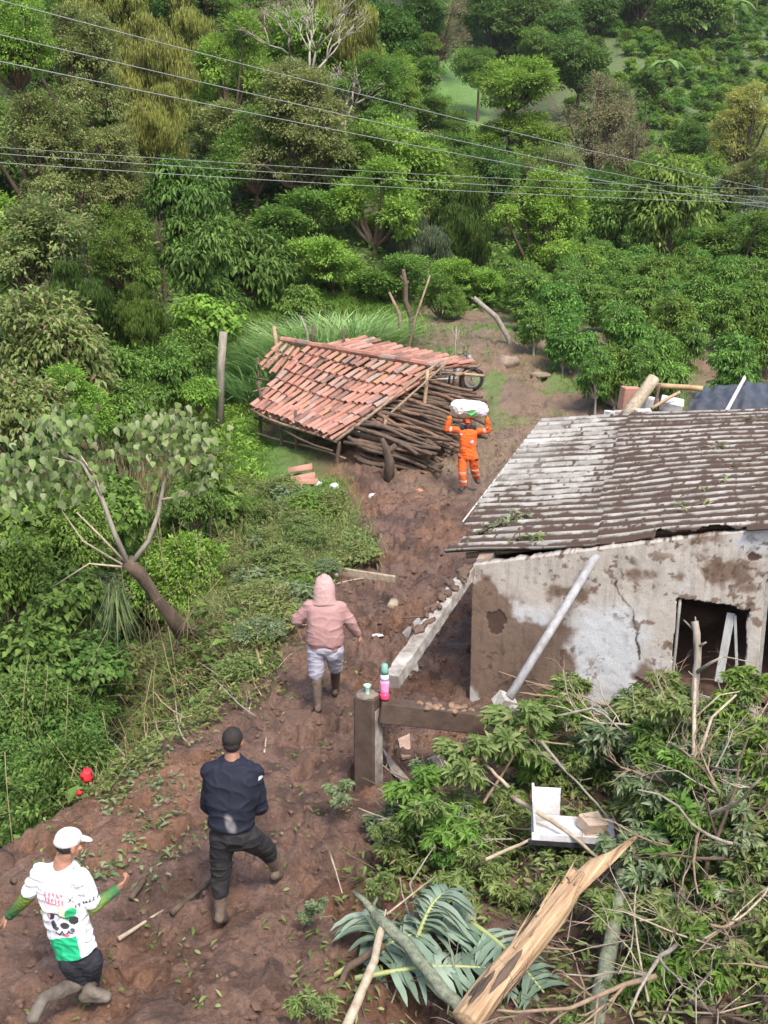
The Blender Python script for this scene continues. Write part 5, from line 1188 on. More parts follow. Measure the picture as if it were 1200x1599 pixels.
# ------------------------------------------------ man in dark hooded jacket
def man_dark():
    foot = on(345, 1437); Y = foot.y; j = J(Y)
    t = thing('person', 'dark haired person in a navy hooded jacket and black trousers stepping forward', 'person', (foot.x, foot.y, foot.z))
    hd, nk = j(364, 1158, .16), j(363, 1182, .12); shL, shR = j(328, 1203, .06), j(399, 1207, .06); ch = j(364, 1222, .06); ws = j(362, 1270, .02); pv = j(365, 1300, .0)
    eL, hL = j(326, 1256, .12), j(343, 1268, .38); eR, hR = j(405, 1258, .12), j(390, 1262, .40)
    hipL, hipR = j(347, 1308), j(386, 1306, .03); kL, aL, tL = j(345, 1366, .04), j(344, 1422, -.02), j(351, 1436, .14); kR, aR, tR = j(417, 1327, .34), j(431, 1356, .50), j(437, 1366, .62)
    B = Body(t.location); P, R = head(B, hd, (.12, 1, -.1), 1.08); B.cap(hd + Vector((0, -.02, -.07)), nk, .058, .062); B.chain([nk, ch, ws, pv], [.07, .13, .12, .13]); B.chain([shL, shR], [.045, .045])
    B.chain([shL, eL, hL], [.045, .04, .03]); B.chain([shR, eR, hR], [.045, .04, .03]); B.chain([hipL, kL, aL], [.085, .055, .04]); B.chain([hipR, kR, aR], [.085, .055, .04]); B.cap(aL, tL, .035, .03); B.cap(aR, tR, .035, .03)
    hand(B, hL, (.5, .8, .1), 0, (.8, -.5, -.2), 1, .9, 1); hand(B, hR, (-.5, .8, .1), 0, (-.8, -.5, -.2), 1, .9, -1)
    B.mesh('body', SKIN2, t, .0065, 3)
    H = Body(t.location); H.ell(P(0, -.016, .038), (.083 * 1.08, .096 * 1.08, .088 * 1.08), R); H.ell(P(0, -.045, -.015), (.074, .062, .062), R); H.mesh('hair', HAIR, t, .006, 3, .003, 60)
    C = Body(t.location); C.chain([shL, shR], [.082, .082]); C.loft([(nk + Vector((0, -.01, .01)), .085, .085), (nk + Vector((0, -.01, -.045)), .15, .11), (ch.lerp(nk, .45), .235, .135), (ch, .245, .155), (j(363, 1248, .03), .225, .155), (ws, .20, .155), (j(361, 1289, .01), .205, .16)], shR - shL)
    C.chain([shL + Vector((.02, 0, -.03)), eL], [.085, .075]); C.chain([eL, hL.lerp(eL, .1)], [.075, .05]); C.chain([shR + Vector((-.02, 0, -.03)), eR], [.085, .08]); C.chain([eR, hR.lerp(eR, .1)], [.08, .05])
    # hood hanging on the shoulders
    for a in np.linspace(-2.7, -.45, 9): C.ell(nk + Vector((math.cos(a) * .135, math.sin(a) * .115 + .02, -.035 - .05 * abs(math.sin(a)))), (.06, .055, .040))
    for a in np.linspace(-2.3, -.85, 6): C.ell(nk + Vector((math.cos(a) * .15, math.sin(a) * .10 - .03, -.15 - .03 * abs(math.sin(a)))), (.07, .05, .035))
    def col(co):
        c = np.tile([.012, .014, .025], (len(co), 1)); q = fbm(co[:, 0] * 9 + 5, co[:, 2] * 7, 4, 90); m0 = np.array(j(364, 1275) - t.location)
        d = np.exp(-((co[:, 0] - m0[0] + .3 * (co[:, 2] - m0[2])) / .045) ** 2 - ((co[:, 2] - m0[2]) / .10) ** 2) * (co[:, 1] < m0[1]); m = sst(.25, .8, d * (q + .5))[:, None] * .5
        c = c + (np.array([.30, .28, .28]) - c) * m; c = c * (1 + .5 * (q[:, None] - .5)); s_ = j(407, 1216) - t.location; 
        k = (np.abs(co[:, 0] - s_.x) < .016) & (np.abs(co[:, 2] - s_.z) < .018) & (co[:, 1] < s_.y + .2); c[k] = (.75, .75, .75); return c
    C.mesh('jacket', MC('cloth_col', .8, 70, .15, .2), t, .0075, 8, .016, 6.5, col)
    T = Body(t.location); T.chain([hipL, kL, aL.lerp(kL, .55)], [.115, .088, .078]); T.chain([hipR, kR, aR.lerp(kR, .8)], [.118, .09, .08]); T.ell(pv, (.175, .14, .13)); T.cap(hipL, hipR, .12, .12)
    T.mesh('trousers', M('black_cloth', (.014, .014, .017), (.028, .025, .024), .85, 9, .1), t, .0075, 4, .014, 8)
    boot(t, kL, aL, tL, 0, BOOT, .74); boot(t, kR, aR, tR, 0, BOOT, .86)
man_dark()
# ------------------------------------------------ hooded person in pink
def person_pink():
    foot = on(498, 1108); Y = foot.y; j = J(Y)
    t = thing('person', 'person in a pink hoodie, hood up, pale shorts and rubber boots on the path', 'person', (foot.x, foot.y, foot.z))
    hd, nk = j(507, 914, .10), j(507, 936, .07); shL, shR = j(483, 946, .04), j(533, 948, .04); ch = j(508, 960, .03); ws = j(508, 992); pv = j(508, 1010)
    eL, hL = j(465, 968, .08), j(474, 962, .30); eR, hR = j(546, 970, .06), j(560, 992, .14)
    hipL, hipR = j(495, 1014), j(522, 1014); kL, aL, tL = j(494, 1056, -.02), j(497, 1099, -.06), j(499, 1108, .08); kR, aR, tR = j(524, 1044, .20), j(524, 1074, .40), j(526, 1081, .56)
    B = Body(t.location); P, R = head(B, hd, (.02, 1, -.15), 1.05); B.cap(hd + Vector((0, -.02, -.07)), nk, .058, .062); B.chain([nk, ch, ws, pv], [.07, .13, .12, .13]); B.chain([shL, shR], [.045, .045])
    B.chain([shL, eL, hL], [.052, .04, .028]); B.chain([shR, eR, hR], [.052, .04, .028]); B.chain([hipL, kL, aL], [.09, .055, .04]); B.chain([hipR, kR, aR], [.09, .055, .04]); B.cap(aL, tL, .035, .03); B.cap(aR, tR, .035, .03)
    hand(B, hL, (.2, .9, .3), 0, (.6, -.2, -.4), .95, .8, 1); hand(B, hR, (.45, .3, -.75), 0, (-.8, .2, -.5), .95, .35, -1); B.mesh('body', SKIN, t, .0065, 3)
    C = Body(t.location); C.chain([shL, shR], [.08, .08]); C.loft([(nk + Vector((0, -.01, .02)), .10, .09), (nk + Vector((0, -.01, -.04)), .15, .11), (ch.lerp(nk, .5), .225, .14), (ch, .235, .16), (j(508, 982), .225, .165), (ws, .238, .175), (j(508, 1002), .235, .175), (j(508, 1008), .20, .15), (j(508, 1012), .205, .155)], shR - shL)
    C.chain([shL + Vector((.02, 0, -.02)), eL], [.088, .084]); C.chain([eL, hL.lerp(eL, .12)], [.082, .058]); C.chain([shR + Vector((-.02, 0, -.02)), eR], [.088, .080]); C.chain([eR, hR.lerp(eR, .15)], [.078, .056])
    def col(co):
        q = fbm(co[:, 0] * 6, co[:, 2] * 6, 3, 91)[:, None]; return np.array([.35, .205, .195]) * (1 + .25 * (q - .5)) - (co[:, 2:3] < (j(508, 975) - t.location).z) * np.array([.05, .03, .03]) * q
    C.mesh('hoodie', MATS['cloth_col'], t, .0075, 10, .011, 6.0, col)
    Hd = Body(t.location); Hd.ell(hd + Vector((0, -.03, .025)), (.118, .125, .128)); Hd.ell(hd + Vector((0, -.05, .10)), (.055, .075, .07)); Hd.loft([(hd + Vector((0, -.03, .07)), .105, .115), (hd + Vector((0, -.035, -.02)), .135, .135), (nk + Vector((0, -.03, .03)), .135, .125), (nk + Vector((0, -.03, -.035)), .165, .13)], (1, 0, 0))
    def colh(co): return np.tile([.43, .275, .262], (len(co), 1)) * (1 + .2 * (fbm(co[:, 0] * 9, co[:, 2] * 9, 3, 92)[:, None] - .5))
    Hd.mesh('hood', MATS['cloth_col'], t, .0075, 12, .006, 9, colh)
    T = Body(t.location); T.chain([hipL, kL.lerp(hipL, .12)], [.125, .095]); T.chain([hipR, kR.lerp(hipR, .1)], [.125, .095]); T.ell(pv + Vector((0, -.01, 0)), (.19, .155, .12)); T.ell(j(497, 1020, -.05), (.1, .08, .12)); T.ell(j(519, 1020, -.05), (.1, .08, .12))
    T.mesh('shorts', M('pale_cloth', (.40, .39, .45), (.31, .295, .35), .85, 8, .1), t, .0075, 14, .010, 8)
    boot(t, kL, aL, tL, 0, BOOT, .85); boot(t, kR, aR, tR, 0, M('wet_boot', (.10, .07, .055), (.05, .036, .03), .55, 12, .3), .85)
person_pink()
# ------------------------------------------------ man in cap
def man_cap():
    foot = on(150, 1563); Y = foot.y - .10; j = J(Y)
    t = thing('person', 'person in a white cap, printed white shirt and green sleeves striding, bottom left', 'person', (foot.x, foot.y, foot.z))
    hd, nk = j(109, 1318, .06), j(99, 1344, .05); shL, shR = j(66, 1362, .06), j(126, 1372, -.02); ch = j(97, 1385, .03); mid = j(103, 1425); ws = j(113, 1465); pv = j(124, 1492)
    eL, hL = j(44, 1400, .10), j(14, 1431, .22); eR, hR = j(146, 1416, .02), j(183, 1388, .14)
    hipL, hipR = j(112, 1500, -.02), j(140, 1500, .02); kL, aL, tL = j(128, 1533, .06), j(68, 1560, -.28), j(52, 1590, -.42); kR, aR, tR = j(140, 1530, .20), j(138, 1547, -.04), j(165, 1557, -.02)
    B = Body(t.location); P, R = head(B, hd, (.75, .62, -.12), 1.05); B.cap(hd + Vector((-.02, -.02, -.06)), nk, .056, .060); B.chain([nk, ch, ws, pv], [.07, .10, .085, .08]); B.chain([shL, shR], [.055, .055])
    B.chain([shL, eL, hL], [.05, .04, .027]); B.chain([shR, eR, hR], [.05, .04, .027]); B.chain([hipL, kL, aL], [.065, .048, .036]); B.chain([hipR, kR, aR], [.065, .048, .036]); B.cap(aL, tL, .033, .03); B.cap(aR, tR, .033, .03)
    hand(B, hL, (-.65, .15, -.6), 0, (.5, .3, -.5), .95, .5, 1); hand(B, hR, (.75, .25, .6), 0, (-.5, .5, .6), .95, 1.0, -1); B.mesh('body', SKIN, t, .006, 3)
    Hc = Body(t.location); Hc.ell(P(0, -.03, .0), (.082, .075, .065), R); Hc.mesh('hair', HAIR, t, .006, 3, .002, 60)
    K = Body(t.location); K.ell(P(0, -.012, .052), (.088, .106, .078), R); K.ell(P(0, -.02, .03), (.088, .104, .055), R); K.mesh('cap', M('white_cap', (.72, .69, .65), (.60, .56, .52), .85, 14, .1), t, .006, 3, .002, 12)
    K = Body(t.location); K.ell(P(0, .11, .018), (.062, .072, .013), R @ rotm(-.35, 0, 0)); br = K.mesh('cap_brim', MATS['white_cap'], t, .005, 2)
    C = Body(t.location); C.loft([(nk + Vector((0, -.01, -.015)), .075, .072), (nk + Vector((.0, -.005, -.05)), .125, .095), (ch.lerp(nk, .45), .19, .115), (ch, .198, .125), (mid, .178, .122), (ws, .165, .122), (j(120, 1485, 0), .16, .122)], shR - shL)
    C.chain([shL, eL.lerp(shL, .25)], [.078, .070]); C.chain([shR, eR.lerp(shR, .25)], [.080, .072]); pass
    L0 = np.array(t.location)
    def px(co): w = co + L0; dp = w[:, 1] * math.cos(PITCH) + (CAMH - w[:, 2]) * math.sin(PITCH); return CX + FPX * w[:, 0] / dp, CY - FPX * (w[:, 1] * math.sin(PITCH) - (CAMH - w[:, 2]) * math.cos(PITCH)) / dp
    # the print is laid out on the shirt's own back panel: u across, v down from the collar
    ax_v = np.array((ws - ch).normalized()); ax_u = np.array((Vector((1, 0, 0)) - (ws - ch).normalized() * (ws - ch).normalized().x).normalized()); O = np.array(ch - t.location)
    def col(co):
        u = (co - O) @ ax_u; v = (co - O) @ ax_v; back = co[:, 1] < (O[1] + (mid.y - ch.y) + .03); c = np.tile([.74, .74, .76], (len(co), 1)); nz = fbm(co[:, 0] * 30, co[:, 2] * 30, 2, 93) - .5
        def put(mk, k, a=1.0): 
            mk = mk & back; c[mk] = c[mk] * (1 - a) + np.array(k) * a
        E = lambda a, b_, r1, r2, rr=0: (((u - a) * math.cos(rr) + (v - b_) * math.sin(rr)) / r1) ** 2 + ((-(u - a) * math.sin(rr) + (v - b_) * math.cos(rr)) / r2) ** 2 + nz * .5 < 1
        put(E(-.02, .24, .115, .10), (.55, .55, .60)); put(E(0.02, .13, .035, .085, -.3), (.62, .66, .50)); put(E(.075, .155, .04, .06, .6), (.03, .40, .16))
        put(E(-.085, .165, .034, .03), (.03, .03, .035)); put(E(.09, .21, .036, .034), (.03, .03, .035))
        put(np.abs(v - .17 - .35 * u - .01 * np.sin(u * 60)) < .007 * (np.abs(u) < .09) , (.04, .04, .05)); put(E(-.07, .235, .024, .036), (.05, .05, .06)); put(E(.015, .245, .036, .030), (.05, .05, .06)); put(E(-.05, .262, .02, .018), (.07, .07, .08)); put(E(.07, .285, .02, .016), (.08, .08, .09))
        put((np.abs(v - .305 - .012 * np.sin(u * 120)) < .009) & (np.abs(u) < .065), (.05, .05, .06)); put(E(.01, .325, .03, .013), (.85, .18, .28))
        g = (v > .345 - .20 * u + .01 * np.sin(u * 20)) & (v < .56) & (u < .085) & (u > -.15); put(g, (.02, .42, .19))
        put((np.abs(u + .035 + .02 * np.sin(v * 60)) < .09) & (np.abs(v - (.0 + .18 * u + .008 * np.sin(u * 170))) < .018) & (np.sin(u * 190 + 1) > -.35), (.88, .20, .27)); put((np.abs(u + .03) < .085) & (np.abs(v - (.05 + .18 * u + .006 * np.sin(u * 200))) < .020) & (np.sin(u * 240) > -.45), (.88, .16, .24)); put((np.abs(u + .02) < .08) & (np.abs(v - (.075 + .18 * u)) < .004), (.88, .2, .27))
        X = ((np.abs((u - .095) - (v - .045)) < .006) | (np.abs((u - .095) + (v - .045)) < .006)) & (np.abs(u - .095) < .026); put(X, (.05, .05, .06))
        put(E(-.10, .12, .02, .07), (.80, .55, .60), .5)
        s2 = (co - np.array(eR.lerp(shR, .38) - t.location)); put((np.abs(s2[:, 2] - .25 * s2[:, 0]) < .016) & (np.sin(s2[:, 0] * 260) > -.2) & (u > .11), (.12, .14, .2)); put((np.sin(co[:, 0] * 75) * np.sin(co[:, 2] * 66) > .93) & (u > .1), (.15, .15, .18))
        return c
    C.mesh('shirt', MATS['cloth_col'], t, .0058, 6, .015, 7.5, col)
    for e_, h_, s_ in ((eL, hL, shL), (eR, hR, shR)):
        G = Body(t.location); G.chain([s_.lerp(e_, .68), e_, h_.lerp(e_, .04)], [.056, .052, .036])
        def cg(co, e_=e_, h_=h_):
            d = np.linalg.norm(co - np.array(h_ - t.location), axis=1) / (e_ - h_).length; k = sst(.1, 1.1, d)[:, None]; return np.array([.035, .13, .05]) * (1 - k) + np.array([.17, .24, .045]) * k
        G.mesh('arm_sleeve', MATS['cloth_col'], t, .0055, 3, .006, 22, cg)
    T = Body(t.location); T.chain([hipL, kL.lerp(hipL, .05)], [.10, .082]); T.chain([hipR, kR], [.105, .088]); T.ell(pv, (.135, .11, .10)); T.mesh('shorts', M('navy_cloth', (.016, .018, .026), (.03, .03, .036), .85, 9, .1), t, .0065, 3, .010, 10)
    boot(t, kL, aL, tL, 0, M('grey_boot', (.16, .135, .11), (.075, .062, .05), .7, 9, .3), .93, 'muddy grey boot lifted behind'); boot(t, kR, aR, tR, 0, MATS['grey_boot'], .80)
man_cap()
# ------------------------------------------------ worker in orange
def worker():
    foot = on(722, 767); Y = foot.y; j = J(Y)
    t = thing('person', 'person in orange overalls carrying a white sack on the head with both arms raised', 'person', (foot.x, foot.y, foot.z))
    hd, nk = j(731, 660, -.03), j(731, 668); shL, shR = j(715, 672), j(748, 673); ch = j(731, 680); ws = j(731, 698); pv = j(731, 710)
    eL, hL = j(698, 670, -.06), j(704, 648, -.10); eR, hR = j(763, 672, -.06), j(760, 650, -.10)
    hipL, hipR = j(723, 713), j(739, 713); kL, aL, tL = j(722, 735, -.06), j(724, 758, -.02), j(721, 765, -.20); kR, aR, tR = j(741, 733, .10), j(745, 748, .30), j(747, 753, .18)
    OR = M('orange_cloth', (.80, .135, .025), (.66, .10, .02), .75, 7, .1); B = Body(t.location); P, R = head(B, hd, (0, -1, -.1), 1.0); B.cap(hd + Vector((0, .02, -.07)), nk, .056, .06); B.chain([nk, ch, ws, pv], [.07, .12, .11, .12]); B.chain([shL, shR], [.045, .045])
    B.chain([shL, eL, hL], [.05, .04, .027]); B.chain([shR, eR, hR], [.05, .04, .027]); B.chain([hipL, kL, aL], [.08, .055, .04]); B.chain([hipR, kR, aR], [.08, .055, .04]); B.cap(aL, tL, .035, .03); B.cap(aR, tR, .035, .03)
    hand(B, hL, (.15, .1, 1), 0, (.9, .3, 0), 1, .35, 1); hand(B, hR, (-.15, .1, 1), 0, (-.9, .3, 0), 1, .35, -1); B.mesh('body', SKIN2, t, .0065, 3)
    for q in (-1, 1):
        e = MB(t.location); e.ell(P(.03 * q, .088, .008), (.011, .006, .006), R, 8, 6); e.build('eye', HAIR, t)
    K = Body(t.location); K.ell(P(0, -.01, .06), (.09, .105, .06), R); K.ell(P(0, .11, .04), (.06, .07, .012), R); K.mesh('cap', M('orange_cap', (.60, .10, .03), (.4, .07, .03), .8, 7, .1), t, .006, 3)
    C = Body(t.location); C.loft([(nk + Vector((0, 0, -.02)), .12, .10), (ch.lerp(nk, .5), .22, .13), (ch, .215, .14), (ws, .19, .14), (pv, .20, .145), (pv + Vector((0, 0, -.12)), .18, .13)], (1, 0, 0)); C.chain([shL, eL, hL.lerp(eL, .22)], [.085, .075, .062]); C.chain([shR, eR, hR.lerp(eR, .22)], [.085, .075, .062])
    C.chain([hipL, kL, aL.lerp(kL, .12)], [.12, .10, .09]); C.chain([hipR, kR, aR.lerp(kR, .12)], [.12, .10, .09])
    zk = lambda p: (p - t.location).z
    def col(co):
        c = np.tile([.78, .135, .025], (len(co), 1)); x, z = co[:, 0], co[:, 2]; dq = fbm(x * 7, z * 6, 4, 95)[:, None]; lowd = sst(.75, .1, z)[:, None]; c = c * (1 - .35 * sst(.45, .7, dq)) ; c = c + (np.array([.20, .11, .07]) - c) * lowd * sst(.4, .6, dq) * .6
        for p in (j(722, 737), j(722, 750)): c[(np.abs(z - zk(p)) < .028) & (z < zk(pv) - .1) & (x < (pv - t.location).x)] = (.62, .36, .30)
        for p in (j(742, 735), j(742, 744)): c[(np.abs(z - zk(p)) < .024) & (x > (pv - t.location).x)] = (.62, .36, .30)
        for e_ in (eL, eR): d = np.linalg.norm(co - np.array(e_ - t.location), axis=1); c[(d > .085) & (d < .13) & (np.abs(x - (ch - t.location).x) < .44) & (z < zk(eL) + .08)] = (.60, .34, .30)
        s_ = j(737, 688) - t.location; c[((x - s_.x) ** 2 + (z - s_.z) ** 2 < .0016) & (co[:, 1] < .1)] = (.55, .40, .60); s_ = j(720, 677) - t.location; c[((x - s_.x) ** 2 + (z - s_.z) ** 2 < .001) & (co[:, 1] < .1)] = (.6, .35, .4)
        for p in (j(716, 714), j(745, 717)): p = p - t.location; c[(np.abs(x - p.x) < .05) & (np.abs(z - p.z) < .028)] = (.03, .03, .07)
        return c
    C.mesh('overalls', MATS['cloth_col'], t, .0075, 9, .012, 8, col)
    N = Body(t.location)
    for s in (-1, 1): N.chain([nk + Vector((.055 * s, -.02, 0)), nk + Vector((.135 * s, -.02, -.005))], [.065, .06])
    N.mesh('collar', M('navy_collar', (.015, .018, .05), (.02, .02, .05), .8, 9, .1), t, .007, 3)
    boot(t, kL, aL, tL, 0, BOOT2, .3); boot(t, kR, aR, tR, 0, BOOT2, .3)
    # the sack
    c = j(733, 638, -.02); g = Body(c); sd = Vector((1, -.25, -.06)).normalized(); g.chain([c - sd * .24, c + sd * .24], [.205, .195]); g.ell(c - sd * .27, (.17, .19, .185)); g.ell(c + sd * .29, (.14, .17, .165)); g.ell(c + sd * .42, (.05, .06, .06))
    tt = thing('sack', 'full white sack with a green patch, carried on the head of the orange worker', 'sack', c)
    def cs(co):
        k = np.tile([.72, .68, .64], (len(co), 1)); k[((co[:, 0] - .05) / .12) ** 2 + ((co[:, 2] + .09) / .09) ** 2 < 1] = (.22, .62, .22); k[co[:, 2] < -.15] = (.55, .48, .30)
        m = ((co[:, 0] - .27) / .12) ** 2 + ((co[:, 2] + .0) / .14) ** 2 < 1; k[m] = (.66, .56, .66); return k
    g.mesh('bag', MATS['cloth_col'], tt, .009, 3, .034, 5, cs)
worker()
# ================================================================== SMALL THINGS
def bottle():
    p = at(601, 1091, 10.9); t = thing('bottle', 'clear bottle of pink liquid with a green cap standing on the broken beam', 'bottle', p); s = .92
    GL = M('bottle_clear', (.55, .58, .62), (.5, .52, .56), .15, 3, 0, .6)
    def L(nm, prof, m, n=18): b = MB(p); b.lathe(p, [(r * s, z * s) for r, z in prof], n); return b.build(nm, m, t)
    L('drink', [(.050, 0), (.058, .012), (.058, .06), (.050, .075)], M('red_drink', (.78, .03, .10), (.85, .08, .2), .12, 4, 0, .6))
    L('label_band', [(.050, .076), (.047, .10), (.052, .15), (.055, .19), (.052, .235)], M('pink_band', (.80, .16, .36), (.85, .40, .60), .3, 14, 0))
    L('shoulder', [(.052, .236), (.053, .27), (.044, .31)], GL); L('lid', [(.046, .311), (.044, .36), (.036, .43), (.026, .435), (.020, .44)], M('green_cap', (.17, .36, .29), (.14, .30, .25), .4, 3, 0))
bottle()
def cup():
    p = at(574, 1085, 10.85); t = thing('glass', 'small green glass standing on top of the concrete post', 'glass', p); b = MB(p); b.lathe(p, [(.030, .0), (.024, .02), (.022, .05), (.030, .085), (.044, .115), (.041, .114), (.027, .085), (.018, .05), (.018, .03)], 16); b.build('bowl', M('pale_green_glass', (.32, .50, .42), (.28, .45, .38), .25, 3, 0, .5), t)
cup()
def ground_stub():
    p = on(614, 942); b = MB(); b.stick(p + Vector((.02, .12, .09)), p + Vector((-.02, -.14, .09)), .085, .095, 9, 0, 2, .15); tag(b.build('log_stub', B_pale), 'short sawn log stub on the mud above the white scrap', 'log')
def lump(name, label, cat, px, py, r, m, dz=0, noise=.5, ns=2.2, Y=None):
    p = on(px, py) if Y is None else at(px, py, Y); b = MB(); b.ell((0, 0, 0), r, None, 14, 9, noise, ns); o = b.build(name, m, loc=(p.x, p.y, p.z + r[2] * .5 + dz)); return tag(o, label, cat)
CR = M('red_cloth', (.62, .03, .04), (.45, .02, .03), .5, 9, .2); WPL = M('white_plastic', (.75, .75, .76), (.55, .55, .56), .35, 7, .2); BPL = M('blue_plastic', (.10, .30, .55), (.08, .2, .4), .35, 7, .2)
lump('red_bag', 'crumpled red plastic bag on the edge of the gully bank', 'bag', 136, 1214, (.065, .055, .075), CR, -.02, .8, 3.5, Y=11.0); lump('red_scrap', 'red scrap just below the crumpled red bag', 'scrap', 124, 1238, (.03, .025, .03), CR, -.02, .8, 3.5, Y=10.75)
lump('red_scrap', 'tiny red scrap on the mud under the cross beam', 'scrap', 614, 1128, (.03, .02, .02), CR)
lump('white_plate', 'white plastic scrap lying on the mud right of the pink hooded person', 'scrap', 590, 992, (.085, .06, .018), WPL, .01, .35)
ground_stub()
lump('white_scrap', 'white scrap at the left end of the plank on the path', 'scrap', 526, 898, (.04, .03, .04), WPL)
for x, y, r, m, l in [(522, 762, (.13, .1, .09), WPL, 'white plastic bag at the right of the rubbish heap'), (498, 758, (.10, .1, .07), WPL, 'white plastic bag in the middle of the rubbish heap'), (484, 766, (.07, .05, .04), BPL, 'blue plastic scrap at the left of the rubbish heap'),
                      (510, 772, (.06, .05, .04), BPL, 'blue plastic scrap at the right of the rubbish heap'), (583, 772, (.11, .09, .07), WPL, 'white lump alone on the path beside the stump'), (497, 795, (.10, .07, .03), M('yellow_plastic', (.55, .55, .10), (.4, .4, .1), .4, 8, .1), 'yellow plastic scrap below the rubbish heap'),
                      (440, 778, (.12, .08, .05), WPL, 'grey white plastic at the lower left of the rubbish heap'), (656, 768, (.10, .07, .05), M('rust_chip', (.45, .22, .14)), 'small brick coloured stone on the path'), (470, 780, (.14, .1, .05), M('grey_rubbish', (.30, .31, .33), (.15, .15, .16), .5, 9, .4), 'grey crumpled sheet in the rubbish heap')]:
    lump('plastic_bag' if 'bag' in l else 'scrap', l, 'rubbish', x, y, r, m)
n = 170; P = in_poly([(430, 765), (530, 755), (545, 785), (480, 850), (420, 830)], n, 30); D = sph(n) * [1, 1, .3]; N = unit(np.array([0, 0, 1.0]) + sph(n) * .5)
tag(link('litter', leaves('litter', P + [0, 0, .02], D, N, .12 * rng.uniform(.4, 1.4, n), .08 * rng.uniform(.5, 1.3, n), False), M('litter_mixed', (.4, .4, .42), (.3, .3, .3), .5, 5, 0, island=[(0, (.12, .12, .13)), (.4, (.34, .36, .40)), (.7, (.55, .56, .6)), (.85, (.12, .28, .45)), (.95, (.5, .2, .15)), (1, (.5, .5, .2))])), 'scraps of rubbish strewn below the shed', 'litter', kind='stuff')
for k, (x0, y0, x1, y1, l) in enumerate([(450, 742, 488, 738, 'top roof tile of the little stack on the grass'), (452, 752, 492, 748, 'middle roof tile of the little stack on the grass'), (460, 760, 496, 757, 'lowest roof tile of the little stack on the grass')]):
    a, e = on(x0, y0), on(x1, y1); b = MB(a); vs = []; d = (e - a).normalized(); sd = d.cross(Vector((0, 0, 1)))
    for (p, w) in ((a, .10), (e, .13)):
        for th in (0, .014):
            for i in range(8): an = math.pi * i / 7; vs.append(p + sd * math.cos(an) * (w - th) + Vector((0, 0, 1)) * (math.sin(an) * (w - th) + .06 + .05 * (2 - k)))
    fs = []
    for i in range(7): fs += [(i, i + 1, i + 17, i + 16), (i + 8, i + 24, i + 25, i + 9), (i + 16, i + 17, i + 25, i + 24), (i, i + 8, i + 9, i + 1)]
    b.add(vs, fs); tag(b.build('roof_tile', TILE, None, True, a), l, 'tile')
def ground_stick(name, label, cat, a, e, r, m, lift=.04, n=7, bend=.02):
    p, q = on(*a) + Vector((0, 0, lift)), on(*e) + Vector((0, 0, lift)); b = MB(); b.stick(p, q, r[0], r[1], n, bend, 6); return tag(b.build(name, m), label, cat)
b = MB(); p, q = on(530, 896), on(618, 908); b.box(p.lerp(q, .5) + Vector((0, 0, .05)), (.05, .14, (q - p).length), frame_of(q - p), .008, .01); tag(b.build('plank', B_pale, None, False), 'pale plank lying across the muddy path above the pink hooded person', 'plank')
ground_stick('stick', 'thin stick just below the pale plank', 'stick', (526, 908), (570, 904), (.015, .01), B_pale)
ground_stick('stick', 'brown stick on the mud left of the dark jacketed person\'s boots', 'stick', (268, 1434), (328, 1382), (.03, .018), B_brown); ground_stick('stick', 'forked pale stick behind the green sleeve', 'stick', (185, 1460), (255, 1412), (.022, .010), B_pale)
ground_stick('stick', 'short brown log at the left edge beside the capped head', 'stick', (18, 1362), (52, 1340), (.035, .03), B_brown); ground_stick('stick', 'green stalk behind the shirt of the capped person', 'stick', (150, 1488), (185, 1498), (.015, .012), B_moss)
ground_stick('stick', 'short brown stick behind the clenched hand', 'stick', (205, 1408), (225, 1380), (.03, .03), B_brown)
ground_stick('stick', 'straight pale stick in the mud right of the dark haired head', 'stick', (413, 1178), (416, 1155), (.012, .01), B_pale)
ground_stick('bare_branch', 'long bare branch on the weeds left of the pink hooded person', 'branch', (408, 1048), (385, 930), (.022, .010), W_lite, .15); ground_stick('bare_branch', 'pale stick lying over the bank above the dark haired head', 'branch', (228, 1150), (300, 1128), (.016, .010), W_lite, .15)
ground_stick('bare_branch', 'long pale stick slanting through the weeds of the bank', 'branch', (165, 1100), (225, 1078), (.018, .012), W_lite, .5)
for k in range(46):
    p = in_poly([(300, 1040), (430, 900), (440, 1060), (400, 1140), (250, 1200), (180, 1210)], 1, 100 + k)[0]; a = random.uniform(-.2, 2.6); L = random.uniform(.25, .85); d = Vector((math.cos(a), math.sin(a), random.uniform(-.05, .45))); b = MB(p); r = random.uniform(.005, .012)
    b.stick(Vector(p) + Vector((0, 0, .04)), Vector(p) + d * L + Vector((0, 0, .1)), r, r * .5, 5, .08, 5); tag(b.build('dry_stalk', random.choice([W_lite, B_pale, B_grey]), loc=p), 'one of the dry stalks strewn on the gully bank', 'stick', 'dry stalks strewn on the gully bank')

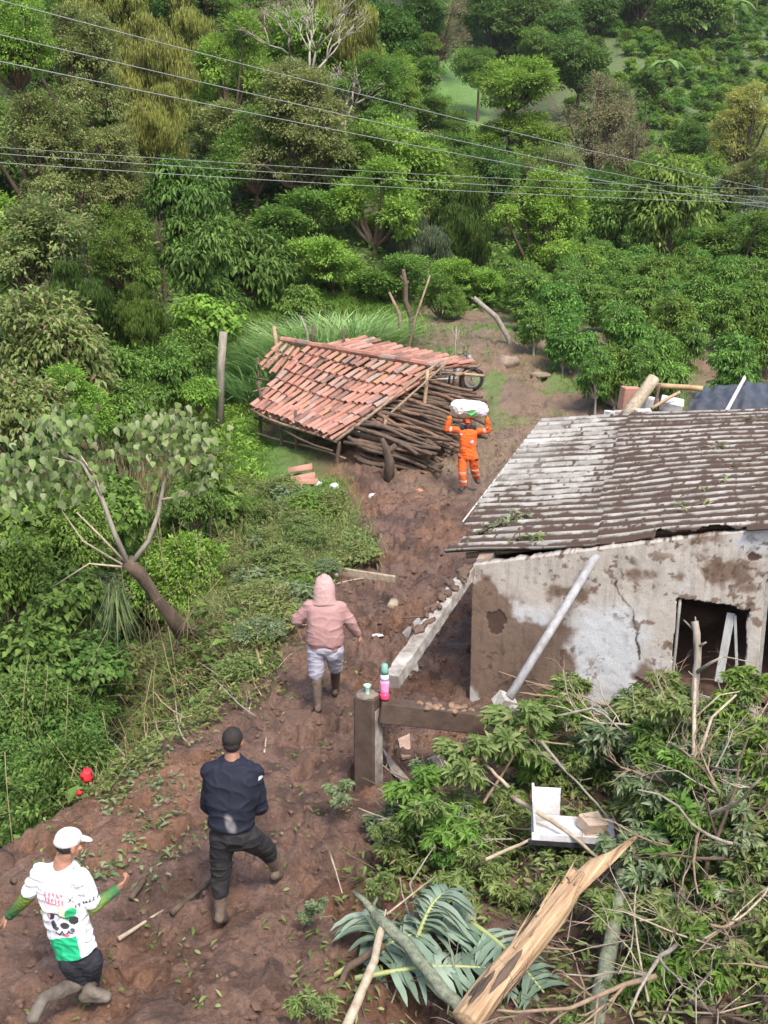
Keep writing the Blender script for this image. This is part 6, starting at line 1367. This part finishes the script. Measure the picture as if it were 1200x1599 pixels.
# ================================================================== LEANING TREE OVER THE GULLY
G_wilt = ML('leaf_wilting', (.13, .21, .06), (.20, .28, .10), (.31, .36, .20), (.26, .20, .10), rough=.7)
def leaning_tree():
    t0 = at(275, 975, 15.9); t = thing('leaning_tree', 'half uprooted tree leaning over the gully, brown trunk forking to wilted leaves', 'tree', t0); Y = t0.y
    j = lambda x, y, dy=0: at(x, y, Y + dy)
    def part(nm, pts, r, mat, n=9, w=.1): b = MB(t0); b.tube(pts, r, n, w); return b.build(nm, mat, t)
    part('trunk', [j(292, 1000, .3), j(272, 970), j(245, 935, -.1), j(222, 900, -.2), j(198, 876, -.3)], [.15, .115, .095, .09, .115], B_brown, 14, .2)
    L = [([(200, 880, -.3), (178, 830, -.3), (160, 780, -.3), (130, 725, -.2), (95, 705, -.1)], .05), ([(208, 876, -.3), (232, 845, -.2), (248, 800, -.1), (258, 745, 0), (262, 700, 0)], .045), ([(252, 780, -.1), (285, 775, 0), (312, 755, 0)], .02), ([(196, 878, -.3), (160, 840, -.4), (120, 800, -.4)], .022), ([(190, 885, -.3), (140, 880, -.4), (85, 915, -.4)], .020), ([(196, 884, -.3), (130, 845, -.2), (97, 797, 0)], .018), ([(160, 780, -.3), (150, 745, -.3), (118, 700, -.2)], .02), ([(130, 725, -.2), (70, 712, -.2)], .018)]
    for pts, r in L:
        P = [j(*p) for p in pts]; part('branch', P, [r * (1 - .6 * k / (len(P) - 1)) for k in range(len(P))], B_pale if r < .03 else B_grey, 7)
    for k in range(26):
        a = random.uniform(-2.2, .4); p = j(285, 985, .2); e = p + Vector((math.cos(a) * .5, random.uniform(-.3, .3), math.sin(a) * .45 - .1)) * random.uniform(.5, 1.5); part('root', [p, p.lerp(e, .5) + Vector((0, 0, .06)), e], [.02, .014, .005], B_brown, 5)
    def lf(pts, n, sp, mat, Lf, lab):
        C = np.array([list(j(*p) - t0) for p in pts]); k = rng.integers(0, len(C), n); P = C[k] + rng.normal(size=(n, 3)) * sp; D = sph(n) * [.8, .8, .4] + [0, 0, -.75]; N = unit(np.array([0, -.8, .6]) + sph(n) * .7)
        o = link('foliage', leaves('foliage', P, D, N, Lf * rng.uniform(.6, 1.25, n), Lf * .78 * rng.uniform(.8, 1.1, n), True, .35, True), mat, t); o['label'] = lab
    lf([(95, 680, 0), (70, 715, 0), (30, 735, 0), (110, 715, 0), (60, 760, 0), (140, 740, 0), (105, 665, 0), (15, 770, 0)], 560, [.28, .3, .22], G_wilt, .145, 'wilted pale leaves of the left branch')
    lf([(262, 680, 0), (235, 690, 0), (290, 685, 0), (270, 660, 0), (315, 705, 0), (250, 720, 0), (312, 745, 0), (215, 680, 0)], 440, [.19, .22, .20], G_wilt, .14, 'drooping leaves of the right branch')
    c = j(180, 915, -.3) - t0; n = 120; a = rng.uniform(0, 6.28, n); P = np.tile(list(c), (n, 1)) + rng.normal(size=(n, 3)) * .05; D = np.column_stack([np.cos(a) * .35, np.sin(a) * .25, -np.ones(n)])
    link('hanging_leaf', blades('hanging_leaf', P, D, .75 * rng.uniform(.6, 1.2, n), .022, .25, 4), ML('hang', (.09, .15, .055), (.15, .21, .09), (.24, .24, .12)), t)
leaning_tree()
# dry feathery weeds
def feather(px, py, Y, h, label):
    c = at(px, py, Y); z = gz(c.x, c.y); n = 260; P = rng.normal(size=(n, 3)) * [.35, .3, 0]; D = sph(n) * .3 + [0, 0, 1]; t = thing('dry_weed', label, 'plant', (c.x, c.y, z)); link('stalk', blades('stalk', P, D, (c.z - z + h * .5) * rng.uniform(.75, 1.1, n), .022, .18, 4), G_dry, t)
feather(208, 640, 26, 1.0, 'dry straw coloured feathery weed, the taller one left of the shed'); feather(190, 690, 24, .7, 'lower dry feathery weed in front of the taller one')

# ================================================================== HEAP OF TORN BRANCHES, FRONT RIGHT
def leafy_branch_meshes(seed, big=False):
    r = np.random.default_rng(seed); random.seed(seed); b = MB(); tips = []
    def br(p, d, L, rad, k):
        q = p + d * L; m = p.lerp(q, .5) + Vector(r.normal(size=3)) * L * .06; b.tube([p, m, q], [rad, rad * .8, rad * .6], 6, .08); tips.append((p.lerp(q, .6), q, d, k))
        if k:
            for _ in range(3): e = (d + Vector(r.normal(size=3)) * .55).normalized(); e.z = e.z * .6 + .1; br(q if _ else m, e.normalized(), L * r.uniform(.55, .8), rad * .6, k - 1)
    br(Vector((0, 0, 0)), Vector((1, 0, .12)).normalized(), .75, .022, 3)
    st = bpy.data.meshes.new('stem'); st.from_pydata(b.v, [], b.f); st.update(); st.polygons.foreach_set('use_smooth', np.ones(len(st.polygons), bool))
    P = []; D = []
    for a, q, d, k in tips:
        for _ in range(16 if k < 2 else 3):
            f = r.random(); P.append(list(a.lerp(q, f) + Vector(r.normal(size=3)) * .035)); v = d * .5 + Vector(r.normal(size=3)) * .75; D.append([v.x, v.y, v.z * .5 - .28])
        if k == 0:                                  # whorl at the tip
            for i in range(9): an = i * .7; v = d * .5 + Vector((math.cos(an), math.sin(an), .15)); P.append(list(q)); D.append([v.x, v.y, v.z - .1])
    n = len(P); P = np.array(P); D = np.array(D); N = unit(np.array([0, 0, 1.0]) + r.normal(size=(n, 3)) * .45)
    lf = leaves('leaves', P, D, N, (.25 if not big else .31) * r.uniform(.55, 1.25, n), (.082 if not big else .125) * r.uniform(.8, 1.2, n), True, .3, False)
    return st, lf
LB = [leafy_branch_meshes(200 + k, k == 3) for k in range(4)]; random.seed(5)
def leafy(px, py, Y, rz, s, label, mat=None, tilt=0, k=None):
    p = at(px, py, Y); t = thing('leafy_branch', label, 'branch', p, rz); t.rotation_euler = (random.uniform(-.3, .3), tilt, rz); t.scale = (s, s, s)
    st, lf = LB[random.randrange(4) if k is None else k]; o = link('stem', st, B_grey, t); o = link('foliage', lf, G_debris, t); o.material_slots[0].link = 'OBJECT'; o.material_slots[0].material = mat or G_debris
    return t
where = [(885, 1120, 10.4, 1.4, .7, 'leafy branch in front of the foot of the grey pole'), (905, 1090, 10.5, 1.6, .9, 'leafy branch rising against the white part of the house wall'), (960, 1150, 10.2, .6, 1.1, 'leafy branch below the dark hole in the house wall'),
    (870, 1170, 10.0, 3.0, 1.1, 'leafy branch hanging down right of the bamboo length'), (1030, 1120, 10.2, 1.2, 1.0, 'leafy branch at the left jamb of the dark window'), (1110, 1110, 10.0, .4, 1.0, 'leafy branch under the dark window'),
    (1180, 1110, 9.8, 1.0, 1.0, 'leafy branch at the right edge under the door opening'), (925, 1215, 9.9, 3.6, .5, 'leafy branch over the white sheet metal box'), (1010, 1210, 9.6, .2, 1.1, 'leafy branch in the middle of the heap'),
    (1080, 1180, 9.6, 2.0, 1.0, 'leafy branch behind the fork of the long limb'), (1150, 1200, 9.3, 5.6, 1.1, 'leafy branch right of the fork of the long limb'), (980, 1290, 8.9, 5.0, .5, 'shaded leafy branch above the tip of the splintered trunk'),
    (1060, 1290, 8.9, 4.4, 1.1, 'leafy branch left of the long forked limb, low'), (1150, 1290, 8.6, 5.9, 1.0, 'leafy branch at the right edge level with the splintered tip'), (780, 1230, 9.7, 2.9, .9, 'leafy branch lying between the boards and the white box'),
    (720, 1260, 9.5, 3.3, .9, 'leafy branch creeping left over the mud below the boards'), (800, 1310, 9.1, 3.5, 1.0, 'leafy branch below the white box'), (700, 1330, 9.0, 2.8, .9, 'leafy branch above the blue green palm leaf'),
    (625, 1315, 9.1, 3.3, .4, 'leafy branch reaching farthest left onto the path'), (1120, 1400, 8.0, 5.5, .9, 'leafy branch hanging at the lower right edge'), (1160, 1480, 7.6, 4.9, .9, 'leafy branch in the bottom right corner'),
    (900, 1400, 8.3, 4.0, .5, 'leafy branch between the splintered trunk and the mossy one'), (860, 1345, 9.0, 5.6, .5, 'leafy branch just under the white box and behind the splintered trunk'), (620, 1400, 8.4, 2.9, .4, 'small leafy branch left of the broken forked limb'),
    (560, 1250, 10.0, 3.6, .45, 'green sprig at the foot of the porch post'), (700, 1220, 10.1, 2.6, .6, 'bright sprig beside the pointed grey board'), (520, 1430, 8.2, 3.0, .4, 'low sprig beside the path left of the palm leaf'), (1040, 1500, 7.7, 4.4, .8, 'leafy branch at the bottom between the mossy trunk and the right corner'),
    (880, 1590, 7.0, 5.2, .4, 'leafy branch at the bottom edge right of the splintered trunk'), (520, 1590, 7.1, 3.2, .5, 'sprig at the bottom edge left of the pale broken limb')]
for w_ in where: leafy(w_[0], w_[1] + (22 if w_[1] < 1180 else 0), w_[2], w_[3] + random.uniform(-.3, .3), w_[4] * .42, w_[5], random.choice([G_debris, G_debris, G_mid, G_pale, G_debris]), random.uniform(-.35, .1))
def clear_of(x, y):                       # the bare strip of heap round the trunk, the palm leaves and the box
    return not ((500 < x < 880 and 1380 < y) or (700 < x < 1010 and 1290 < y and y > 1600 - 1.15 * (x - 700) - 30 and y < 1700 - 1.05 * (x - 730) + 60) or (815 < x < 985 and 1215 < y < 1375))
kk = 0
while kk < 120:
    x, y = random.choice([(random.uniform(850, 1200), random.uniform(1120, 1300)), (random.uniform(930, 1200), random.uniform(1300, 1500)), (random.uniform(640, 840), random.uniform(1290, 1390)), (random.uniform(860, 1200), random.uniform(1120, 1260)), (random.uniform(900, 1200), random.uniform(1300, 1640))])
    if not clear_of(x, y): continue
    kk += 1; low = x < 850 or y > 1330
    p = on(x, y + (25 if not low else 5)); t = leafy(0, 0, 1, random.uniform(0, 6.28), random.uniform(.28, .44) * (.8 if low else 1), 'one of the tangled leafy branches filling the heap by the house', random.choice([G_debris, G_mid, G_debris, G_dark, G_pale]), random.uniform(-.3, .15))
    t.location = (p.x, p.y, p.z + (random.uniform(.03, .12) if low else random.uniform(.05, .38))); t['group'] = 'tangled branches filling the heap'
def limb(name, label, pts, r, mat, n=9, side=(), wob=.1, cat='branch'):
    P = [at(*p) for p in pts]; b = MB(P[0]); m = len(P); Q = [P[0]]; 
    for i in range(m - 1):
        for k in range(1, 5):
            t_ = k / 4; Q.append(P[i].lerp(P[i + 1], t_) + (Vector([random.uniform(-1, 1) for _ in range(3)]) * r[0] * .25 if k < 4 else Vector()))
    b.tube(Q, [r[0] + (r[1] - r[0]) * i / (len(Q) - 1) for i in range(len(Q))], n, wob)
    for sp, rr in side: b.tube([at(*p) for p in sp], [rr * (1 - .5 * i / max(1, len(sp) - 1)) for i in range(len(sp))], 6, .1)
    return tag(b.build(name, mat, None, True, P[0]), label, cat)
# splintered trunk
SPL = M('split_wood', (.50, .36, .215), (.24, .14, .08), .75, 1.0, .9, stretch=(26, 26, 1.6), dist=.012)
def splintered():
    p, q = at(728, 1600, 6.75), at(905, 1370, 7.95); d = (q - p).normalized(); t = thing('splintered_trunk', 'thick snapped trunk of raw yellow wood with a long splintered tip, front right', 'trunk', p); tip = at(1002, 1300, 8.35)
    R = frame_of(d); b = MB(p); vs = []; n = 36; m = 60; L = (q - p).length
    for i in range(m):
        s = i / (m - 1); c = p.lerp(q, s) + R @ Vector((.012 * math.sin(s * 7), .015 * math.cos(s * 5), 0))
        for k in range(n):
            a = 2 * math.pi * k / n; r = (.108 - .012 * s) * (1 + .10 * math.sin(3 * a + 1) + .05 * math.sin(7 * a + s * 2) + .035 * math.sin(13 * a + 3 * math.sin(s * 5)) + .05 * mnoise.noise(Vector((math.cos(a) * 2, math.sin(a) * 2, s * 3))))
            if s > .8: r *= 1 - .25 * (s - .8) / .2 * (1 + math.sin(5 * a))
            vs.append(c + R @ Vector((math.cos(a) * r, math.sin(a) * r, 0)))
    fs = [(i * n + k, i * n + (k + 1) % n, (i + 1) * n + (k + 1) % n, (i + 1) * n + k) for i in range(m - 1) for k in range(n)] + [tuple(range(n - 1, -1, -1)), tuple((m - 1) * n + k for k in range(n))]
    def own(b_, nm, mt):
        b_.v = [tuple(R.transposed() @ Vector(v)) for v in b_.v]; o_ = b_.build(nm, mt, t); o_.rotation_euler = R.to_euler(); return o_
    b.add(vs, fs); own(b, 'wood', SPL)
    b = MB(p)                                        # the tapering splintered tip, built of long shards
    b.tube([q - d * .15, q.lerp(tip, .25), q.lerp(tip, .6) + Vector((0, 0, -.02)), tip], [.088, .07, .035, .004], 9, .18, True, .75)
    for k in range(30):
        a = random.uniform(0, 6.28); rr = random.uniform(.0, .085); s0 = q - d * random.uniform(.1, .35) + R @ Vector((math.cos(a) * rr, math.sin(a) * rr, 0)); f = random.random() ** .7; e = q.lerp(tip, f) + Vector([random.uniform(-1, 1) * .05 * (1.15 - f) for _ in range(3)])
        w = random.uniform(.014, .034); b.tube([s0, s0.lerp(e, .6), e], [w, w * .75, .002], 5, .15, True, .5)
    own(b, 'splinters', SPL)
    b = MB(p)
    for k in range(16):
        a = random.uniform(0, 6.28); s0 = p.lerp(q, random.uniform(.25, .95)) + R @ Vector((math.cos(a) * .096, math.sin(a) * .096, 0)); e = s0 + d * random.uniform(.12, .35) + R @ Vector((math.cos(a), math.sin(a), 0)) * random.uniform(.01, .05); b.tube([s0, e], [.013, .002], 5, .1, True, .5)
    own(b, 'shard', SPL)
    b = MB(p)                                        # strips of bark still clinging on
    for k in range(9):
        a0 = random.uniform(0, 6.28); s0 = random.uniform(0, .55); ln = random.uniform(.12, .3); vs = []; mm = 10
        for i in range(mm):
            s = s0 + ln * i / (mm - 1); c = p.lerp(q, s); wd = .28 * math.sin(math.pi * i / (mm - 1)) ** .6 * random.uniform(.6, 1.1)
            for kq in (-1, 0, 1): a = a0 + kq * wd; r = .121 - .012 * s; vs.append(c + R @ Vector((math.cos(a) * r, math.sin(a) * r, 0)))
        b.add(vs, [(i * 3 + z, i * 3 + z + 1, (i + 1) * 3 + z + 1, (i + 1) * 3 + z) for i in range(mm - 1) for z in (0, 1)])
    o = own(b, 'bark', B_brown); mo = o.modifiers.new('t', 'SOLIDIFY'); mo.thickness = .008
splintered()
limb('broken_limb', 'mossy broken limb snapped at a fork, bottom centre', [(585, 1428, 7.9), (632, 1470, 7.6), (680, 1530, 7.2), (745, 1605, 6.8)], (.048, .055), B_moss, 10, [([(590, 1432, 7.9), (568, 1405, 8.0), (552, 1393, 8.1)], .035), ([(588, 1428, 7.9), (584, 1412, 8), (590, 1402, 8)], .02)])
limb('broken_limb', 'pale barkless broken limb crossing the bottom edge', [(600, 1440, 7.85), (585, 1500, 7.4), (560, 1560, 7.1), (540, 1605, 6.9)], (.030, .040), B_pale, 8, [([(597, 1450, 7.8), (603, 1420, 7.9)], .012), ([(604, 1428, 7.9), (680, 1368, 8.4)], .010)])
limb('dark_limb', 'dark curved limb under the palm leaf stalk', [(600, 1475, 7.7), (545, 1510, 7.6), (525, 1545, 7.5), (525, 1590, 7.3)], (.035, .02), W_dark, 7)
limb('mossy_limb', 'thick mossy grey limb standing right of the splintered tip', [(975, 1360, 8.2), (962, 1430, 7.9), (945, 1520, 7.4), (928, 1605, 7.0)], (.055, .068), B_moss, 11, [([(973, 1370, 8.2), (985, 1330, 8.4)], .03)])
limb('forked_limb', 'long pale forked limb rising in front of the dark window', [(1020, 1600, 7.2), (1045, 1500, 7.7), (1062, 1410, 8.1), (1075, 1310, 8.7), (1092, 1235, 9.1)], (.045, .048), B_pale, 10,
     [([(1092, 1237, 9.1), (1084, 1180, 9.4), (1084, 1100, 9.7), (1086, 1060, 9.9)], .028), ([(1094, 1235, 9.1), (1092, 1180, 9.3), (1112, 1120, 9.5), (1150, 1085, 9.6)], .022), ([(1092, 1235, 9.1), (1120, 1210, 9.2), (1155, 1175, 9.3), (1200, 1178, 9.3)], .028), ([(1070, 1350, 8.5), (1064, 1300, 8.7)], .016), ([(1086, 1120, 9.7), (1125, 1085, 9.8), (1155, 1080, 9.8)], .012)])
limb('snag', 'stubby torn stem with pointed splinters in front of the dark window', [(1085, 1110, 10.3), (1087, 1060, 10.4), (1090, 1010, 10.5), (1085, 970, 10.6)], (.042, .036), B_grey, 9, [([(1085, 985, 10.6), (1068, 968, 10.7)], .015), ([(1087, 975, 10.6), (1086, 963, 10.6)], .012), ([(1090, 1010, 10.5), (1103, 1003, 10.4)], .018), ([(1088, 1050, 10.4), (1110, 1035, 10.2), (1130, 1025, 10.2)], .022), ([(1130, 1025, 10.2), (1178, 1035, 10.2)], .010), ([(1088, 1060, 10.4), (1075, 1048, 10.4)], .010)])
limb('thick_stem', 'thick brown stem in the bottom right corner', [(1095, 1605, 6.9), (1130, 1550, 7.2), (1150, 1490, 7.4)], (.05, .042), B_brown, 9)
limb('crooked_limb', 'dark crooked stem crossing the lower right', [(940, 1460, 7.8), (990, 1410, 8.0), (1050, 1360, 8.3)], (.018, .014), W_dark, 6)
TW = [('curved grey limb above the white metal box', [(845, 1157, 10.0), (875, 1195, 9.9), (905, 1225, 9.8), (940, 1265, 9.6), (975, 1305, 9.3)], .018), ('bare curving limb left of the white box', [(713, 1362, 8.9), (760, 1342, 9.0), (830, 1310, 9.2), (850, 1302, 9.2)], .022), ('thick bare limb passing below the white box', [(800, 1245, 9.6), (850, 1275, 9.3), (890, 1302, 9.1), (935, 1340, 8.9)], .028),
      ('pale twig reaching out above the bamboo length', [(800, 1152, 10.3), (850, 1158, 10.2), (890, 1163, 10.2)], .014), ('thin pale twig arching before the white wall', [(870, 1118, 10.4), (925, 1106, 10.4), (945, 1116, 10.3), (985, 1155, 10.1), (1015, 1170, 10.0)], .016), ('pale twig with a raised tip before the white wall', [(950, 1116, 10.3), (918, 1088, 10.5)], .010),
      ('forked pale twig left of the window corner', [(1080, 1195, 9.8), (1050, 1155, 10.0), (1025, 1125, 10.1), (1030, 1105, 10.1), (1058, 1093, 10.1)], .014), ('thin upright twig against the wall stain', [(1038, 1090, 10.2), (1028, 1062, 10.3), (1017, 1040, 10.4)], .009), ('slim twig pointing up beside the white patch', [(998, 1130, 10.2), (990, 1095, 10.3), (988, 1070, 10.4)], .008),
      ('cut pale stick pointing at the boards', [(795, 1230, 9.8), (770, 1205, 9.9), (757, 1192, 10)], .022), ('dark stick rising from the mud to the cross beam', [(755, 1255, 9.8), (790, 1200, 10.1), (825, 1140, 10.4)], .018), ('long thin twig over the mud below the boards', [(590, 1280, 9.6), (650, 1276, 9.6), (720, 1290, 9.5), (790, 1272, 9.5)], .010),
      ('thin twig pointing left beyond the heap', [(560, 1262, 9.8), (620, 1285, 9.6), (690, 1275, 9.5)], .009), ('slender upright twig left of the palm leaf', [(515, 1330, 9.1), (535, 1395, 8.6)], .010), ('slender twig standing in the palm leaf', [(640, 1430, 8.2), (628, 1395, 8.4), (625, 1370, 8.5)], .009), ('brown twig leaning over the palm leaf', [(655, 1440, 8.2), (640, 1380, 8.5), (680, 1320, 8.9)], .011),
      ('thin curved twig right of the splintered trunk', [(915, 1600, 7.0), (912, 1540, 7.3), (895, 1490, 7.6), (872, 1465, 7.7)], .010), ('thin twig hanging by the right corner', [(1165, 1600, 7.0), (1150, 1530, 7.4)], .014), ('pale sloping twig at the right edge', [(1105, 1150 + 95, 8.9), (1150, 1262, 8.8), (1205, 1285, 8.6)], .018),
      ('long brown twig crossing the pale limb', [(1000, 1440, 8.0), (1040, 1400, 8.2), (1090, 1350, 8.5), (1120, 1330, 8.6)], .012), ('straight thin stick left of the pale limb', [(1065, 1400, 8.0), (1068, 1300, 8.6), (1055, 1230, 9)], .011), ('horizontal thin twig across the pale limb', [(1000, 1252, 9.0), (1055, 1245, 9.0), (1110, 1230, 9.1)], .010)]
for l, pts, r in TW: limb('twig', l, pts, (r, r * .55), random.choice([B_pale, B_grey, B_grey, W_pole]), 6)
for k in range(210):
    x, y = random.choice([(random.uniform(840, 1210), random.uniform(1120, 1600)), (random.uniform(980, 1210), random.uniform(1250, 1600)), (random.uniform(560, 900), random.uniform(1250, 1600))]); p = on(x, y); a = random.uniform(0, 6.28); L = random.uniform(.3, .9); d = Vector((math.cos(a), math.sin(a), random.uniform(-.1, .7))).normalized()
    r = random.uniform(.004, .011); q0 = p + Vector((0, 0, random.uniform(.02, .4) * (x > 850))); m = q0 + d * L * .5 + Vector([random.uniform(-.06, .06) for _ in range(3)]); e = q0 + d * L; b = MB(q0); b.tube([q0, m, e], [r, r * .8, r * .4], 5, .05); b.tube([m, m + (d + Vector([random.uniform(-.7, .7) for _ in range(3)])) * L * .3], [r * .6, r * .3], 4)
    tag(b.build('twig', random.choice([B_pale, B_grey, W_dark, B_brown, W_pole]), loc=q0), 'one of the thin bare twigs tangled in the heap by the house', 'twig', 'bare twigs tangled in the heap')
scatter_leaves('heap_leaves', 'loose leaves lying all over the heap of branches', clumped(in_poly([(840, 1120), (1200, 1120), (1200, 1599), (880, 1599), (1010, 1380), (960, 1340), (820, 1390), (560, 1400), (700, 1260), (830, 1230)], 520, 40), 12, .14, .14), .11, G_debris, .06, .3, w=.35)
scatter_leaves('heap_floor', 'dark trodden leaves under the heap of branches', clumped(in_poly([(780, 1200), (1200, 1120), (1200, 1599), (480, 1599), (520, 1480), (600, 1330), (700, 1280)], 420, 41), 11, .2, .04), .09, G_debris, .03, .15, w=.35)

def crooked(k):
    x, y = random.choice([(random.uniform(830, 1200), random.uniform(1110, 1300)), (random.uniform(980, 1200), random.uniform(1300, 1600)), (random.uniform(640, 860), random.uniform(1250, 1400)), (random.uniform(880, 1200), random.uniform(1150, 1500))])
    if not clear_of(x, y) or not clear_of(x + 60, y) or not clear_of(x - 60, y - 20) or not clear_of(x, y + 60): return
    p = on(x, y) + Vector((0, 0, random.uniform(.1, .45) * (x > 850) + .05)); a = random.uniform(0, 6.28); d = Vector((math.cos(a), math.sin(a) * .7, random.uniform(-.15, .5))).normalized(); r = random.uniform(.010, .024); L = random.uniform(.7, 1.5); b = MB(p); m = random.choice([B_pale, B_grey, B_grey, B_brown, W_pole])
    def go(q, d, L, r, n):
        pts = [q]; rr = [r]
        for i in range(6):
            d = (d + Vector([random.uniform(-.28, .28) for _ in range(3)])).normalized(); q = q + d * L / 6; pts.append(q); rr.append(r * (1 - .6 * (i + 1) / 6))
            if n and random.random() < .5: go(q, (d + Vector([random.uniform(-.9, .9) for _ in range(3)])).normalized(), L * .45, rr[-1] * .7, n - 1)
        b.tube(pts, rr, 6, .08)
    go(p, d, L, r, 2); tag(b.build('bare_branch', m, loc=p), 'one of the crooked bare branches lying through the heap by the house', 'branch', 'crooked bare branches in the heap')
for k in range(150): crooked(k)
# white sheet metal box
def white_box():
    c = at(895, 1300, 9.25); t = thing('white_cabinet', 'white sheet metal box lying open under the branches', 'cabinet', c, -.12); WM = M('white_enamel', (.70, .72, .76), (.38, .34, .31), .4, 3.5, .05, .4)
    b = MB(); b.box((0, 0, .0), (.78, .34, .025), None, .004); b.box((0, -.16, .035), (.78, .02, .06), None, .004); b.box((0, .16, .04), (.78, .02, .07), None, .004); o = b.build('bottom_panel', WM, t, False)
    b = MB(); b.box((-.37, .02, .20), (.025, .36, .38), rotm(0, -.08, 0), .004); b.box((-.25, .19, .19), (.26, .02, .32), None, .004); b.build('side_panel', WM, t, False)
    b = MB(); b.box((.18, .05, .08), (.22, .2, .12), rotm(.1, .1, .5), .01, .01); o = b.build('carton', M('torn_carton', (.52, .40, .30), (.4, .3, .22), .9, 8, .2), t, False)
    b = MB(); b.box((-.02, -.172, -.03), (.80, .012, .05), None, .002); b.build('dark_seam', M('rubber', (.03, .03, .035)), t, False)
white_box()
# palm leaves
def palm(label, a, e, nl, L, sag, mat, w=.05, up=.0):
    nl = int(nl * 1.25)
    p, q = at(*a), at(*e); t = thing('palm_leaf', label, 'leaf', p); d = (q - p).normalized(); n = 12; b = MB(p); b.tube([p.lerp(q, k / n) + Vector((0, 0, up * math.sin(math.pi * k / n))) for k in range(n + 1)], [.024 - .016 * k / n for k in range(n + 1)], 7)
    b.build('stalk', M('palm_stalk', (.33, .36, .15), (.25, .29, .11), .5, 7, .1), t); sd = d.cross(Vector((0, 0, 1))).normalized(); V = []; F = []
    for k in range(nl):
        f = .22 + .78 * k / nl; c = p.lerp(q, f) + Vector((0, 0, up * math.sin(math.pi * f))) - p
        for s in (-1, 1):
            dd = (sd * s + d * random.uniform(.05, .9) + Vector((0, 0, random.uniform(-.05, .35)))).normalized(); LL = L * (1 - .45 * abs(f - .5)) * random.uniform(.75, 1.1); ww = w * random.uniform(.4, .9); wd = dd.cross(Vector((0, 0, 1))).normalized(); b0 = len(V); m = 7
            for i in range(m):
                g = i / (m - 1); x = c + dd * LL * g + Vector((0, 0, -1)) * LL * sag * g * g + Vector((random.uniform(-.006, .006), 0, random.uniform(-.006, .006))); h = ww * (math.sin(math.pi * min(1, g * .8 + .2)) ** .5) * (1 if i < m - 1 else .05); V += [x - wd * h + Vector((0, 0, h * .25)), x, x + wd * h + Vector((0, 0, h * .25))]
            for i in range(m - 1): 
                for z in (0, 1): F.append((b0 + i * 3 + z, b0 + i * 3 + z + 1, b0 + i * 3 + z + 4, b0 + i * 3 + z + 3))
    me = bpy.data.meshes.new('leaflets'); me.from_pydata([tuple(v) for v in V], [], F); me.update(); me.polygons.foreach_set('use_smooth', np.ones(len(me.polygons), bool)); o = link('leaflet', me, mat, t)
palm('large blue green palm leaf lying with its stalk pointing left, upper one', (512, 1530, 7.75), (745, 1440, 8.05), 19, .50, .35, G_blue, .05, .12)
palm('lower blue green palm leaf with a pale straight stalk', (555, 1528, 7.45), (810, 1518, 7.6), 18, .40, .4, G_blue, .045, .08)
palm('blue green palm leaf standing up behind the broken forked limb', (640, 1500, 7.8), (700, 1392, 8.15), 13, .38, .7, G_blue, .045, .15)
palm('torn blue green palm leaf beside the splintered trunk', (735, 1440, 8.0), (850, 1550, 7.35), 14, .34, .4, G_blue, .042, .06)
palm('small blue green palm leaf at the left end of the stalks', (600, 1490, 7.8), (565, 1425, 8.15), 9, .36, .6, G_blue, .045, .06)

# ================================================================== AIR
hz = MB(); hz.box((0, 110, 45), (330, 340, 110)); air = hz.build('haze', None, None, False); tag(air, kind='stuff', label='thin pale haze in the air of the valley')
m = bpy.data.materials.new('air'); m.use_nodes = True; nt = m.node_tree; nt.nodes.clear(); o_ = nt.nodes.new('ShaderNodeOutputMaterial'); v = nt.nodes.new('ShaderNodeVolumePrincipled')
v.inputs['Density'].default_value = 0.00014; v.inputs['Color'].default_value = (.86, .92, .96, 1); v.inputs['Anisotropy'].default_value = .2; nt.links.new(v.outputs[0], o_.inputs['Volume']); air.data.materials.append(m)
